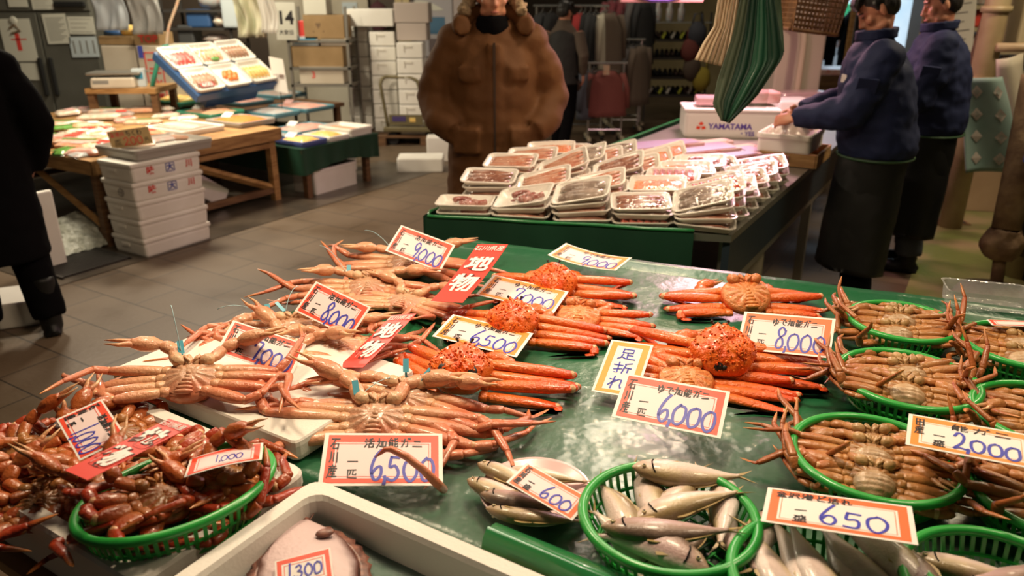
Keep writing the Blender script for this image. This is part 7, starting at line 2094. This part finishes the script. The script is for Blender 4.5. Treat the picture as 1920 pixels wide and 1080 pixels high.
# ------------------------------------------------------------------ clothes shop at the back
RAIL = mat('chrome_rail', (.55, .55, .52), rough=.25, metal=.9)
def garment(root_words, hx, Y, ztop, length, wid, m, rz, group='garments on the racks', cat='garment', seed=0, sleeves=True):
    rt = empty('hanging_garment', (hx, Y, ztop), (0, 0, rz), root_words, cat, group)
    b = MB(); rings = []
    for j in range(9):
        t = j / 8; w = wid * (.45 + .55 * min(t * 4, 1)) * (1 + .12 * t); d = .05 + .05 * t
        rings.append([(w / 2 * math.cos(2 * PI * i / 22) * (1 + .06 * math.sin(i * 2.3 + seed) * t), d * math.sin(2 * PI * i / 22) + .016 * math.sin(i * 3 + seed) * t, -.05 - length * t) for i in range(22)])
    b.loft(rings); b.build('cloth_body', m, rt, smooth=True, fix=True)
    if sleeves:
        for s in (-1, 1): b = MB(); b.tube([(s * wid * .42, 0, -.08), (s * wid * .56, .01, -.26), (s * wid * .60, .01, -.26 - length * .42)], [.055, .055, .045], 10, flat=.7); b.build('sleeve', m, rt, smooth=True)
    b = MB(); b.tube([(-wid * .34, 0, -.06), (0, 0, -.02), (wid * .34, 0, -.06)], .006, 6); b.tube([(0, 0, -.02), (0, 0, .02), (.015, 0, .035), (.02, 0, .015)], .003, 6); b.build('hanger', RAIL, rt)
    return rt
def rack(x0, x1, Y, zt_, words, base=True, yr=0.0):
    rt = empty('clothes_rack', ((x0 + x1) / 2, Y, 0), (0, 0, yr), words, 'clothes rack'); w = x1 - x0
    b = MB(); b.tube([(-w / 2, 0, zt_), (w / 2, 0, zt_)], .014, 8); b.build('rail', RAIL, rt)
    for s in (-1, 1):
        b = MB(); b.tube([(s * (w / 2 - .04), 0, .07), (s * (w / 2 - .04), 0, zt_)], .014, 8); b.build('upright', RAIL, rt)
        b = MB(); b.box((s * (w / 2 - .04), 0, .075), (.04, .46, .03)); b.build('foot', mat('cream_metal', (.40, .35, .24), rough=.5), rt)
        for q_ in (-.2, .2): b = MB(); b.ball((s * (w / 2 - .04), q_, .032), .030, 8, 6); b.build('castor', BLACK, rt)
    b = MB(); b.tube([(-w / 2 + .04, 0, .16), (w / 2 - .04, 0, .16)], .012, 8); b.build('cross_bar', RAIL, rt)
    return rt
GM = {n: mat('cloth_' + n, c_, rough=.85) for n, c_ in dict(black=(.008, .008, .009), charcoal=(.022, .022, .024), brown=(.055, .032, .026), rust=(.21, .058, .048), cream=(.46, .42, .33), taupe=(.13, .095, .07), slate=(.07, .075, .095), grey=(.09, .08, .078), red=(.30, .02, .02), yellow=(.45, .36, .05)).items()}
PLAID = mat('plaid_cloth', (.13, .018, .026), rough=.85, col2=(.30, .24, .24), nscale=9, nlo=.52, nhi=.6, stretch=(1, 1, .35))
Ya = 9.6
xa, xb = aty(1000, 10, Ya).x, aty(1142, 10, Ya).x; zr = aty(1080, 11, Ya).z
rack(xa, xb, Ya, zr, 'chrome clothes rack behind the person walking away')
for k, (px_, l, m_, wd) in enumerate(((1018, .85, 'charcoal', 'charcoal coat at the left end'), (1034, .8, 'black', 'black coat second from left'), (1090, .85, 'red', 'red edged dark garment right of the walking person'), (1098, .95, 'black', 'black coat right of the red garment'), (1108, .9, 'charcoal', 'charcoal coat beside the cream one'), (1118, .9, 'black', 'black coat left of the cream one'), (1131, .78, 'cream', 'cream narrow garment near the right end'), (1141, .75, 'taupe', 'patterned taupe garment at the right end'))):
    garment(wd + ' of the first rack', aty(px_, 11, Ya).x, Ya, zr - .03, l, .42 if m_ != 'cream' else .30, GM[m_], 1.25 if m_ not in ('taupe',) else .5, seed=k)
# two-arm display with a rust jumper
xr_ = aty(1138, 130, 9.2).x; zz = aty(1138, 128, 9.2).z
rack(xr_ - .24, xr_ + .24, 9.2, zz + .06, 'low cream clothes stand with the rust coloured jumper')
garment('rust coloured jumper on the low cream stand', xr_, 9.2, zz + .02, .52, .44, GM['rust'], .1, seed=3)
garment('slate blue garment left of the rust jumper', xr_ - .22, 9.25, zz + .02, .55, .35, GM['slate'], 1.1, seed=5); garment('dark brown garment behind the rust jumper', xr_ - .14, 9.32, zz + .02, .5, .35, GM['brown'], 1.1, seed=6)
tg_ = MB(); tg_.box((0, 0, 0), (.07, .004, .11)); o = tg_.build('price_tag', CO['beige']); put(o, (aty(1138, 132, 9.0).x, 9.05, aty(1138, 132, 9.0).z), label='beige paper tag hanging above the rust jumper', cat='tag')
# second, taller rack with plaid shirts
Yb = 10.4; zr2 = aty(1180, -12, Yb).z
rack(aty(1140, 0, Yb).x, aty(1218, 0, Yb).x, Yb, zr2, 'tall clothes rack with plaid shirts')
for k, (px_, l, m_, wd) in enumerate(((1150, .62, PLAID, 'dark red plaid shirt at the left'), (1163, .66, PLAID, 'dark red plaid shirt in the middle'), (1178, .64, PLAID, 'dark red plaid shirt at the right'), (1196, .75, GM['grey'], 'grey brown cardigan right of the plaid shirts'), (1210, .80, GM['charcoal'], 'dark trousers at the right end'))):
    garment(wd + ' of the tall rack', aty(px_, 0, Yb).x, Yb, zr2 - .03, l, .42, m_, .9, seed=k + 10)
Yc = 10.0; zr3 = aty(1180, 74, Yc).z
rack(aty(1148, 74, Yc).x, aty(1210, 74, Yc).x, Yc, zr3, 'lower clothes rack with dark brown coats')
for k, (px_, l, m_, wd) in enumerate(((1158, .72, GM['brown'], 'dark brown coat at the left'), (1172, .75, GM['black'], 'black coat in the middle'), (1188, .70, GM['grey'], 'grey knitted jacket'), (1202, .72, GM['taupe'], 'taupe jacket at the right end'))):
    garment(wd + ' of the lower rack', aty(px_, 74, Yc).x, Yc, zr3 - .03, l, .42, m_, .9, seed=k + 20)
# shoe shelves
Ys = 10.9
zs_ = [aty(1270, y, Ys).z for y in (178, 145, 108, 74)]
shelf(1212, 1330, Ys, [max(z_, .08) for z_ in zs_], mat('dark_shelf', (0, 0, 0)), 'dark shoe shelves at the back of the clothes shop', .6, post=.025)
k = 0
TAGY = mat('lime_tag', (.50, .55, .06), rough=.5)
for zi, z_ in enumerate(zs_):
    for j in range(6):
        px_ = 1222 + j * 19
        rt = empty('shoe_pair', (aty(px_, 100, Ys).x, Ys + .18, max(z_, .08) + .003), (0, 0, R.uniform(-.2, .2)), 'black pair of shoes, %s from the left on the %s shoe shelf' % (['first', 'second', 'third', 'fourth', 'fifth', 'sixth'][j], ['lowest', 'second lowest', 'second highest', 'highest'][zi]), 'shoes', 'shoes on the back shelves')
        for s in (-1, 1):
            b = MB(); b.ball((s * .035, 0, .035), (.032, .12, .035), 10, 6); b.ball((s * .035, .06, .06), (.028, .05, .04), 10, 6); b.build('shoe', GM['black'] if (j + zi) % 4 else GM['brown'], rt, smooth=True)
        if (j * 3 + zi) % 3 == 0:
            b = MB(); b.box((0, -.125, .05), (.035, .003, .09), rot=Euler((0, .5, 0)).to_matrix()); b.build('price_tag', TAGY if j % 2 else PAPER, rt)
        k += 1
for px_, py_, m_, wd in ((1298, 95, GM['rust'], 'pinkish bag on the end of the shoe shelves'), (1310, 65, GM['slate'], 'bluish bag on the end of the shoe shelves'), (1300, 130, GM['taupe'], 'beige bag low at the end of the shoe shelves'), (1318, 150, GM['yellow'], 'yellow bag near the floor right of the shoe shelves')):
    q = aty(px_, py_, 10.75); b = MB(); b.ball((0, 0, 0), (.13, .09, .17), 12, 8); b.tube([(-.07, 0, .13), (-.05, 0, .26), (.05, 0, .26), (.07, 0, .13)], .012, 6); o = b.build('hanging_bag', m_, smooth=True); wrinkle(o, .012, 14, px_); put(o, (q.x, 10.85, q.z), label=wd, cat='bag')
b = MB(); b.box((0, 0, 0), (1.0, .25, .012)); o = b.build('glass_shelf', mat('glass_top', (.30, .33, .33), rough=.1, coat=.5)); put(o, (aty(1265, 42, 10.9).x, 11.0, aty(1265, 42, 10.9).z), label='glassy top shelf above the shoes', cat='shelf')
for k in range(3):
    b = MB(); b.lathe([(.03, 0), (.045, .02), (.05, .15), (.03, .20), (.028, .26), (.002, .262)], seg=12); o = b.build('clear_jar', CO['silver'], smooth=True); put(o, (aty(1235 + 22 * k, 42, 10.9).x, 11.0, aty(1265, 42, 10.9).z + .008), label='pale jar on the glassy top shelf, %s from the left' % ['first', 'second', 'third'][k], cat='jar', group='jars on the top shelf')
# ------------------------------------------------------------------ right side: hanging cloths, column, pipes, leaning boards
# bundles of wrapping sheets hanging over the tray table
YH = 2.92
GS = [mat('hanging_sheet_green', (.014, .085, .045), rough=.45, coat=.15), mat('hanging_sheet_dark', (.008, .042, .024), rough=.5), mat('hanging_sheet_grey', (.075, .105, .066), rough=.55), mat('hanging_sheet_pale', (.15, .23, .15), rough=.5)]
def sheet_bundle(name, outline, Y, m, words, thick=.004, n=1, dx=0.0, fold=0.0):
    """Hanging sheets: outline is the left edge and the right edge from top to bottom in pixels; n leaves, each a little behind."""
    rt = empty(name, aty(outline[0][0][0], -40, Y), label=words, cat='hanging sheets')
    o0 = rt.location.copy()
    L_, R_ = outline
    def along(P, t):
        t = t * (len(P) - 1); i = min(int(t), len(P) - 2); f = t - i
        return (P[i][0] + (P[i + 1][0] - P[i][0]) * f, P[i][1] + (P[i + 1][1] - P[i][1]) * f)
    for k in range(n):
        b = MB()
        def f(u, v):
            l, r = along(L_, v), along(R_, v); s = (k + u) / n
            p = aty(l[0] + (r[0] - l[0]) * s, l[1] + (r[1] - l[1]) * s, Y + .012 * k + fold * math.sin(u * PI * 3) * .012 + .02 * math.sin(v * 3 + k))
            return p - o0
        b.grid(6, 24, f, thick=thick); b.build('leaf', m[k % len(m)], rt, smooth=True, fix=True)
    return rt
BEI = [mat('beige_sheet', (.48, .36, .23), rough=.55), mat('beige_sheet_b', (.40, .29, .18), rough=.55)]
sheet_bundle('beige_sheets', ([(1352, -60), (1346, 0), (1338, 50), (1318, 80), (1302, 112)], [(1400, -60), (1386, 0), (1378, 50), (1372, 90), (1364, 127)]), YH - .04, BEI, 'fan of beige paper sheets hanging above the trays', n=7, fold=.6)
sheet_bundle('green_sheets', ([(1395, -60), (1388, 0), (1372, 70), (1345, 150), (1336, 196), (1352, 226)], [(1470, -60), (1452, 0), (1462, 60), (1470, 105), (1420, 180), (1368, 231)]), YH, [GS[2], GS[1], GS[0], GS[1]], 'thick bundle of dark green sheets with a pointed end hanging above the trays', n=4, fold=.9)
sheet_bundle('pale_green_sheet', ([(1420, -60), (1424, 0), (1440, 60), (1445, 100)], [(1466, -60), (1464, 0), (1468, 60), (1470, 98)]), YH + .10, [GS[3]], 'pale green sheet hanging behind the dark green bundle', n=1)
hk = empty('sheet_hook', aty(1400, -70, YH + .02), label='steel bar from which the green and beige sheets hang', cat='bar')
b = MB(); b.tube([(-.25, .02, .02), (.30, .02, .02)], .010, 8); b.build('bar', RAIL, hk)
b = MB(); b.tube([(0, .02, .02), (0, .02, 1.6)], .005, 6); b.build('suspension_rod', RAIL, hk)
# clear bag hanging behind
b = MB(); b.grid(10, 10, lambda u, v: aty(1396 + 40 * u + 6 * math.sin(v * 5), 205 - 130 * v, YH + .07 + .02 * math.sin(u * 7)))
tag(b.build('clear_bag', film_mat('milky_bag', gloss=.12, haze=.25), smooth=True), 'clear plastic bag hanging behind the tip of the green sheets', 'plastic bag')
# brown wicker basket hanging
WICK = mat('wicker', (.17, .075, .025), rough=.55, col2=(.10, .042, .014), nscale=25)
q = aty(1522, 20, 4.1)
hb = empty('hanging_basket', q, (0, .12, .1), 'brown plastic lattice basket hanging above the far trays', 'basket')
def lat(u, v): 
    k = 1 - .12 * (1 - v)
    return Vector(((u - .5) * .27 * k, 0, (v - .5) * .20))
for nm, tr in (('front_lattice', Matrix.Translation((0, -.09, 0))), ('back_lattice', Matrix.Translation((0, .09, 0))), ('side_lattice', Matrix.Translation((-.128, 0, 0)) @ Matrix.Rotation(PI / 2, 4, 'Z') @ Matrix.Diagonal((.68, 1, 1, 1))), ('side_lattice', Matrix.Translation((.128, 0, 0)) @ Matrix.Rotation(PI / 2, 4, 'Z') @ Matrix.Diagonal((.68, 1, 1, 1)))):
    b = MB(); b.M = tr
    for k in range(13): b.tube([lat(k / 12, 0), lat(k / 12, 1)], .0045, 5)
    for k in range(9): b.tube([lat(0, k / 8), lat(1, k / 8)], .0045, 5)
    for v in (0, 1): b.tube([lat(0, v), lat(1, v)], .010, 6)
    b.build(nm, WICK, hb)
b = MB(); 
for k in range(10): b.tube([(-.118 + .026 * k, -.09, -.1), (-.118 + .026 * k, .09, -.1)], .0045, 5)
b.build('lattice_floor', WICK, hb)
b = MB(); b.tube([(0, 0, 1.4), (0, 0, .28), (-.13, -.09, .10)], .003, 5); b.tube([(0, 0, .28), (.13, .09, .10)], .003, 5); b.build('suspension_cord', CORD, hb)
# pink-lit column with pipe
pc_ = aty(1478, 160, 7.9)
b = MB(); b.box((pc_.x, 7.9, 1.7), (.46, .46, 3.4), bev=.02); structure(b.build('trim_column', mat('pale_column', (.60, .48, .40), rough=.6)))
q = aty(1500, 100, 7.55)
cord([(q.x - .1, 7.6, aty(1480, 45, 7.6).z), (q.x - .02, 7.55, aty(1495, 48, 7.6).z), (q.x + .01, 7.5, aty(1503, 70, 7.5).z), (q.x - .02, 7.5, .2)], .035, mat('pale_pipe', (.52, .40, .30), rough=.5), 'pale bent pipe running down the pink lit column', 'pipe')
fs_ = empty('far_stall', (aty(1540, 150, 9.2).x, 9.3, 0), label='far brown counter with pinkish goods before the bright doorway', cat='counter')
b = MB(); b.box((0, 0, .40), (1.1, .6, .80)); b.build('counter_body', WOODD, fs_); b = MB(); b.box((0, 0, .84), (1.0, .5, .07), bev=.02); b.build('goods_layer', pinkbox, fs_)
b = MB(); b.box((0, 0, .9), (.045, .06, 1.8)); o = b.build('wooden_post', WOOD); put(o, (aty(1603, 70, 9.6).x, 9.75, .0), label='timber post left of the nearer worker by the bright doorway', cat='post')
# glazed entrance frame and street things
for k, (px_, w) in enumerate(((1535, .06), (1600, .08))):
    q = aty(px_, 80, 14.25); b = MB(); b.box((q.x, 14.25, 1.6), (w, .1, 3.2)); structure(b.build('trim_entrance_%d' % (k + 1), DSTEEL))
for k, (px_, py_, m_, s_, wd) in enumerate(((1576, 62, mat('white_sign', (.75, .77, .78), rough=.5), (.5, .1, .45), 'white sign outside the far doorway'), (1560, 105, mat('white_car_paint', (.70, .74, .78), rough=.3), (1.4, 1.2, .8), 'white parked vehicle outside the far doorway'), (1585, 20, mat('green_sign', (.05, .5, .2), rough=.5), (.4, .1, .3), 'green sign above the far doorway'))):
    q = aty(px_, py_, 18.0); b = MB(); b.box((0, 0, 0), s_, bev=.05)
    if k == 1: b.box((0, 0, .55), (1.2, 1.0, .4), bev=.1); 
    o = b.build(['street_sign', 'parked_van', 'street_sign'][k], m_); put(o, (q.x, 18.0, q.z if k != 1 else .41), label=wd, cat=['sign', 'vehicle', 'sign'][k])
    if k != 1: 
        b = MB(); b.tube([(0, .06, -q.z), (0, .06, 0)], .03, 6); b.build('sign_pole', DSTEEL, o)
# ---- clutter wall: shelf unit with things, pipes
YR = 6.6
SHW = mat('cream_shelf', (.36, .29, .18), rough=.6)
zr_ = [aty(1850, y, YR).z for y in (228, 180, 135, 95, 52, 10)]
rt_ = shelf(1768, 1990, YR, [z_ for z_ in zr_ if z_ > .05], SHW, 'cream shelf unit crowded with jars and tools behind the workers', .45)
names = [('jar', CO['white']), ('tin', CO['grey']), ('bottle', mat('green_glassy', (.05, .22, .14), rough=.2)), ('carton', CARTW), ('can', CO['red']), ('bundle', mat('dark_crate', (0, 0, 0)))]
for zi, z_ in enumerate(zr_):
    for j in range(6):
        nm, m_ = names[(j * 5 + zi * 3) % 6]
        px_ = 1784 + 24 * j + 5 * (zi % 2); h = .10 + .07 * ((j * 7 + zi * 5) % 4) / 3
        b = MB()
        if nm in ('jar', 'bottle', 'can', 'tin'): b.lathe([(.035, 0), (.048, .01), (.05, h * .75), (.03, h * .85), (.03, h), (.002, h)], seg=12)
        else: b.box((0, 0, h / 2), (.13, .16, h), bev=.012)
        o = b.build('shelf_' + nm, m_, smooth=nm in ('jar', 'bottle'))
        put(o, (aty(px_, 100, YR).x, YR + .13, z_ + .003), label='%s on the cream shelf unit, %s shelf, %s from the left' % (nm, ['lowest', 'second lowest', 'third', 'fourth', 'fifth', 'top'][zi], ['first', 'second', 'third', 'fourth', 'fifth', 'sixth'][j]), cat=nm, group='things on the cream shelf unit')
def pipe(px0, py0, px1, py1, Y, r, words, m=PIPE, rings_=()):
    a, c_ = aty(px0, py0, Y), aty(px1, py1, Y)
    x_ = (a.x + c_.x) / 2; rt = empty('standpipe', (x_, Y, 0), label=words, cat='pipe')
    b = MB(); b.tube([(0, 0, 0.0), (0, 0, 3.3)], r, 18); b.build('pipe_body', m, rt, smooth=True)
    for y in rings_: z_ = aty(px0, y, Y).z; b = MB(); b.tube([(0, 0, z_ - .02), (0, 0, z_ + .02)], r * 1.22, 18); b.build('collar', m, rt, smooth=True)
    return rt
pipe(1870, 0, 1842, 150, 5.6, .080, 'thick cream painted standpipe with a collar at the right', rings_=(17, 150))
pipe(2020, 60, 1985, 250, 4.5, .085, 'second cream pipe cut by the right edge', rings_=())
q = aty(1880, 88, 5.55); b = MB(); b.tube([(-.12, 0, 0), (.5, 0, 0)], .03, 12); o = b.build('cross_pipe', PIPE, smooth=True); put(o, (q.x + .05, 5.5, q.z), label='short horizontal cream pipe right of the standpipe', cat='pipe')
q = aty(1905, 30, 5.2); b = MB(); b.box((0, 0, 0), (.34, .2, .40), bev=.02); o = b.build('meter_box', SHW); put(o, (q.x + .42, 5.62, q.z), label='cream metal box on the wall at the upper right', cat='box')
q = aty(1800, 40, 6.0); sheetp = MB(); sheetp.box((0, 0, 0), (.30, .006, .75)); o = sheetp.build('notice_paper', PAPER); put(o, (aty(1796, 40, 6.55).x, 6.585, aty(1796, 25, 6.55).z), rot=(0, -.12, 0), label='long printed paper list hanging behind the far worker', cat='paper')
b = MB(); 
for k in range(9): b.box((0, -.005, .28 - .07 * k), (.22 - .05 * (k % 3), .002, .010))
b.build('lines_of_print', GREYI, o)
b = MB(); b.tube([(0, 0, 0), (.16, 0, 1.75)], .022, 4); o = b.build('leaning_pole', WOODD); q = aty(1793, 225, 5.9); put(o, (q.x - .02, 5.9, max(q.z, 0)), label='thin dark pole leaning right of the far worker', cat='pole')
# green low step
q = at(1775, 268, 0); b = MB(); b.box((0, 0, .05), (.9, .25, .10), bev=.01); o = b.build('green_step', mat('green_step', (.03, .17, .05), rough=.5)); put(o, (q.x + .1, q.y + .12, .008), label='low green step on the floor behind the far worker', cat='step')
# patterned blue-green cloth over a board, white sheet behind
YC = 5.0
CLO = mat('blue_green_cloth', (.20, .30, .275), rough=.6, col2=(.26, .34, .31), nscale=5); DIA = mat('cloth_diamond', (.50, .43, .38), rough=.7)
c0 = [aty(1813, 148, YC), aty(1878, 143, YC), aty(1893, 322, YC), aty(1812, 325, YC)]
rt = empty('patterned_cloth', c0[3], label='blue green cloth with pale diamonds draped on the stand at the right', cat='cloth')
def cf(u, v):
    top = c0[0].lerp(c0[1], u); bot = c0[3].lerp(c0[2], u); p = bot.lerp(top, v); bulge = .03 * math.sin(v * PI) * u
    return p - c0[3] + Vector((bulge, .035 * math.sin(u * 4 + v * 2), 0))
b = MB(); b.grid(16, 20, cf, thick=.005); b.build('cloth_sheet', CLO, rt, smooth=True, fix=True)
for j in range(4):
    for i in range(2):
        u0, v0 = .28 + .46 * i, .86 - .235 * j - .01 * i
        b = MB()
        ps = [cf(u0 + du, v0 + dv) + Vector((0, -.003, 0)) for du, dv in ((0, .07), (.12, 0), (0, -.07), (-.12, 0))]; b.add(ps, [(3, 2, 1, 0)]); d_ = b.build('diamond_patch', DIA, rt)
        b = MB(); ps = [cf(u0 + du, v0 + dv) + Vector((0, -.005, 0)) for du, dv in ((0, .035), (.06, 0), (0, -.035), (-.06, 0))]; b.add(ps, [(3, 2, 1, 0)]); b.build('diamond_centre', mat('cloth_diamond_centre', (.36, .36, .32), rough=.7), d_)
w0 = [aty(1868, 112, YC + .12), aty(1925, 100, YC + .12), aty(1915, 330, YC + .12), aty(1885, 330, YC + .12)]
b = MB(); b.grid(8, 12, lambda u, v: w0[3].lerp(w0[2], u).lerp(w0[0].lerp(w0[1], u), v) + Vector((0, .03 * math.sin(u * 5 + v * 3), 0)), thick=.004); tag(b.build('white_sheet', mat('grubby_white_sheet', (.46, .40, .31), rough=.6, col2=(.36, .29, .20), nscale=4), smooth=True, fix=True), 'grubby white plastic sheet hanging behind the patterned cloth', 'sheet')
# rusty stand with iron foot
RUST = mat('rusty_iron', (.095, .045, .022), rough=.75, col2=(.20, .12, .06), nscale=9, nlo=.4, nhi=.65, bump=.5, bscale=40, detail=8)
q = at(1848, 560, 0)
rs = empty('rusty_stand', (q.x + .02, q.y, .006), label='rusty flaking iron stand with a heavy foot at the right', cat='stand')
b = MB(); b.tube([(.06, .12, 1.25), (.03, .05, .75), (.0, 0, .42)], [.085, .080, .075], 12); o = b.build('column', RUST, rs, smooth=True)
b = MB(); b.ball((0, 0, .33), (.12, .11, .10), 12, 8); b.tube([(0, 0, .42), (0, 0, .25)], .085, 10); o = b.build('joint', RUST, rs, remesh=.015, relax=1); wrinkle(o, .012, 25, 1)
b = MB(); b.tube([(0, 0, .30), (.02, -.01, .04)], .035, 10); b.build('shaft', RUST, rs, smooth=True)
b = MB(); b.lathe([(.002, .11), (.08, .10), (.17, .07), (.20, .02), (.20, 0), (.002, 0)], c=(-.02, -.03, 0), seg=20); b.build('foot', mat('dirty_stone_foot', (.20, .16, .10), rough=.7, col2=(.12, .09, .05), nscale=8), rs, smooth=True)
b = MB(); b.box((.22, .1, .60), (.20, .25, .70), bev=.02); b.build('side_box', mat('dark_grime', (.045, .035, .025), rough=.7, col2=(.08, .05, .03), nscale=6), rs)
for k, z_ in enumerate((.86, .70)): b = MB(); b.box((-.02 + .05 * k, -.07, z_), (.03, .03, .09)); b.build('blue_clip' if k == 0 else 'dark_clip', BLUEP if k == 0 else BLACK, rs)
b = MB(); a_, c_ = at(1788, 384, .0), at(1868, 335, .25); b.tube([Vector(a_) + Vector((0, 0, .03)), c_], .026, 8); o = b.build('lever_bar', DSTEEL, smooth=True); tag(o, 'dark lever bar slanting from the floor towards the rusty stand', 'bar')
b = MB(); b.ball((0, 0, .05), (.06, .06, .05), 10, 8); o = b.build('castor', BLACK, smooth=True); put(o, at(1802, 388, 0) + Vector((.06, .02, .006)), label='small dark castor at the end of the lever bar', cat='castor')
q = at(1800, 345, 0); b = MB(); b.box((0, 0, .45), (.07, .05, .90)); o = b.build('wooden_leg_post', WOODD); put(o, (at(1800, 380, 0).x, at(1800, 380, 0).y + .12, .007), rot=(0, .08, 0), label='dark timber leg left of the patterned cloth', cat='post')
b = MB(); b.box((0, 0, .35), (.50, .04, .70)); o = b.build('leaning_board', mat('tan_board', (.28, .20, .10), rough=.7, col2=(.22, .15, .07), nscale=4)); q = at(1850, 400, 0); put(o, (q.x, q.y + .05, .007), rot=(-.12, 0, -.2), label='tan board leaning under the patterned cloth', cat='board')
cv = empty('blue_cabinet', (aty(1925, 230, 4.4).x + .38, 4.45, .006), (0, 0, -.2), 'dark blue edged cabinet cut by the right edge', 'cabinet')
b = MB(); b.box((0, 0, .42), (.30, .4, .84), bev=.01); b.build('cabinet_body', mat('dark_grime', (0, 0, 0)), cv); b = MB(); b.box((-.13, -.205, .62), (.05, .02, .5), rz=0); b.build('blue_edge', mat('blue_edge', (.03, .05, .13), rough=.5), cv)
# floor drain
q = at(1772, 418, 0)
dg_ = empty('floor_drain', (q.x, q.y, .008), (0, 0, -.1), 'rust coloured slotted floor drain on the green floor', 'drain')
b = MB(); b.box((0, 0, .003), (.32, .16, .006)); b.build('drain_plate', mat('rust_plate', (.22, .12, .06), rough=.7), dg_)
for k in range(8): b = MB(); b.box((-.11 + .028 * k, 0, .007), (.012, .11, .004)); b.build('slot', mat('rust_slot', (.09, .045, .025), rough=.7), dg_)
b = MB(); b.box((.125, 0, .008), (.022, .11, .005)); b.build('dark_slot', BLACK, dg_)
# clear plastic box at the far edge of the crab table
q = at(1842, 578, ZT)
rt = empty('clear_plastic_box', (q.x, q.y, ZT + .012), (0, 0, -.32), 'empty clear plastic box lid at the far edge behind the green baskets', 'plastic box')
rt.scale = (.85, .85, 1)
b = MB(); b.loft([rrect(.24, .12, 0, .02), rrect(.25, .13, .05, .02), rrect(.265, .145, .052, .02)], cap=False); b.add(rrect(.24, .12, .001, .02), [tuple(range(16))]); b.build('clear_shell', film_mat('clear_plastic', gloss=.2, haze=.22, rough=.1), rt, smooth=False)
# small white card over the far right basket
card('x', 'small white card lying in the farthest basket at the right edge', RED, '', '', '', '', seed=31, pose=((1.238, 1.70, .905), (.93, -.33, .1), (.30, .93, -.15), .12, .06), panel=CARDW)

# pink hanging sign whose lower edge just shows at the top
q = aty(1240, 2, 6.0)
hs = empty('hanging_sign', (q.x, 6.0, q.z + .10), label='pink hanging sign with a purple curve, only its lower edge in view', cat='sign')
b = MB(); b.box((0, 0, .0), (.62, .03, .22), bev=.01); b.build('sign_board', mat('pink_sign', (.62, .34, .32), rough=.4), hs)
b = MB(); b.tube([(-.18, -.018, -.07), (-.08, -.018, -.095), (.05, -.018, -.095), (.14, -.018, -.07)], .014, 6); b.build('purple_curve', VIO, hs)
for sx in (-.25, .25): b = MB(); b.tube([(sx, 0, .1), (sx, 0, 1.6)], .004, 5); b.build('suspension_rod', RAIL, hs)
